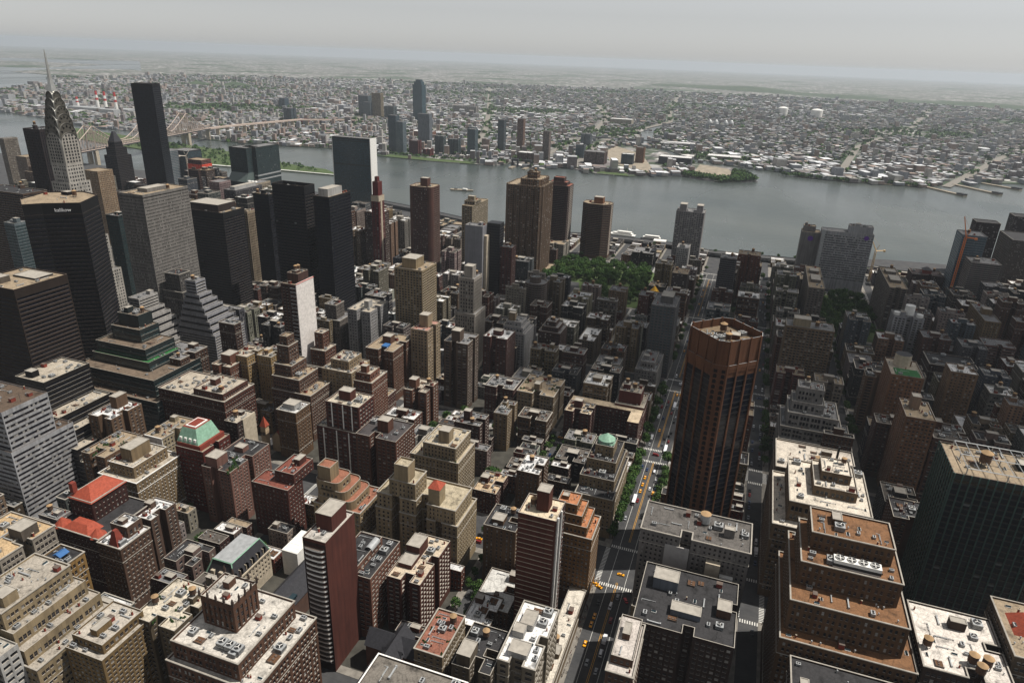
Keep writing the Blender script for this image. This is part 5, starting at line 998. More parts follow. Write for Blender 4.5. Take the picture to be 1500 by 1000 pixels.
tower('low_house', 'low building with white painted roof by the tree lined street', 'building', [(rect(284, 312, 104, 121), 0, 21)], 'row', rgb(110, 84, 68), rgb(232, 230, 226), lm='the white painted low roof', dens=1.5)
B('jq', L_, 'dark brown loft with white roof and wooden tanks at the bottom right', 'loft building', 'loft', rgb(72, 56, 46), rgb(212, 204, 194), lm='the tank-roofed brown loft', rect_=(298, 344, -150, -112, 66), indiv=100, dens=2, tank=1)
inst(PROT['water_tank'], 'water_tank', BLD[-1][0], (308, -134, 65), 0, 1.2); inst(PROT['water_tank'], 'water_tank', BLD[-1][0], (308, -140, 65), 0, 1.2); inst(PROT['water_tank'], 'water_tank', BLD[-1][0], (302, -136, 65), 0, 1.2)
tower(L_, 'tan loft with red hipped roof house at the bottom right corner', 'loft building', [(rect(314, 356, -200, -152), 0, 72)], 'loft', rgb(112, 96, 78), TAN, lm='the red-hipped corner loft', dens=.8)
x = MB(); x.prism(rect(330, 346, -170, -156), 71, 76, 0, 0, True, rect(333, 343, -164, -162)); x.build('hipped_roof', [M['terra']], BLD[-1][0])
tower(L_, 'brown loft with black roof below the orange-roofed office', 'loft building', [(rect(246, 292, -112, -54), 0, 56)], 'loft', rgb(82, 62, 50), TAR, lm='the black-roofed loft', indiv=60, dens=1.5, tank=1)
# ---------------------------------------------------------------- land, water, streets
def structure(o): o['kind'] = 'structure'; return o
def slab(name, pts, z1, mat, depth=4.0, z0=None):
    me = bpy.data.meshes.new(name); b = bmesh.new()
    vs = [b.verts.new((x, y, z1)) for x, y in pts]; f = b.faces.new(vs); bmesh.ops.recalc_face_normals(b, faces=[f])
    if f.normal.z < 0: f.normal_flip()
    if depth:
        g = bmesh.ops.extrude_face_region(b, geom=[f]); 
        for v in [e for e in g['geom'] if isinstance(e, bmesh.types.BMVert)]: v.co.z = z1
        for v in vs: v.co.z = z1-depth
        bmesh.ops.recalc_face_normals(b, faces=b.faces)
    bmesh.ops.triangulate(b, faces=[f for f in b.faces if len(f.verts) > 4])
    b.to_mesh(me); b.free(); me.materials.append(mat)
    o = bpy.data.objects.new(name, me); col.objects.link(o); return structure(o)
FAR = 62000
slab('water', [(-4000, -9000), (300, -9000), (3080, -8460), (3080, 8460), (300, 9010), (-4000, 9000)], -2.5, M['water'], 0)
slab('water', [(3080, -8460), (5000, -7480), (5000, 7480), (3080, 8460)], -2.5, M['water'], 0)
slab('water', [(5000, 2000), (8700, 2000), (7790, 4500), (6360, 6360), (5000, 7480)], -2.5, M['water'], 0)
slab('ground', [(-3000, -5000), (1430, -5000), (1425, -350), (1412, -250), (1340, -80), (1312, 0), (1312, 60), (1345, 120), (1345, 260), (1328, 330), (1335, 520), (1400, 700), (1450, 880), (1470, 1200), (1500, 1900), (1560, 3400), (1400, 6000), (-3000, 6000)], 0.0, M['asphalt'], 4)
QS = [(2540, -3000), (2620, -1500), (2705, -830), (2640, -700), (2565, -600), (2440, -486), (2410, -290), (2450, -140), (2510, -90), (2560, 50), (2668, 190), (2780, 280), (3009, 409), (3300, 470), (3640, 517), (4130, 487), (4900, 420), (4905, 450), (4180, 544), (3935, 591), (3595, 572), (3246, 545), (3012, 446), (2718, 291), (2581, 215), (2523, 75), (2262, -9), (2190, 80), (2180, 95), (2236, 212), (2211, 299), (2140, 365), (2135, 468), (2200, 560), (2202, 600), (2130, 630), (2135, 700), (2196, 764), (2120, 800), (2107, 872), (2092, 1004), (2105, 1213), (2180, 1447), (2128, 1649), (2124, 1856), (2150, 2107), (2200, 2600), (2500, 3600), (3300, 4700), (4300, 5400), (4900, 6200), (6480, 6260), (7000, 5660), (7800, 4500), (8460, 3080), (8860, 1600), (9000, 0), (8870, -1560), (8460, -3080), (7800, -4500), (6900, -5800), (4500, -7800), (3000, -7000)]
slab('distant_ground', QS, 0.0, M['land'], 4)
slab('island', [(1651, 1520), (1656, 1460), (1680, 1300), (1690, 1106), (1704, 1108), (1767, 1192), (1805, 1388), (1870, 1557), (1930, 1711), (2020, 2100), (2150, 2700), (2000, 2700), (1840, 2100), (1760, 1700)], 0.2, M['lawn'], 3)
def far_sheet(name, a0, a1, mat, z0=0.0, ra_=9000.0, rb_=64000.0):
    r0 = 9000.0; b = MB(); rr = np.geomspace(ra_, rb_, 26); aa = np.radians(np.linspace(a0, a1, 40))
    z = lambda r: z0-(r*r-r0*r0)/1.49e7
    for ra, rb in zip(rr[:-1], rr[1:]):
        for p, q in zip(aa[:-1], aa[1:]): b.quads([[(ra*math.cos(p), ra*math.sin(p), z(ra)), (rb*math.cos(p), rb*math.sin(p), z(rb)), (rb*math.cos(q), rb*math.sin(q), z(rb)), (ra*math.cos(q), ra*math.sin(q), z(ra))]], 0)
    return structure(b.build(name, [mat]))
far_sheet('distant_ground', -70, 46, M['land']); far_sheet('distant_ground', 46, 100, M['land'], 0.0, 15500.0); far_sheet('water', 46, 100, M['water'], -2.5, 9000.0, 15600.0)       # the far country falls away with the curve of the earth
slab('far_shore', [(5200, 6300), (6500, 6450), (7200, 7600), (6400, 7900), (5400, 7300)], 0.0, M['land'], 3)
slab('far_shore', [(6400, 8200), (8300, 9300), (8000, 10800), (5200, 10400)], -4.0, M['land'], 3)
slab('far_shore', [(9000, 12600), (12500, 13800), (14500, 19000), (8000, 20000)], -17.0, M['land'], 3)
# low wooded ridge in the distance
def hill(name, x0, y0, x1, y1, h, wd, n=40):
    b = MB(); P = []
    for i in range(n+1):
        t = i/n; cx_, cy_ = x0+(x1-x0)*t, y0+(y1-y0)*t; hh = h*(.6+.4*math.sin(t*9)+.25*math.sin(t*31))*min(1, 6*t, 6*(1-t)); hh = max(hh, 1)
        P.append([(cx_-wd, cy_, 0), (cx_-wd*.4, cy_, hh*.8), (cx_, cy_, hh), (cx_+wd*.5, cy_, hh*.7), (cx_+wd, cy_, 0)])
    for a, c in zip(P[:-1], P[1:]):
        for k in range(4): b.quads([[a[k], a[k+1], c[k+1], c[k]]], 0)
    k = NT('wooded_ridge'); k.set('Base Color', k.ramp(k.noise(.012, detail=5), [(.35, (.02, .04, .015, 1)), (.7, (.05, .075, .03, 1))])); k.set('Roughness', .95)
    return structure(b.build(name, [k.m]))
hill('hills', 11500, 1700, 8200, -4200, 48, 500)
hill('hills', 5300, 4300, 5000, 4700, 30, 180)
AV = {'a5': (65, 95), 'mad': (223, 247), 'park': (370, 412), 'lex': (536, 558), 'third': (687, 717), 'second': (903, 933), 'first': (1130, 1165)}
BX = [(95, 223), (247, 370), (412, 536), (558, 687), (717, 903), (933, 1130), (1165, 1300)]
BY = [(60, 121), (139, 200), (218, 280), (298, 359), (377, 439), (457, 518), (536, 598), (616, 677), (707, 767), (785, 846), (864, 925), (943, 1004), (1022, 1083), (1101, 1162), (1180, 1241), (1259, 1320), (1338, 1399),
      (-31, 30), (-110, -49), (-190, -128), (-269, -208), (-349, -287), (-428, -367), (-508, -446), (-588, -526)]
for (x0, x1) in BX:
    for (y0, y1) in BY:
        if x0 > 1100 and (y0 > 360 or y0 < -360): x1 = 1320
        o = MB(); o.prism([(x0-3, y0-3), (x1+3, y0-3), (x1+3, y1+3), (x0-3, y1+3)], -.5, .15, 0, 0); o.poly([(x0+2, y0+2, .156), (x1-2, y0+2, .156), (x1-2, y1-2, .156), (x0+2, y1-2, .156)], 1); structure(o.build('pavement', [M['pave'], M['yard']]))
mk = MB(); ym = MB()
for y in (39.5, 50.5): mk.quads([[(60, y-.12, .006), (1160, y-.12, .006), (1160, y+.12, .006), (60, y+.12, .006)]])
for x in range(60, 1150, 9):
    if not any(a-4 < x < b+4 for a, b in AV.values()): [ym.quads([[(x, yy, .010), (x+8.9, yy, .010), (x+8.9, yy+.22, .010), (x, yy+.22, .010)]]) for yy in (44.3, 45.2)]
def zebra(x0, x1, y0, y1, along_x):
    if along_x:
        x = x0
        while x < x1: mk.quads([[(x, y0, .014), (x+.7, y0, .014), (x+.7, y1, .014), (x, y1, .014)]]); x += 1.5
    else:
        y = y0
        while y < y1: mk.quads([[(x0, y, .014), (x1, y, .014), (x1, y+.7, .014), (x0, y+.7, .014)]]); y += 1.5
for a, (x0, x1) in AV.items():
    for (y0, y1) in BY[:6]+BY[17:20]:
        for yy in (y0-3, y1): zebra(x0+3.3, x1-3.3, yy-.6, yy+2.6, True)
    for y0, y1 in ((33, 57), (-46, -34), (124, 136), (203, 215)):
        for xx in (x0-1, x1-2): zebra(xx, xx+3, y0, y1, False)
structure(mk.build('road_markings', [M['marking']])); structure(ym.build('road_centre_markings', [M['ymark']]))
ROADS = [[(2200, 720), (2700, 740), (3300, 760), (4300, 900), (6500, 1500)], [(2250, 560), (2800, 640), (3400, 640), (4300, 520), (5600, 700), (8000, 900)], [(2300, 960), (3200, 1250), (4400, 1700), (7500, 2900)], [(3100, 1900), (4300, 2500), (6500, 3300)], [(2560, -260), (3600, -420), (5200, -900), (8000, -1500)], [(3050, 760), (3030, 1300), (3000, 1950)], [(2480, -560), (3600, -1000), (6000, -2300)]]
def near_road(x, y, w):
    for P in ROADS:
        for (ax, ay), (bx, by) in zip(P[:-1], P[1:]):
            L2 = (bx-ax)**2+(by-ay)**2; t = min(max(((x-ax)*(bx-ax)+(y-ay)*(by-ay))/L2, 0), 1)
            if (x-ax-t*(bx-ax))**2+(y-ay-t*(by-ay))**2 < w*w: return True
    return False
for P in ROADS:
    b = MB()
    for (ax, ay), (bx, by) in zip(P[:-1], P[1:]):
        L = math.hypot(bx-ax, by-ay); nx, ny_ = -(by-ay)/L*13, (bx-ax)/L*13
        b.quads([[(ax-nx, ay-ny_, .3), (ax+nx, ay+ny_, .3), (bx+nx, by+ny_, .3), (bx-nx, by-ny_, .3)][::-1]])
    structure(b.build('road', [M['pave']]))
# elevated riverside drive and parkland sheets
b = MB(); P_ = [(1298, -900), (1300, -300), (1300, -80), (1290, 0), (1288, 60), (1312, 130), (1316, 260), (1300, 330), (1306, 520), (1370, 700), (1420, 880)]
for (xa, ya), (xb, yb) in zip(P_[:-1], P_[1:]):
    b.quads([[(xa-11, ya, 7), (xa+11, ya, 7), (xb+11, yb, 7), (xb-11, yb, 7)], [(xa-11, ya, 5.6), (xa-11, ya, 8), (xb-11, yb, 8), (xb-11, yb, 5.6)], [(xa+11, ya, 8), (xa+11, ya, 5.6), (xb+11, yb, 5.6), (xb+11, yb, 8)], [(xa+11, ya, 5.6), (xa-11, ya, 5.6), (xb-11, yb, 5.6), (xb+11, yb, 5.6)]])
structure(b.build('riverside_road', [M['asphalt']]))
slab('park_lawn', [(936, 130), (1126, 130), (1126, 292), (936, 292)], .22, M['lawn'], 0)
slab('garden_lawn', [(936, -186), (1126, -186), (1126, -112), (936, -112)], .22, M['lawn'], 0)
slab('road', [(900, 180), (935, 215), (1020, 236), (1020, 252), (930, 240), (895, 205)], .26, M['asphalt'], 0)
slab('riverside_lawn', [(2140, 366), (2140, 467), (2185, 470), (2190, 380)], .15, M['lawn'], 0)
slab('riverside_lawn', [(2108, 872), (2094, 1004), (2107, 1190), (2150, 1190), (2150, 880)], .15, M['lawn'], 0)
slab('bare_lot', [(2330, 60), (2480, 90), (2540, 190), (2330, 190), (2290, 140)], .12, M['gravel'], 0)
slab('bare_lot', [(2435, -480), (2414, -290), (2432, -130), (2500, -130), (2520, -300), (2560, -560)], .12, M['gravel'], 0)
slab('rail_yard', [(2250, 300), (2700, 420), (2900, 560), (2700, 560), (2380, 470)], .12, M['gravel'], 0)
slab('island_wall', [(1652, 1520), (1656, 1462), (1681, 1302), (1690, 1108), (1695, 1108), (1688, 1302), (1664, 1462), (1660, 1520)], 1.6, M['white'], 3)

# ---------------------------------------------------------------- trees
def leaf_mesh(name, seed, h, r, n, leaf, lobes=8):
    g = np.random.default_rng(seed); L = []
    for i in range(lobes):
        a = g.random()*6.283; rr = r*.62*math.sqrt(g.random()); L.append((rr*math.cos(a), rr*math.sin(a), h*(.42+.42*g.random())-rr*.15, r*(.36+.26*g.random())))
    L.append((0, 0, h*.76, r*.52)); b = MB(); Q = []; RN = []
    for i in range(n):
        x, y, z, q = L[g.integers(len(L))]; d = g.normal(size=3); d /= np.linalg.norm(d); d[2] = d[2]*.8+.12
        p = np.array([x, y, z])+d*q*(.62+.42*g.random()); nn = d+g.normal(size=3)*.55; nn /= np.linalg.norm(nn)
        u = np.cross(nn, g.normal(size=3)); u /= np.linalg.norm(u); v = np.cross(nn, u); s = leaf*(.6+.7*g.random())
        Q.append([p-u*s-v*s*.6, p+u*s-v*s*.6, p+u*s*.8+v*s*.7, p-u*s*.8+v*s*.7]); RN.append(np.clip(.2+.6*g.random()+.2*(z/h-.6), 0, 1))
    b.quads(Q, 0, RN)
    return b.mesh(name, [M['leaf']])
def trunk_mesh(seed, h):
    g = random.Random(seed); b = MB(); b.cyl(0, 0, .32, .2, 0, h*.5, 7, 0, None)
    for k in range(5):
        a = k*1.26+g.random(); z = h*(.3+.1*g.random()); q = (math.cos(a)*h*.2, math.sin(a)*h*.2, h*(.62+.15*g.random()))
        p = (0, 0, z); b.bar(p, q, .09)
    return b.mesh('trunk', [M['bark']])
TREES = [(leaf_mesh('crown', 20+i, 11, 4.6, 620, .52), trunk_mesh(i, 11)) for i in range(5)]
TREEL = []
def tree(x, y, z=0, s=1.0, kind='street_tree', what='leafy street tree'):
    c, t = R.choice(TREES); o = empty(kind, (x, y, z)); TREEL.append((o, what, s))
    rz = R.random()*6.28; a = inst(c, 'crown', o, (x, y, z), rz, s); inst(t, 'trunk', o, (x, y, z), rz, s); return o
for x0, x1, y0, y1, n, lab in ((938, 1124, 134, 288, 150, 'park'), (940, 1122, -184, -114, 70, 'plaza')):
    placed = []
    for _ in range(3000):
        if len(placed) >= n: break
        x, y = R.uniform(x0, x1), R.uniform(y0, y1)
        if lab == 'park' and ((980 < x < 1030 and 150 < y < 190) or (x < 1022 and 210 < y < 255)): continue
        if all((x-a)**2+(y-c)**2 > 62 for a, c in placed): placed.append((x, y)); tree(x, y, .2, R.uniform(1.25, 1.75), 'park_tree', 'broad park tree')

# ---------------------------------------------------------------- fill of the blocks
HR = [f for _, f, _, _ in BLD]
def free(r, m=.6):
    return all(r[1]+m <= a[0] or r[0]-m >= a[1] or r[3]+m <= a[2] or r[2]-m >= a[3] for a in HR)
# ---------------------------------------------------------------- churches, bridge, boats, cranes
def church_parts():
    # dark slate gothic church, bottom left of centre
    r_ = empty('church', (222, 140, 0), 'brown gothic church with dark slate roofs and slender spires', 'church'); b = MB(); s = MB(); t = MB()
    X0, X1, Y0, Y1 = 212, 268, 136, 160; ym = (Y0+Y1)/2
    b.prism(rect(X0, X1, ym-6, ym+6), 0, 18, 0, None); b.prism(rect(X0+4, X1, Y0, ym-6), 0, 10, 0, None); b.prism(rect(X0+4, X1, ym+6, Y1), 0, 10, 0, None)
    for k in range(9): b.box(X0+6+k*6, X0+7+k*6, Y0-1, Y0, 0, 9, 0); b.box(X0+6+k*6, X0+7+k*6, Y1, Y1+1, 0, 9, 0)
    s.quads([[(X0, ym-6.5, 17.5), (X1, ym-6.5, 17.5), (X1, ym, 26), (X0, ym, 26)], [(X1, ym+6.5, 17.5), (X0, ym+6.5, 17.5), (X0, ym, 26), (X1, ym, 26)]])
    b.poly([(X0, ym-6, 17.9), (X0, ym, 25.8), (X0, ym+6, 17.9)][::-1]); b.poly([(X1, ym-6, 17.9), (X1, ym, 25.8), (X1, ym+6, 17.9)])
    for sg in (-1, 1): s.quads([[(X0+3, ym+sg*6, 14), (X1+.5, ym+sg*6, 14), (X1+.5, ym+sg*12.6, 9.6), (X0+3, ym+sg*12.6, 9.6)][::(-1 if sg < 0 else -1)]])
    for k in range(6):
        for sg in (-1, 1):
            x = X0+8+k*8; s.quads([[(x-1.6, ym+sg*6.2, 18), (x, ym+sg*6.2, 21.5), (x, ym+sg*3.2, 21.7), (x-1.6, ym+sg*5, 19)], [(x, ym+sg*6.2, 21.5), (x+1.6, ym+sg*6.2, 18), (x+1.6, ym+sg*5, 19), (x, ym+sg*3.2, 21.7)]])
    b.prism(rect(X1-14, X1-2, Y0-6, Y1+6), 0, 17, 0, None); s.quads([[(X1-15, Y0-6.5, 16.5), (X1-8, Y0-6.5, 24), (X1-8, Y1+6.5, 24), (X1-15, Y1+6.5, 16.5)][::-1], [(X1-1, Y0-6.5, 16.5), (X1-8, Y0-6.5, 24), (X1-8, Y1+6.5, 24), (X1-1, Y1+6.5, 16.5)]])
    b.build('nave_wall', [m_plain('brownstone', rgb(96, 66, 52), .9)], r_); s.build('roof', [M['slate']], r_)
    for x, y, h in ((X0-1, ym-9, 44), (X0+2, Y1+1, 30)):
        t = MB(); t.box(x-2, x+2, y-2, y+2, 0, h*.5, 0); t.cyl(x, y, 2.4, .1, h*.5, h, 8, 0, 0); t.build('spire', [m_plain('spire_stone', rgb(120, 78, 62), .9)], r_)
    HR.append((X0-3, X1+1, Y0-7, Y1+7))
    # red tiled church with square bell tower
    r_ = empty('church', (424, 348, 0), 'small cream church with red tiled roof and pointed bell tower', 'church'); b = MB(); s = MB()
    b.prism(rect(420, 424.5, 361, 366), 0, 26, 0, None); b.prism(rect(426, 444, 349, 360), 0, 14, 0, None)
    for z in (16, 21): b.box(419.8, 424.7, 360.8, 366.2, z, z+.5, 0)
    for k in range(3): b.box(419.7, 419.98, 361.6+k*1.5, 362.4+k*1.5, 17.5, 20.5, 1)
    s.prism(rect(419.4, 425.1, 360.4, 366.6), 26, 35, 0, None, True, rect(422.2, 422.3, 363.4, 363.5)); s.bar((422.25, 363.45, 35), (422.25, 363.45, 41), .12, 1)
    s.quads([[(425.5, 348.5, 13.8), (444.5, 348.5, 13.8), (444.5, 354.5, 20), (425.5, 354.5, 20)], [(444.5, 360.5, 13.8), (425.5, 360.5, 13.8), (425.5, 354.5, 20), (444.5, 354.5, 20)]]); b.poly([(426, 349, 13.9), (426, 354.5, 19.8), (426, 360, 13.9)][::-1])
    b.build('wall', [m_plain('church_stone', rgb(176, 156, 128), .9), M['dark']], r_); s.build('roof', [M['terra'], M['steel']], r_)
    HR.append((418, 446, 347, 368))
    # gilded cone church
    r_ = empty('domed_church', (936, 108, 0), 'pale stone church crowned by a gilded cone', 'church'); b = MB()
    b.box(920, 952, 90, 126, 0, 12, 0); b.box(928, 945, 98, 118, 12, 19, 0)
    b.cyl(936.5, 108, 7.6, 7.6, 19, 27, 12, 0, 0); 
    for k in range(12): a = k*.5236; b.bar((936.5+7.8*math.cos(a), 108+7.8*math.sin(a), 19), (936.5+7.8*math.cos(a), 108+7.8*math.sin(a), 27), .35, 0)
    b.build('wall', [M['stone']], r_); s = MB(); s.cyl(936.5, 108, 8.3, .2, 27, 37, 12, 0, 0, True); s.bar((936.5, 108, 37), (936.5, 108, 39.5), .15, 0); s.build('gilded_cone', [M['gold']], r_)
    HR.append((920, 952, 90, 126))
    # mansion with grey mansard and round dormers, dark-roofed museum hall, white tented roofs
    r_ = empty('mansion', (262, 268, 0), 'ornate cream mansion with grey green mansard and round dormers', 'mansion'); b = MB(); g = MB(); s = MB()
    pp = rect(262, 296, 262, 284)
    for k in range(4): facade(b, g, pp[k], pp[(k+1) % 4], 0, 22, ST['prewar'])
    wall_ring(b, pp, 21, 1, .8); s.prism(rect(262.3, 295.7, 262.3, 283.7), 22, 32, 0, 1, False, rect(266, 292, 266, 280))
    for k in range(6):
        for sx in (0, 1): s.box(263+sx*.4+k*5.4, 265.4+k*5.4, 262.2, 264.6, 22.5, 26, 2)
    for k in range(3): s.box(262.2, 264.6, 265+k*6, 267.6+k*6, 22.5, 26, 2)
    for a, c in (((262.3, 262.3, 22), (266, 266, 32)), ((295.7, 262.3, 22), (292, 266, 32)), ((262.3, 283.7, 22), (266, 280, 32)), ((266, 266, 32), (292, 266, 32)), ((266, 280, 32), (266, 266, 32))): s.bar(a, c, .35, 3)
    b.build('wall', [M['stone'], M['stone'], M['stone']], r_); s.build('mansard_roof', [M['slate'], M['grey'], M['stone'], M['copper']], r_); o = g.build('glazing', [M['glass']], r_); o['kind'] = 'stuff'
    HR.append((261, 297, 261, 285))
    r_ = empty('museum_hall', (240, 236, 0), 'brownstone hall with long black hipped roof and skylight', 'hall'); b = MB(); s = MB()
    b.prism(rect(246, 306, 222, 240), 0, 15, 0, None); s.prism(rect(245.4, 306.6, 221.4, 240.6), 15, 23, 0, 0, True, rect(254, 298, 229, 233)); s.box(262, 270, 222.5, 226, 18, 19.5, 1)
    b.build('wall', [m_plain('hall_brownstone', rgb(88, 66, 56), .9)], r_); s.build('roof', [M['slate'], M['blueglass']], r_); HR.append((245, 307, 221, 241))
    r_ = empty('white_pavilion', (310, 250, 0), 'bright white flat roofed pavilions beside the black hipped roof', 'pavilion'); b = MB()
    for x0, x1, y0, y1, h in ((300, 322, 244, 256, 20), (322.2, 344, 236, 252, 13), (306, 318, 226, 238, 14)):
        b.box(x0, x1, y0, y1, 0, h, 0); 
        for k in range(6): b.box(x0+.5+k*(x1-x0)/6, x0+.75+k*(x1-x0)/6, y0+.2, y1-.2, h, h+.15, 0)
    b.build('white_shell', [M['white']], r_); HR.append((299, 345, 225, 257))
    r_ = empty('stone_house', (325, 214, 0), 'cream stone mansion with flat pale roof and stained terrace', 'house'); b = MB(); g = MB(); f = MB()
    pp = rect(322, 352, 204, 220)
    for k in range(4): facade(b, g, pp[k], pp[(k+1) % 4], 0, 15, ST['prewar'])
    wall_ring(b, pp, 14.4, .8, .6); f.box(323, 336, 206, 218, 15, 18, 0); f.poly([(x, y, 14.9) for x, y in pp]); b.build('wall', [M['stone'], M['stone'], M['stone']], r_); f.build('roof', [M['roof']], r_, color=CREAM); o = g.build('glazing', [M['glass']], r_); o['kind'] = 'stuff'
    HR.append((321, 353, 203, 221))
church_parts()
SKY = [(0, 222), (60, 236), (140, 246), (200, 262), (262, 275), (300, 215), (330, 262), (400, 270), (480, 290), (560, 300), (620, 335), (690, 352), (860, 366), (940, 372), (1000, 378), (1100, 380), (1165, 390), (1300, 398), (1400, 410), (1500, 412)]
def sky_y(px):
    for (a, ya), (b_, yb) in zip(SKY[:-1], SKY[1:]):
        if a <= px <= b_: return ya+(yb-ya)*(px-a)/(b_-a)
    return SKY[0][1] if px < 0 else SKY[-1][1]
CLEAR = [(936, 1128, 128, 294), (936, 1128, -188, -110), (896, 1020, 176, 256), (1310, 1400, -500, 560)]
PAL_L = [(rgb(118, 66, 52), 'red brick'), (rgb(98, 70, 56), 'brown brick'), (rgb(84, 54, 46), 'dark red brick'), (rgb(150, 122, 92), 'tan'), (rgb(176, 166, 150), 'pale stone'), (rgb(72, 54, 46), 'dark brown'), (rgb(128, 118, 108), 'grey'), (rgb(140, 92, 74), 'pink brown'), (rgb(196, 192, 184), 'white'), (rgb(186, 170, 140), 'cream'), (rgb(160, 156, 150), 'light grey')]
PAL_M = [(rgb(128, 118, 108), 'grey'), (rgb(98, 74, 60), 'brown'), (rgb(150, 126, 98), 'tan'), (rgb(170, 160, 146), 'pale stone'), (rgb(60, 58, 60), 'black'), (rgb(110, 72, 58), 'brown brick'), (rgb(96, 100, 104), 'blue grey')]
FILL = []
C2 = [(-200, 565), (150, 565), (262, 480), (330, 450), (400, 440), (470, 420), (520, 400), (600, 395), (700, 400), (900, 380)]
C3 = [(200, 420), (370, 420), (470, 400), (560, 385), (640, 400), (720, 395), (760, 400), (900, 372)]
def pl(C, px): return float(np.interp(px, [c[0] for c in C], [c[1] for c in C]))
def fill_one(x0, x1, y0, y1, h, kindname, noun, style, pal=None):
    px, py = proj((x0+x1)/2, (y0+y1)/2, h)
    if px < -120 or px > 1620 or py > 1150: return
    lim = sky_y(px)
    if x0 < 705 and y0 > 210: lim = max(lim, pl(C2, px))
    elif x0 < 930 and y0 > 210: lim = max(lim, pl(C3, px))
    while py < lim and h > 9: h *= .9; px, py = proj((x0+x1)/2, (y0+y1)/2, h)
    FILL.append(((x0, x1, y0, y1), h, kindname, noun, style, R.choice(pal or PAL_L), rroof())); HR.append((x0, x1, y0, y1))
def zone(x, y):
    """typical heights: (low rows, mid, chance of a mid building)"""
    if y > 530: return (30, 95, .9) if x < 940 else (25, 80, .85)
    if y < -200: return (16, 48, .5)
    if y < -30: return (16, 50, .45) if x > 470 else (20, 40, .3)
    if x < 250: return (18, 40, .5)
    if x < 560: return (15, 26, .12)
    if x < 905: return (14, 44, .42)
    return (13, 40, .5)
for bx0, bx1 in BX:
    for by0, by1 in BY:
        if by0 > 1300 or (by0 > 1000 and bx0 < 500): continue
        for side in (0, 1):
            x = bx0+.3
            while x < bx1-5:
                lo_, mid, pm = zone(x, by0)
                edge = x < bx0+24 or x > bx1-30
                midr = R.random() < (min(pm*2.2, .85) if edge else pm)
                wd = R.uniform(16, 30) if midr else (R.uniform(7, 11) if by0 < 530 else R.uniform(12, 22))
                dp = R.uniform(22, 29) if midr else R.uniform(15, 19)
                wd = min(wd, bx1-x-.3)
                if wd < 5: break
                y0, y1 = (by0+.4, by0+.4+dp) if side == 0 else (by1-.4-dp, by1-.4)
                ok = False
                for shrink in (1, .6, .35):
                    r = (x, x+max(wd*shrink, 6), y0, y1)
                    if free(r) and not any(not (r[1] < c[0] or r[0] > c[1] or r[3] < c[2] or r[2] > c[3]) for c in CLEAR): ok = True; break
                if not ok: x += 4; continue
                h = R.uniform(mid*.6, mid*1.25) if midr else R.uniform(lo_*.8, lo_*1.25)
                if midr: fill_one(*r, h, 'apartment_block' if by0 < 530 else 'office_block', 'block', R.choice(['flat', 'flat', 'prewar', 'slab', 'loft']) if by0 < 530 else R.choice(['strip', 'ribbon', 'prewar', 'flat', 'loft', 'curtain']), PAL_M)
                else: fill_one(*r, h, 'row_house' if by0 < 530 else 'walk_up_house', 'row house', 'row')
                x = r[1]+.05
# visibility of every building from the lens position, by rays over the frame
V, Fc, OW = [], [], []
def addbox(r, h, owner):
    k = len(V); x0, x1, y0, y1 = r
    V.extend([(x0, y0, 0), (x1, y0, 0), (x1, y1, 0), (x0, y1, 0), (x0, y0, h), (x1, y0, h), (x1, y1, h), (x0, y1, h)])
    for f in ((0, 1, 5, 4), (1, 2, 6, 5), (2, 3, 7, 6), (3, 0, 4, 7), (4, 5, 6, 7)): Fc.append(tuple(k+i for i in f)); OW.append(owner)
for i, (_, r, h, _) in enumerate(BLD): addbox(r, h, ('b', i))
for i, f in enumerate(FILL): addbox(f[0], f[1], ('f', i))
bvh = BVHTree.FromPolygons(V, Fc); SEEN = {}
for py in range(150, 1000, 3):
    for px in range(1, 1500, 3):
        d = Vector(_F+_R2*(px-750)/FPX-_U2*(py-500)/FPX).normalized()
        hit = bvh.ray_cast(Vector(CAM), d, 4000)
        if hit[2] is not None:
            s = SEEN.setdefault(OW[hit[2]], [0, 0, 0]); s[0] += 1; s[1] += px; s[2] += py
CEN = {}
for i, f in enumerate(FILL):
    s = SEEN.get(('f', i))
    if not s or s[0] < 3: continue
    (x0, x1, y0, y1), h, kind, noun, style, (c, cname), rc = f
    d_ = math.hypot(x0, y0)
    c2 = tuple(v*R.uniform(.85, 1.1) for v in c[:3])+(1,)
    heads = [(.3, .6, .35, .7, R.uniform(3, 6))] if (noun == 'block' and R.random() < .7) else ()
    r_ = tower(kind, None, None, [(rect(x0, x1, y0, y1), 0, h)], style, c2, rc, heads=heads, tank=.3, dens=(1.6 if noun != 'block' else 1.1) if s[0] > 8 else 0, parapet=.7 if noun != 'block' else 1.0,
               glass='curtain' if style == 'curtain' else 'glass')
    CEN[r_.name] = (s[1]/s[0], s[2]/s[0], noun, cname, rc, h, s[0]); BLD.pop()
for i, (r_, _, _, lm) in enumerate(BLD):
    s = SEEN.get(('b', i))
    if s and s[0] > 6 and lm and len(lm.split()) <= 7: CEN['*'+r_.name] = (s[1]/s[0], s[2]/s[0], lm)
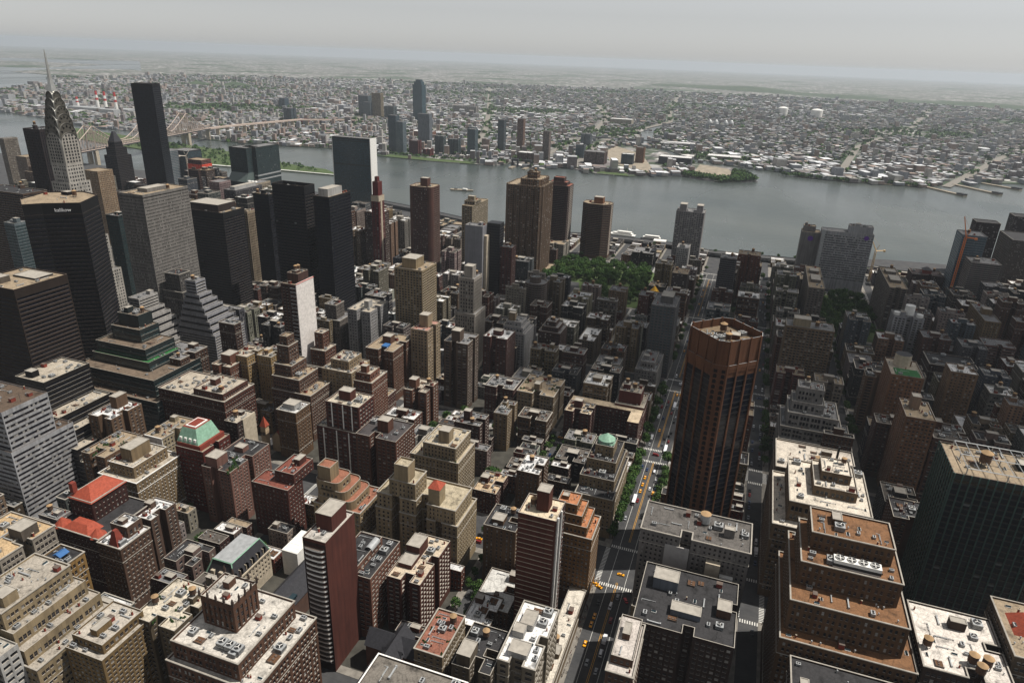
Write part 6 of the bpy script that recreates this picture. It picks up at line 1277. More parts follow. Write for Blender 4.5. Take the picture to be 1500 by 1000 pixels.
# trees in back yards and along the pavements
def ok_tree(x, y): return free((x-1.2, x+1.2, y-1.2, y+1.2), .2)
for x0, x1, y, n in ((250, 368, 123.5, 9), (250, 368, 136.5, 8), (415, 534, 123.5, 10), (415, 534, 136.5, 9), (250, 368, 202.5, 9), (415, 534, 203, 9), (250, 368, 282.5, 8), (415, 534, 282, 9), (415, 536, 57.5, 15), (560, 686, 57.5, 8), (255, 368, 361.5, 8), (560, 686, 123, 8), (720, 900, 123, 9), (720, 900, 57, 7), (720, 900, 202, 8), (440, 536, 32.6, 8), (560, 686, -47, 8), (720, 900, -47, 8), (940, 1125, -47, 8), (940, 1125, 57, 8), (640, 900, -126, 14), (560, 900, -206, 14), (940, 1125, -206, 9), (940, 1125, 126, 8)):
    for k in range(n):
        x = x0+(x1-x0)*(k+R.uniform(.1, .9))/n
        if ok_tree(x, y): tree(x, y, .15, R.uniform(1.0, 1.45) if (y < 60 and 400 < x < 700) else R.uniform(.75, 1.15))
for y0, y1, x, n in ((60, 121, 389, 4), (139, 200, 389, 5), (218, 280, 389, 4), (60, 121, 367, 0), (298, 359, 390, 4), (139, 200, 533.5, 3), (377, 439, 390, 4)):
    for k in range(n): tree(x+R.uniform(-2, 2), y0+(y1-y0)*(k+R.uniform(.2, .8))/max(n, 1), .15, R.uniform(.6, .85))
for x, y, k in [(309, 346, 1.1), (301, 356, 1), (301, 316, 1.1), (299, 307, 1.2), (300, 295, 1.1), (262, 301, 1.2), (254, 304, 1), (349, 286, 1), (530, 399, 1.2), (520, 402, 1), (427, 336, 1), (493, 356, 1), (356, 168, 1), (312, 149, 1), (304, 171, 1), (288, 205, 1), (498, 58, 1.5), (484, 57.5, 1.4), (470, 57.5, 1.4), (456, 163, 1.2), (448, 164, 1.3), (528, 240, 1.3), (548, 230, 1.1), (538, 119, 1.3), (471, 277, 1.1), (328, 127, 1.1), (421, 12, 1), (496, -29, 1)]:
    if free((x-2, x+2, y-2, y+2), 0): tree(x, y, .15, k)
ny = 0
for bx0, bx1 in BX[1:6]:
    for by0, by1 in BY[:6]+BY[17:21]:
        for _ in range(10):
            x, y = R.uniform(bx0+8, bx1-8), (by0+by1)/2+R.uniform(-6, 6)
            if free((x-3, x+3, y-3, y+3), .3) and ny < 150 and not any(c[0] < x < c[1] and c[2] < y < c[3] for c in CLEAR): tree(x, y, .15, R.uniform(.95, 1.4), 'garden_tree', 'back garden tree'); ny += 1; break
for k in range(26):
    tree(R.choice([1296, 1300, 1322, 1180, 1172])+R.uniform(-4, 4), R.uniform(-260, 290), 0.1, R.uniform(.8, 1.1), 'waterside_tree', 'waterside tree')
# ---------------------------------------------------------------- cantilever bridge
def bridge():
    r_ = empty('cantilever_bridge', (1700, 1900, 0), 'long steel cantilever bridge with pointed truss towers crossing to the island', 'bridge')
    ax = np.array([-0.9, .0]); P0 = np.array([2125.0, 1935.0]); P1 = np.array([1502.0, 1780.0]); u = (P1-P0)/np.hypot(*(P1-P0)); n = np.array([-u[1], u[0]])
    tows = [-40, 235, 420, 690, 960]; base = 40.0
    tows = [146, 360, 642]
    L0, L1 = -6, 800
    def top(s):
        d = min(abs(s-t) for t in tows); return base+12+53*max(0, 1-d/112)**1.25
    def pt(s, z, sd): q = P0+u*s+n*sd*12; return (q[0], q[1], z)
    deck = MB()
    a, b_ = P0+u*L0, P0+u*L1
    deck.prism([tuple(a+n*13), tuple(a-n*13), tuple(b_-n*13), tuple(b_+n*13)][::-1], base-3, base, 0, 0, True)
    deck.build('deck', [M['steel']], r_)
    for sd in (-1, 1):
        b = MB(); S = list(np.arange(L0, L1+1, 13))
        for s0, s1 in zip(S[:-1], S[1:]):
            b.bar(pt(s0, top(s0), sd), pt(s1, top(s1), sd), 1.0); b.bar(pt(s0, base+1, sd), pt(s1, base+1, sd), .8); b.bar(pt(s0, base, sd), pt(s0, top(s0), sd), .45)
            b.bar(pt(s0, base, sd), pt(s1, top(s1), sd), .4); b.bar(pt(s0, top(s0), sd), pt(s1, base, sd), .4)
        b.build('truss', [M['bridge']], r_)
    for t in tows:
        b = MB()
        for sd in (-1, 1):
            b.bar(pt(t, base, sd), pt(t, 104, sd*.9), 1.3); b.bar(pt(t, 104, sd*.9), pt(t, 113, sd*.9), .6)
        b.bar(pt(t, 84, -1), pt(t, 84, 1), 1.0); b.bar(pt(t, 102, -1), pt(t, 102, 1), 1.0); b.build('truss_tower', [M['bridge']], r_)
        b = MB()
        for sd in (-1, 1):
            q = P0+u*t+n*sd*10; b.box(q[0]-5, q[0]+5, q[1]-5, q[1]+5, -3, base-3, 0)
        b.build('stone_pier', [M['stone']], r_)
    # approach viaduct on the far bank
    r2 = empty('viaduct', (2300, 1990, 0), 'long steel viaduct climbing from the far bank to the bridge', 'viaduct'); d = MB(); p = MB()
    a0 = P0+u*L0; pts = [a0, a0+np.array([170, 10.]), np.array([2720., 1960.]), np.array([3050., 1880.])]
    hs = [base, base-1, base-8, 14]
    for (q0, h0), (q1, h1) in zip(zip(pts[:-1], hs[:-1]), zip(pts[1:], hs[1:])):
        w_ = (q1-q0)/np.hypot(*(q1-q0)); m_ = np.array([-w_[1], w_[0]])*11
        A, B_, C, D_ = [tuple(v) for v in (q0+m_, q0-m_, q1-m_, q1+m_)]
        d.quads([[A+(h0,), B_+(h0,), C+(h1,), D_+(h1,)], [B_+(h0-4,), C+(h1-4,), C+(h1+1,), B_+(h0+1,)], [A+(h0-4,), A+(h0+1,), D_+(h1+1,), D_+(h1-4,)], [A+(h0-4,), D_+(h1-4,), C+(h1-4,), B_+(h0-4,)]])
        k = int(np.hypot(*(q1-q0))/45)
        for i in range(k): q = q0+(q1-q0)*i/k; h_ = h0+(h1-h0)*i/k; p.box(q[0]-2, q[0]+2, q[1]-8, q[1]+8, 0, h_-4, 0)
    d.build('deck', [M['bridge']], r2); p.build('support', [M['stone']], r2)['kind'] = 'stuff'
bridge()
r_ = empty('creek_bridge', (3080, 440, 0), 'low grey road bridge over the creek mouth', 'bridge'); b = MB()
for x, y in ((3075, 340), (3090, 500)): b.box(x-8, x+8, y-6, y+6, -3, 11, 0)
b.prism([(2990, 120), (3008, 118), (3100, 500), (3060, 760), (3042, 758), (3082, 500)], 10, 14, 0, 0, True); b.build('deck', [M['steel']], r_)
# power station stacks
sp = empty('power_station', (2800, 3100, 0), 'pale power station sheds at the foot of the striped stacks', 'power station'); b = MB()
for x0, x1, y0, y1, h in ((2640, 2700, 2980, 3240, 22), (2590, 2630, 2890, 2980, 26), (2710, 2780, 2930, 3090, 18)): b.box(x0, x1, y0, y1, 0, h, 0)
b.build('shed', [M['grey']], sp)
for x, y, px, py in ((2742, 3289, 113, 143), (2723, 3133, 141, 133), (2694, 3048, 153, 134), (2647, 2931, 168, 135)):
    r_ = empty('smokestack', (x, y, 0), None, 'chimney', 'striped stacks of the power station')
    lo_, hi_ = 60, 260
    for _ in range(30):
        m_ = (lo_+hi_)/2
        if proj(x, y, m_)[1] > py: lo_ = m_
        else: hi_ = m_
    H = lo_; b = MB(); zs = [0, H*.55, H*.66, H*.8, H*.9, H]; rr = lambda z: 9.5-4.5*z/H
    for k in range(5): b.cyl(x, y, rr(zs[k]), rr(zs[k+1]), zs[k], zs[k+1], 14, (0, 1, 0, 1, 1)[k], 2 if k == 4 else None)
    b.build('shaft', [M['white'], M['red'], M['dark']], r_); r_['label'] = {113: 'shortest red and white striped stack, leftmost of the four', 141: 'tall striped stack, second from the left of the four', 153: 'tall striped stack, third from the left of the four', 168: 'striped stack at the right, nearest the bridge'}[px]
# ---------------------------------------------------------------- the far bank: towers, tanks, warehouses
for x, y, h, wd, dp, c, st, gl, lab in (
    (3322, 1673, 200, 52, 44, rgb(70, 104, 116), 'curtain', 'blueglass', 'tallest blue green glass tower across the river with stepped top'),
    (2226, 1221, 122, 30, 28, rgb(104, 112, 120), 'curtain', 'blueglass', 'grey glass twin by the far bank, left and taller'),
    (2193, 1175, 106, 27, 26, rgb(150, 160, 166), 'curtain', 'blueglass', 'pale glass twin by the far bank, right and lower'),
    (2431, 1200, 116, 48, 24, rgb(140, 146, 152), 'slab', 'blueglass', 'broad grey tower behind the red netted frames'),
    (2174, 1112, 50, 34, 26, rgb(120, 52, 46), 'bands', 'curtain', 'red netted unfinished block on the far bank'),
    (2190, 1072, 24, 30, 26, rgb(140, 60, 50), 'bands', 'curtain', 'low red unfinished frame beside the netted block'),
    (2255, 1055, 62, 32, 24, rgb(112, 120, 118), 'curtain', 'greenglass', 'left block of the pair of green grey far bank apartments'),
    (2278, 1012, 52, 40, 24, rgb(104, 116, 118), 'curtain', 'greenglass', 'right lower block of the green grey far bank pair'),
    (2374, 985, 86, 26, 24, rgb(104, 118, 124), 'curtain', 'blueglass', 'blue glass tower behind the far bank pair'),
    (2239, 928, 94, 29, 26, rgb(110, 124, 128), 'curtain', 'blueglass', 'blue glass tower at the far bank park corner'),
    (2453, 900, 112, 24, 24, rgb(96, 96, 98), 'curtain', 'blueglass', 'slim dark tower with pale top on the far bank'),
    (2495, 840, 116, 24, 22, rgb(142, 110, 92), 'flat', 'glass', 'slim brown tower with orange top on the far bank'),
    (2274, 674, 101, 22, 22, rgb(140, 126, 116), 'flat', 'glass', 'slim tan tower by the old gantries'),
    (2250, 735, 30, 60, 40, rgb(104, 78, 66), 'flat', 'glass', 'low brick block below the slim dark far tower'),
    (3408, 2038, 104, 60, 44, rgb(120, 126, 130), 'curtain', 'blueglass', 'grey slab left of the far tan slab'),
    (3384, 1945, 122, 54, 30, rgb(176, 160, 130), 'strip', 'glass', 'far tan slab with bright edge'),
    (3360, 1990, 76, 40, 30, rgb(130, 136, 140), 'curtain', 'blueglass', 'small grey block below the far tan slab'),
    (3323, 1838, 66, 56, 36, rgb(130, 140, 140), 'curtain', 'greenglass', 'green grey block left of the tallest far tower'),
    (3980, 1695, 42, 150, 40, rgb(196, 190, 180), 'strip', 'glass', 'long white institutional block beyond the far bank'),
    (2470, 270, 26, 110, 60, rgb(70, 72, 78), 'blank', 'glass', 'long dark warehouse by the creek mouth'),
    (2390, 420, 34, 40, 30, rgb(70, 80, 88), 'ribbon', 'blueglass', 'dark glass block left of the rail yard'),
    (2450, 388, 52, 28, 30, rgb(150, 110, 80), 'flat', 'glass', 'brown brick block beside the rail yard'),
    (2330, 520, 40, 70, 50, rgb(112, 92, 84), 'flat', 'glass', 'dark brick mill block behind the old gantries'),
    (2450, 600, 46, 30, 26, rgb(120, 130, 136), 'curtain', 'blueglass', 'small glass tower behind the brick mill'),
    (2840, 675, 46, 40, 30, rgb(150, 156, 160), 'curtain', 'blueglass', 'pale glass block near the highway ramp'),
    (3900, 740, 30, 120, 70, rgb(190, 180, 160), 'blank', 'glass', 'long cream warehouse beyond the creek bend'),
    (3020, 330, 14, 140, 90, rgb(150, 146, 140), 'blank', 'glass', 'broad white roofed shed on the creek bank'),
    (2700, 120, 14, 120, 70, rgb(150, 140, 130), 'blank', 'glass', 'white roofed shed south of the creek'),
    (2640, -90, 12, 80, 60, rgb(120, 70, 56), 'row', 'glass', 'red brick shed on the south creek bank'),
    (2700, 1350, 22, 90, 60, rgb(160, 110, 84), 'row', 'glass', 'low orange brick factory on the far bank'),
    (3600, 2700, 50, 40, 40, rgb(84, 96, 110), 'curtain', 'blueglass', 'dark blue block far beyond the viaduct'),
    (2900, 2150, 60, 44, 40, rgb(96, 100, 108), 'curtain', 'blueglass', 'dark slab beside the viaduct end'),
    (2800, 2010, 24, 44, 40, rgb(180, 60, 66), 'row', 'glass', 'small bright red block beside the viaduct')):
    t = [(rect(x, x+dp, y-wd/2, y+wd/2), 0, h)]
    if h == 200: t = [(rect(x, x+dp, y-wd/2, y+wd/2), 0, 176), (rect(x+5, x+dp-5, y-wd/2+6, y+wd/2-6), 175, 190), (rect(x+10, x+dp-10, y-wd/2+12, y+wd/2-12), 189, 200)]
    tower('far_tower' if h > 40 else 'warehouse', lab, 'tower' if h > 40 else 'warehouse', t, st, c, SILVER if h < 40 else GREY, glass=gl, dens=0, near=False, coping=M['copingd'])
    HR.append((x-2, x+dp+2, y-wd/2-2, y+wd/2+2))
r_ = BLD[-1]
for x, y, rr_, h, lab in ((5648, -113, 34, 46, 'white gas holder drum, left and farther'), (5478, -333, 38, 52, 'white gas holder drum, right and larger')):
    r_ = empty('gas_tank', (x, y, 0), lab, 'gas tank'); b = MB(); b.cyl(x, y, rr_, rr_, 0, h, 28, 0, None); b.cyl(x, y, rr_, rr_*.6, h, h+7, 28, 0, None); b.cyl(x, y, rr_*.6, .5, h+7, h+10, 28, 0); b.build('drum', [M['white']], r_)
for i, (x, y) in enumerate(((4104, 283), (4127, 252), (4123, 200), (4143, 172))):
    b = MB(); prof = [(3, 0), (11, 8), (15, 18), (14, 28), (9, 37), (3, 42)]
    for (r0, z0), (r1, z1) in zip(prof[:-1], prof[1:]): b.cyl(x, y, r0, r1, z0, z1, 18, 0, 0)
    tag(b.build('digester_egg', [M['grey']], None, (x, y, 0)), ['silver egg shaped digester, leftmost of four', 'silver egg shaped digester, second from left', 'silver egg shaped digester, third from left', 'silver egg shaped digester, rightmost of four'][i], 'digester', 'silver digester eggs')
# old gantries at the far bank
for i, y in enumerate((735, 690)):
    r_ = empty('gantry', (2140, y, 0), ['black timber gantry on the far bank pier, left', 'black timber gantry on the far bank pier, right'][i], 'gantry', 'old float bridge gantries'); b = MB()
    for sx in (0, 8):
        for sy in (-9, 9): b.bar((2140+sx, y+sy, -2), (2140+sx, y+sy, 20), 1.4)
    b.box(2138, 2150, y-11, y+11, 16, 22, 0); b.build('frame', [M['dark']], r_); p = MB(); p.prism(rect(2095, 2140, y-6, y+6), -2.6, .6, 0, 0); p.build('pier_deck', [M['gravel']], r_)
for i, (a, c) in enumerate((((2460, -489), (2320, -578)), ((2553, -595), (2408, -689)), ((2641, -693), (2550, -778)))):
    r_ = empty('pier', (a[0], a[1], 0), ['long low pier from the far bank, nearest of three', 'long low pier from the far bank, middle of three', 'ruined low pier at the right edge of the river'][i], 'pier', 'piers on the far bank'); b = MB()
    a, c = np.array(a, float), np.array(c, float); u = (c-a)/np.hypot(*(c-a)); n = np.array([-u[1], u[0]])*7
    b.prism([tuple(a-n), tuple(c-n), tuple(c+n), tuple(a+n)], -2.6, 1.2, 0, 0); b.prism([tuple(c-n-u*26), tuple(c-n), tuple(c+n), tuple(c+n-u*26)], 1.2, 5, 1, 1); b.build('pier_deck', [M['gravel'], M['dark']], r_)
# ---------------------------------------------------------------- boats
def hull(b, cx_, cy_, L, W_, h, ang, slot=0, z=-2.5):
    pr = [(-.5, -.5), (.3, -.5), (.44, -.28), (.5, 0), (.44, .28), (.3, .5), (-.5, .5)]
    f = lambda k: [(cx_+(x*L*k)*math.cos(ang)-(y*W_*k)*math.sin(ang), cy_+(x*L*k)*math.sin(ang)+(y*W_*k)*math.cos(ang)) for x, y in pr]
    b.prism(f(.93), z, z+h, slot, slot, False, f(1.0)); return f
r_ = empty('barge', (1668, 715, -2.5), 'low grey work barge with a mast out on the river', 'boat'); b = MB(); hull(b, 1668, 715, 62, 13, 3, -1.38); b.build('hull', [M['gravel']], r_)
b = MB(); b.box(1662, 1670, 700, 712, .5, 4, 0); b.bar((1672, 692, .5), (1672, 692, 22), .3, 1); b.box(1664, 1669, 728, 736, .5, 2.5, 1); b.build('deck_house', [M['white'], M['steel']], r_)
r_ = empty('yacht', (1368, 235, -2.5), 'big white yacht moored behind the chamfered brown slab', 'boat'); b = MB(); hull(b, 1368, 238, 60, 14, 5, 1.5); b.build('hull', [M['white']], r_)
b = MB(); f = hull(b, 1368, 234, 42, 11, 3, 1.5, 0, 2.5); hull(b, 1368, 231, 30, 9, 3, 1.5, 0, 5.5); b.box(1363, 1373, 216, 240, 4, 4.8, 1); b.bar((1368, 226, 8), (1368, 226, 15), .25, 0); b.build('cabin', [M['white'], M['dark']], r_)
r_ = empty('ferry', (1362, 176, -2.5), 'white two deck ferry tied up at the landing', 'boat'); b = MB(); hull(b, 1362, 176, 44, 12, 3, 1.5); b.build('hull', [M['dark']], r_)
b = MB(); b.box(1357, 1367, 158, 192, .5, 4.5, 0); b.box(1356.9, 1367.1, 159, 191, 1.6, 3.0, 1); b.box(1358, 1366, 160, 188, 4.5, 7.5, 0); b.box(1357.9, 1366.1, 161, 187, 5.3, 6.6, 1); b.build('cabin', [M['white'], M['dark']], r_)
r_ = empty('ferry_terminal', (1330, 158, 0), 'low landing with arched white canopy by the river', 'terminal'); b = MB(); b.box(1316, 1344, 120, 190, 0, 3, 1)
for k in range(8):
    a0, a1 = math.pi*k/8, math.pi*(k+1)/8; b.quads([[(1330-8*math.cos(a0), 142, 6+3*math.sin(a0)), (1330-8*math.cos(a1), 142, 6+3*math.sin(a1)), (1330-8*math.cos(a1), 166, 6+3*math.sin(a1)), (1330-8*math.cos(a0), 166, 6+3*math.sin(a0))]], 0)
for x in (1322, 1338):
    for y in (143, 154, 165): b.bar((x, y, 3), (x, y, 6.2), .25, 0)
b.build('canopy', [M['white'], M['gravel']], r_)
# white tent near the hospital wings
r_ = empty('tent', (1236, -262, 0), 'white peaked tent beside the dark brick hospital wings', 'tent'); b = MB(); b.cyl(1236, -262, 13, 13, 0, 4, 10, 0, None); b.cyl(1236, -262, 13.5, .5, 4, 14, 10, 0); b.build('canopy', [M['white']], r_)
# ---------------------------------------------------------------- cranes
def crane(kind, lab, x, y, H, jib, ang, lift, m_, back=14):
    r_ = empty(kind, (x, y, 0), lab, 'crane'); b = MB(); s = 1.1
    for dx in (-s, s):
        for dy in (-s, s): b.bar((x+dx, y+dy, 0), (x+dx, y+dy, H), .3)
    k = 0
    while k*4 < H-4:
        z = k*4; b.bar((x-s, y-s, z), (x+s, y-s, z+4), .2); b.bar((x-s, y+s, z+4), (x+s, y+s, z), .2); b.bar((x-s, y-s, z), (x-s, y+s, z+4), .2); k += 1
    b.build('mast', [m_], r_); b = MB(); c, sn = math.cos(ang), math.sin(ang); cl, sl = math.cos(lift), math.sin(lift)
    tip = (x+c*jib*cl, y+sn*jib*cl, H+jib*sl)
    for o in (-.8, .8): b.bar((x-sn*o, y+c*o, H+1), (tip[0]-sn*o*.3, tip[1]+c*o*.3, tip[2]), .3)
    b.bar((x, y, H+2.4), tip, .25)
    for k in range(1, 10):
        t = k/10; b.bar((x-sn*.7+c*jib*cl*t, y+c*.7+sn*jib*cl*t, H+1+jib*sl*t), (x+sn*.7+c*jib*cl*(t+.06), y-c*.7+sn*jib*cl*(t+.06), H+1.6+jib*sl*(t+.06)), .18)
    b.build('jib', [m_], r_); b = MB(); b.bar((x, y, H), (x-c*back, y-sn*back, H+1), .6); b.box(x-c*back-2, x-c*back+2, y-sn*back-1.5, y-sn*back+1.5, H-1, H+2); b.bar((x, y, H), (x-c*4, y-sn*4, H+10), .3); b.bar((x-c*4, y-sn*4, H+10), tip, .08); b.build('counter_jib', [m_], r_)
    return r_
mo = m_plain('crane_orange', rgb(210, 120, 60), .6); mw = m_plain('crane_white', rgb(210, 200, 186), .6)
crane('tower_crane', 'pale luffing crane above the red netted tower', 1262, 1216, 92, 38, -.9, 1.0, mw)
crane('tower_crane', 'pale luffing crane standing on the river behind the wide hospital', 1240, -205, 52, 36, 1.9, 1.05, m_plain('crane_cream', rgb(206, 176, 130), .6))
crane('tower_crane', 'tall orange crane mast beside the unfinished open-floor tower', 1150, -302, 106, 30, .9, 1.25, mo)
# ---------------------------------------------------------------- far city as masses nobody could count
g = np.random.default_rng(5)
OPEN = [(2180, 2560, -20, 215), (2230, 2900, 290, 560), (2100, 2200, 860, 1210), (2130, 2195, 360, 475), (3050, 3110, 100, 780)]
TONES = [(.68, .69, .70), (.46, .47, .48), (.27, .275, .28), (.17, .145, .14), (.27, .20, .165), (.36, .34, .31), (.12, .125, .135), (.22, .23, .25)]
WT = np.array([.07, .14, .22, .17, .11, .1, .1, .09]); WT = WT/WT.sum()
verts, cols = [], []; tq = []
ang0 = .33
n_done = 0
for i in range(120000):
    if n_done >= 26000: break
    d = 2100*math.exp(g.random()*math.log(13500/2100)*.97); a = YAW+g.uniform(-.78, .80)
    x, y = d*math.cos(a), d*math.sin(a)
    if not in_poly(x, y, QS) or any(o[0] < x < o[1] and o[2] < y < o[3] for o in OPEN): continue
    # keep to street rows of a turned grid
    ca, sa = math.cos(ang0), math.sin(ang0); p, q = x*ca+y*sa, -x*sa+y*ca
    q = round(q/38)*38+g.choice([-8, 8]); 
    if (p % 210) < 22: continue
    x, y = p*ca-q*sa, p*sa+q*ca
    park = math.sin(x*.0021+1.3)*math.sin(y*.0027+.4)+.5*math.sin(x*.0051+y*.0033)
    if park > .92 or near_road(x, y, 34): continue
    f = 1+d/9000; ind = math.sin(x*.0013-.9)*math.cos(y*.0016+.2) > .25
    wx, wy = (g.uniform(14, 44)*f, g.uniform(12, 26)*f) if (ind and g.random() < .5) or g.random() < .08 else (g.uniform(8, 20)*f, g.uniform(7, 14)*f)
    if not free((x-wx/2-14, x+wx/2+14, y-wy/2-14, y+wy/2+14), 0) and d < 4500: continue
    h = g.uniform(6, 13) if g.random() < .93 else g.uniform(15, 38)
    t = TONES[g.choice(8, p=WT)] if not (ind and g.random() < .25) else TONES[0]; wl = TONES[g.choice([2, 3, 4, 5, 7])]; k = g.uniform(.8, 1.15)*(.92 if d < 3500 else .74)
    co = [(x+ca*sx*wx/2-sa*sy*wy/2, y+sa*sx*wx/2+ca*sy*wy/2) for sx, sy in ((-1, -1), (1, -1), (1, 1), (-1, 1))]
    tq.append([(c[0], c[1], h) for c in co]); cols.append(tuple(v*k for v in t))
    for j in range(4):
        c0, c1 = co[j], co[(j+1) % 4]
        nx, ny_ = c1[1]-c0[1], c0[0]-c1[0]
        if nx*(-x)+ny_*(-y) > -.15*math.hypot(x, y)*math.hypot(nx, ny_): tq.append([(c0[0], c0[1], 0), (c1[0], c1[1], 0), (c1[0], c1[1], h), (c0[0], c0[1], h)]); cols.append(wl)
    n_done += 1
b = MB(); b.quads(tq, 0); o = b.build('distant_buildings', [M['tone']])
at = o.data.attributes.new('tone', 'FLOAT_COLOR', 'FACE'); at.data.foreach_set('color', np.array([c+(1.0,) for c in cols], np.float32).ravel()); o['kind'] = 'stuff'; o['label'] = 'low roofs of the far city spreading to the horizon'
# far woods and shore trees
Q, RN = [], []
def clump(x, y, r, h, n):
    for _ in range(n):
        d = g.normal(size=3); d /= np.linalg.norm(d); d[2] = abs(d[2]); p = np.array([x, y, h*.35])+d*np.array([r, r, h*.65])*(.7+.3*g.random()); nn = d+g.normal(size=3)*.4; u = np.cross(nn, g.normal(size=3)); u /= np.linalg.norm(u); v = np.cross(nn, u); v /= np.linalg.norm(v); s = r*.36
        Q.append([p-u*s-v*s, p+u*s-v*s, p+u*s+v*s, p-u*s+v*s]); RN.append(g.random())
n_ = 0
for i in range(60000):
    if n_ > 6500: break
    d = 2150*math.exp(g.random()*math.log(9000/2150)); a = YAW+g.uniform(-.75, .8); x, y = d*math.cos(a), d*math.sin(a)
    if not in_poly(x, y, QS) or any(o_[0] < x < o_[1] and o_[2] < y < o_[3] for o_ in OPEN): continue
    park = math.sin(x*.0021+1.3)*math.sin(y*.0027+.4)+.5*math.sin(x*.0051+y*.0033)
    if park < .75 and g.random() < .62: continue
    clump(x, y, g.uniform(5, 9)*(1+d/6000), g.uniform(9, 14), 12); n_ += 1
SP = [(2262, -9), (2190, 80), (2180, 95), (2236, 212)]
for i in range(2600):     # wooded point at the creek mouth, and the island
    x, y = g.uniform(2180, 2420), g.uniform(-10, 215)
    ds = min(abs((b[0]-a[0])*(a[1]-y)-(a[0]-x)*(b[1]-a[1]))/math.hypot(b[0]-a[0], b[1]-a[1]) for a, b in zip(SP[:-1], SP[1:]))
    if in_poly(x, y, QS) and (ds < 42 or (y < 70 and g.random() < .5)): clump(x, y, g.uniform(4, 6.5), g.uniform(11, 17), 12)
ISL = [(1660, 1515), (1664, 1460), (1690, 1306), (1700, 1150), (1764, 1200), (1800, 1390), (1866, 1557), (1925, 1711), (2010, 2090), (1850, 2090), (1765, 1700)]
for i in range(760):
    x, y = g.uniform(1660, 2010), g.uniform(1150, 2100)
    if in_poly(x, y, ISL) and g.random() < .7: clump(x, y, g.uniform(4, 6), g.uniform(8, 12), 14)
for i in range(260):
    t = g.random(); clump(2420+12*math.sin(t*9)+g.uniform(4, 22), -480+t*400, g.uniform(5, 7), g.uniform(8, 12), 12)
for i in range(60): clump(2140+g.uniform(6, 30), g.uniform(880, 1200), 4.5, 9, 12)
b = MB(); b.quads(Q, 0, RN); o = b.build('distant_trees', [M['leaf']]); o['kind'] = 'stuff'; o['label'] = 'dark tree clumps across the far bank'
# ---------------------------------------------------------------- vehicles
def car_meshes(L, W_, H, hood, boot, van=False):
    b = MB(); g_ = MB(); w_ = MB(); hw = W_/2; bl = .55*H if not van else .5*H
    P = lambda x0, x1, k: rect(x0, x1, -hw*k, hw*k)
    b.prism(P(-L/2, L/2, .94), .28, bl, 0, None, True, P(-L/2+.05, L/2-.05, 1.0)); b.prism(P(-L/2+.05, L/2-.05, 1.0), bl, bl+.12, 0, 0, False, P(-L/2+.12, L/2-.15, .94))
    x0, x1 = -L/2+boot, L/2-hood; s = .12 if van else .5
    g_.prism(P(x0, x1, .9), bl+.1, H-.06, 0, None, False, P(x0+s*.8, x1-s*1.3, .74)); b.prism(P(x0+s*.8, x1-s*1.3, .75), H-.07, H, 0, 0, False, P(x0+s*.9, x1-s*1.4, .68))
    for sx in (0,):
        for sy in (0,):
            n = 10; cx_, cy_ = 0, 0; ring = [(cx_+.33*math.cos(6.283*i/n), .33+.33*math.sin(6.283*i/n)) for i in range(n)]
            for i in range(n): (a, za), (c, zc) = ring[i], ring[(i+1) % n]; w_.quads([[(a, cy_-.12, za), (c, cy_-.12, zc), (c, cy_+.12, zc), (a, cy_+.12, za)]])
            w_.poly([(a, cy_+.12, z) for a, z in ring][::-1]); w_.poly([(a, cy_-.12, z) for a, z in ring])
    return b.mesh('body', [M['car']]), g_.mesh('window', [M['curtain']]), (w_.mesh('wheel', [M['rubber']]), L*.3, hw*.9)
CM = {'car': car_meshes(4.7, 1.85, 1.45, 1.25, .75), 'taxi': car_meshes(4.9, 1.9, 1.5, 1.3, .8), 'van': car_meshes(5.6, 2.05, 2.2, 1.0, .1, True), 'suv': car_meshes(4.9, 1.95, 1.8, 1.2, .25)}
b = MB(); b.box(-6, 6, -1.28, 1.28, .4, 3.1, 0); b.box(-5.6, 5.6, -1.3, 1.3, 1.5, 2.5, 1); b.box(5.95, 6.03, -1.2, 1.2, 1.3, 2.8, 1); b.box(-3, 2, -.9, .9, 3.1, 3.35, 0)
for x in (-4, 3.6):
    for y in (-1.2, 1.2): b.box(x-.5, x+.5, y-.12, y+.12, 0, .95, 2)
BUS = b.mesh('body', [M['car'], M['dark'], M['rubber']])
b = MB(); b.box(-3.6, 1.6, -1.2, 1.2, .9, 3.4, 0); b.prism(rect(1.8, 3.8, -1.1, 1.1), .5, 2.4, 0, 0, False, rect(1.8, 3.4, -1.05, 1.05)); b.box(3.3, 3.75, -.95, .95, 1.5, 2.1, 1); b.box(-3.5, 3.6, -1, 1, .5, .9, 2)
for x in (-2.6, 2.7):
    for y in (-1.05, 1.05): b.box(x-.45, x+.45, y-.14, y+.14, 0, .9, 2)
TRUCK = b.mesh('body', [M['car'], M['dark'], M['rubber']])
b = MB(); b.box(-.45, .45, -.14, .14, 1.5, 1.72, 0); TSIGN = b.mesh('roof_sign', [M['sign']])
CARC = [(rgb(22, 22, 24), 'black'), (rgb(205, 206, 208), 'white'), (rgb(150, 153, 156), 'silver'), (rgb(70, 74, 80), 'grey'), (rgb(40, 60, 96), 'dark blue'), (rgb(120, 28, 28), 'dark red')]
VEH = []
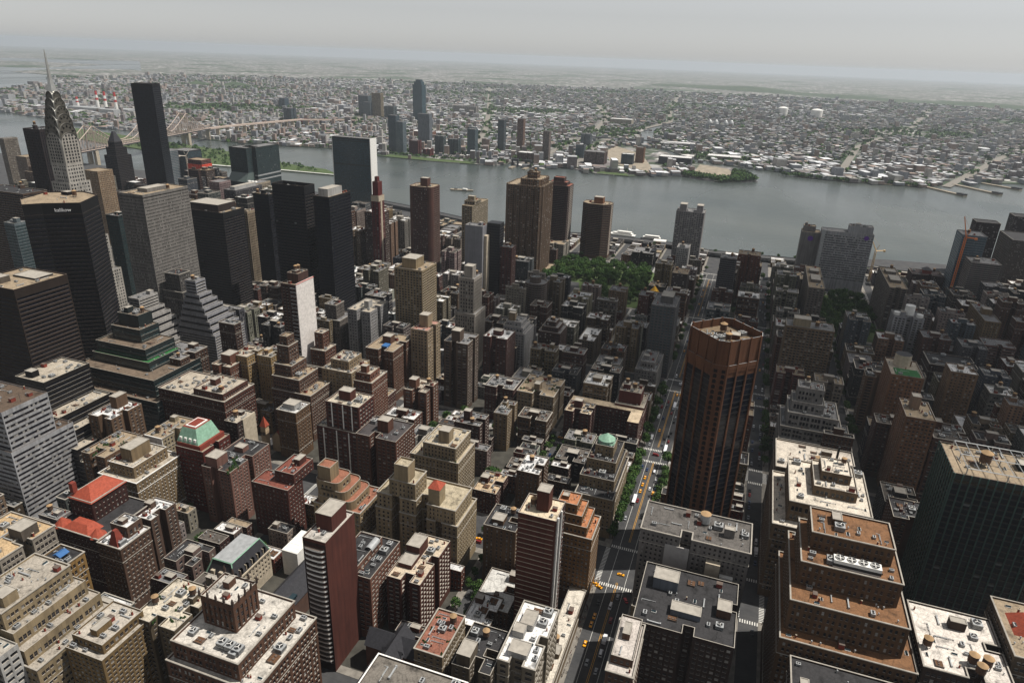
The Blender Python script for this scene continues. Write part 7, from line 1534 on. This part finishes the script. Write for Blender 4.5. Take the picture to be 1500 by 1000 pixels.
def vehicle(t, x, y, ang, c=None, cn=None, z=.012):
    name = {'car': 'car', 'suv': 'car', 'taxi': 'taxi', 'van': 'van', 'bus': 'bus', 'truck': 'truck'}[t]
    o = empty(name, (x, y, z)); o.rotation_euler = (0, 0, ang)
    if c is None: c, cn = (rgb(232, 160, 18), 'yellow') if t == 'taxi' else ((rgb(215, 216, 218), 'white') if t in ('bus', 'truck', 'van') and R.random() < .75 else R.choice(CARC))
    def part(me, nm):
        p = bpy.data.objects.new(nm, me); col.objects.link(p); p.parent = o; p.color = c
    if t == 'bus': part(BUS, 'body')
    elif t == 'truck': part(TRUCK, 'body')
    else:
        part(CM[t][0], 'body'); part(CM[t][1], 'window'); wm, wx, wy = CM[t][2]
        for sx in (-1, 1):
            for sy in (-1, 1): p = bpy.data.objects.new('wheel', wm); col.objects.link(p); p.parent = o; p.location = (sx*wx, sy*wy, 0)
        if t == 'taxi': part(TSIGN, 'roof_sign')
    VEH.append((o, name, cn)); return o
def lane(x0, x1, y, ang, n, alongx=True, mixp=.32, parked=False):
    s = []; n = int(n*1.3)
    for _ in range(n*14):
        v = R.uniform(x0, x1)
        if all(abs(v-q) > (5.9 if parked else 7.5) for q in s) and not any(a-5 < v < b_+5 for a, b_ in AV.values()) if alongx else all(abs(v-q) > 7 for q in s):
            s.append(v)
            t = R.random(); k = 'taxi' if t < mixp and not parked else 'van' if t > .93 else 'truck' if t > .9 else 'suv' if t > .62 else 'car'
            if alongx: vehicle(k, v, y+R.uniform(-.2, .2), ang)
            else: vehicle(k, y+R.uniform(-.2, .2), v, ang)
        if len(s) >= n: break
lane(250, 690, 41.8, 0, 11); lane(250, 690, 48.2, math.pi, 10); lane(440, 690, 37.2, 0, 8, parked=True); lane(440, 690, 53, math.pi, 7, parked=True); lane(720, 1130, 41.8, 0, 9); lane(720, 1130, 48.2, math.pi, 8)
lane(250, 690, 45.9-7.6, 0, 7); lane(250, 360, 52.4, math.pi, 5)
lane(360, 680, -36.6, math.pi, 12, parked=True); lane(360, 680, -43, math.pi, 10, parked=True); lane(720, 1125, -36.4, math.pi, 13, parked=True); lane(720, 1125, -43.4, math.pi, 14, parked=True); lane(720, 1100, -40, math.pi, 5)
lane(146, 196, 378, math.pi/2, 7, False, .9); lane(140, 200, 382, math.pi/2, 6, False, .85); lane(140, 198, 400, -math.pi/2, 3, False, .3); lane(63, 118, 379, math.pi/2, 3, False, .4)
lane(68, 136, 545, -math.pi/2, 5, False, .7); lane(-30, 60, 548, -math.pi/2, 5, False, .5); lane(62, 300, 702, math.pi/2, 12, False, .4); lane(-100, 40, 705, math.pi/2, 6, False, .4); lane(-120, 320, 1146, math.pi/2, 14, False, .3); lane(-100, 200, 916, -math.pi/2, 10, False, .4)
lane(260, 366, 127, 0, 7, parked=True); lane(420, 530, 127, 0, 8, parked=True); lane(420, 530, 133, 0, 8, parked=True); lane(260, 366, 206, math.pi, 6, parked=True); lane(420, 530, 212, math.pi, 7, parked=True); lane(560, 684, 127, 0, 7, parked=True); lane(720, 900, 127, 0, 7, parked=True)
vehicle('bus', 472, 50.6, math.pi, rgb(225, 226, 228), 'white'); vehicle('bus', 650, 41, 0, rgb(215, 216, 220), 'white'); vehicle('bus', 560, 38, 0, rgb(215, 216, 220), 'white')
vehicle('truck', 322, 42, 0, rgb(215, 216, 218), 'white'); vehicle('car', 360, 36.2, .5, rgb(190, 24, 28), 'bright red'); vehicle('taxi', 383, 44, -1.6); vehicle('van', 351, 44.5, 3.1, rgb(220, 220, 222), 'white'); vehicle('taxi', 366, 55.5, 1.2); vehicle('taxi', 368, 58.5, 1.4)
# ---------------------------------------------------------------- people on the sunny pavements
def person_mesh(pose):
    me = bpy.data.meshes.new('body'); s = .28*pose
    J = [(0, 0, .95), (0, 0, 1.2), (0, 0, 1.42), (0, 0, 1.5), (0.02, 0, 1.6), (0.02, 0, 1.72), (0, .2, 1.4), (s*.6, .26, 1.12), (s+.05, .25, .88), (0, -.2, 1.4), (-s*.6, -.26, 1.12), (-s+.05, -.25, .88), (0, .1, .9), (-s*.7, .1, .5), (-s-.05, .1, .06), (-s+.12, .1, .03), (0, -.1, .9), (s*.7, -.1, .5), (s, -.1, .06), (s+.17, -.1, .03)]
    E_ = [(0, 1), (1, 2), (2, 3), (3, 4), (4, 5), (2, 6), (6, 7), (7, 8), (2, 9), (9, 10), (10, 11), (0, 12), (12, 13), (13, 14), (14, 15), (0, 16), (16, 17), (17, 18), (18, 19)]
    rad = [.15, .14, .15, .06, .1, .09, .065, .05, .04, .065, .05, .04, .095, .07, .05, .045, .095, .07, .05, .045]
    me.from_pydata(J, E_, []); o = bpy.data.objects.new('person_proto', me); col.objects.link(o)
    mod = o.modifiers.new('skin', 'SKIN'); 
    for v, r in zip(me.skin_vertices[0].data, rad): v.radius = (r, r)
    me.skin_vertices[0].data[0].use_root = True
    o.modifiers.new('sub', 'SUBSURF').levels = 1
    dg = bpy.context.evaluated_depsgraph_get(); m2 = bpy.data.meshes.new_from_object(o.evaluated_get(dg)); m2.name = 'person'
    bpy.data.objects.remove(o); return m2
skin = m_plain('skin', rgb(170, 120, 92), .6); hairm = m_plain('hair', rgb(40, 30, 26), .8)
CL = [rgb(40, 42, 50), rgb(190, 188, 182), rgb(120, 40, 40), rgb(60, 80, 120), rgb(90, 84, 74), rgb(30, 30, 32)]
PM = []
for i, c in enumerate(CL):
    m2 = person_mesh((-1, .6, 1, -.5, .2, .9)[i]); k = m_plain('shirt', c, .9); tr = m_plain('trousers', CL[(i*2+4) % 6], .9)
    m2.materials.clear(); [m2.materials.append(q) for q in (k, tr, skin, hairm)]
    for p in m2.polygons:
        ce = p.center; p.material_index = 3 if ce.z > 1.68 or (ce.z > 1.58 and ce.x < -.02) else 2 if ce.z > 1.46 or (abs(ce.y) > .2 and ce.z < 1.02) else 0 if ce.z > .95 else 1
    PM.append((m2, ('dark', 'white', 'red', 'blue', 'khaki', 'black')[i]))
spots = []
for k in range(60): spots.append((R.uniform(255, 366), R.uniform(57, 59.4)))
for k in range(26): spots.append((R.uniform(366, 374), R.uniform(57, 66)))
for k in range(16): spots.append((R.uniform(368, 374), R.uniform(-60, -48)))
for k in range(14): spots.append((R.uniform(366, 372), R.uniform(30, 34)))
for i, (x, y) in enumerate(spots):
    m2, cn = PM[i % 6]; o = bpy.data.objects.new('person', m2); col.objects.link(o); o.location = (x, y, .15); o.rotation_euler = (0, 0, R.choice([0, math.pi])+R.uniform(-.4, .4)); sc_ = R.uniform(.96, 1.05); o.scale = (sc_, sc_, sc_)
    tag(o, 'pedestrian in a %s top walking on the pavement of the wide sunny street' % cn, 'person', 'pedestrians on the sunny pavements')

# ---------------------------------------------------------------- cloud whose shadow lies over the middle distance
def cloud(name, cx_, cy_, cz, parts, seed):
    gg = random.Random(seed); b = bmesh.new()
    for (dx, dy, r) in parts:
        s = bmesh.ops.create_icosphere(b, subdivisions=3, radius=r)
        for v in s['verts']:
            n = v.co.normalized(); k = 1+.13*math.sin(n.x*7+dx*.1)*math.sin(n.y*8+dy*.1)+.08*math.sin(n.z*17+dx)
            v.co = Vector((v.co.x*k+dx, v.co.y*k+dy, v.co.z*k*(.45 if v.co.z > 0 else .12)))
    me = bpy.data.meshes.new(name); b.to_mesh(me); b.free()
    for p in me.polygons: p.use_smooth = True
    k = NT('cloud_white'); k.set('Base Color', (.9, .9, .9, 1)); k.set('Roughness', 1); k.set('Alpha', .42); me.materials.append(k.m)       # thin summer cloud: some sun comes through
    o = bpy.data.objects.new(name, me); col.objects.link(o); o.location = (cx_, cy_, cz); o['kind'] = 'stuff'; o['label'] = 'broad cumulus cloud high above the river side blocks'
    return o
CZ_ = 1500.0; off = CZ_/math.tan(SUN_EL)
def shade(x, y, r): return (x+SUN_H[0]*off, y+SUN_H[1]*off, r)
SH = [shade(*p) for p in SHADE]
mx, my = sum(p[0] for p in SH)/len(SH), sum(p[1] for p in SH)/len(SH)
cloud('cloud', mx, my, CZ_, [(p[0]-mx, p[1]-my, p[2]) for p in SH], 3)

# ---------------------------------------------------------------- labels of the repeats: what they look like and what they stand by
LMS = [(c[0], c[1], c[2]) for k, c in CEN.items() if k.startswith('*')]
used = set(o.get('label') for o in scene.objects if o.get('label'))
def relation(dx, dy):
    if abs(dx) > 1.4*abs(dy): return 'right of' if dx > 0 else 'left of'
    if abs(dy) > 1.4*abs(dx): return 'below' if dy > 0 else 'behind'
    return ('lower right of' if dx > 0 else 'lower left of') if dy > 0 else ('behind and right of' if dx > 0 else 'behind and left of')
ORD = ['', 'second ', 'third ', 'fourth ', 'fifth ', 'sixth ', 'seventh ', 'eighth ', 'ninth ', 'tenth ']
def nearby(px, py, k=9): return sorted(LMS, key=lambda l: (l[0]-px)**2+(l[1]-py)**2)[:k]
def roofname(c): return {SILVER: 'white', GREY: 'grey', TAR: 'black', TAN: 'tan'}.get(c, 'brown')
def uniq(front, px, py, tail=''):
    for o_ in ORD:
        for l in nearby(px, py):
            s = ('%s%s %s %s%s' % (o_, front, relation(px-l[0], py-l[1]), l[2], tail)).strip()
            if s not in used and len(s.split()) <= 16: used.add(s); return s
    return None
for nm, c in sorted(CEN.items(), key=lambda kv: -kv[1][6] if not kv[0].startswith('*') else 0):
    if nm.startswith('*'): continue
    px, py, noun, cname, rc, h, cnt = c; o = bpy.data.objects[nm]
    size = 'low' if h < 20 else 'mid height' if h < 40 else 'tall'
    tag(o, uniq('%s %s %s with %s roof' % (size, cname, noun, roofname(rc)), px, py), 'house' if 'house' in noun else 'building', 'row houses along the side streets' if 'house' in noun else 'ordinary blocks between the towers')
for o, what, s in TREEL:
    px, py = proj(*o.location)
    front = ('big ' if s > 1.25 else 'small ' if s < .8 else '')+what
    tag(o, uniq(front, px, py) or front+' among many others', 'tree', {'park': 'trees of the park by the tunnel road', 'street': 'trees along the pavements', 'back': 'trees in back gardens'}.get(what.split()[1] if 'park' in what or 'street' in what else what.split()[0], 'trees by the river'))
for o, name, cn in VEH:
    px, py = proj(*o.location)
    tag(o, uniq('%s %s on the street' % (cn, name), px, py) or '%s %s in the street traffic' % (cn, name), name, {'taxi': 'yellow taxis in the streets', 'car': 'cars in the streets'}.get(name, 'vans, trucks and buses in the streets'))

# ---------------------------------------------------------------- haze: one closed box of thin even air round everything
b = MB(); b.box(-5000, 70000, -65000, 65000, -262, 372, 0, 0, True)
hm = bpy.data.materials.new('haze_air'); hm.use_nodes = True; t = hm.node_tree; t.nodes.clear()
ho = t.nodes.new('ShaderNodeOutputMaterial'); hv = t.nodes.new('ShaderNodeVolumePrincipled'); hv.inputs['Density'].default_value = HAZE_DENSITY
hv.inputs["Color"].default_value = HAZE_COL; hv.inputs['Anisotropy'].default_value = HAZE_G
t.links.new(hv.outputs[0], ho.inputs['Volume'])
o = b.build('haze', [hm]); o['kind'] = 'stuff'
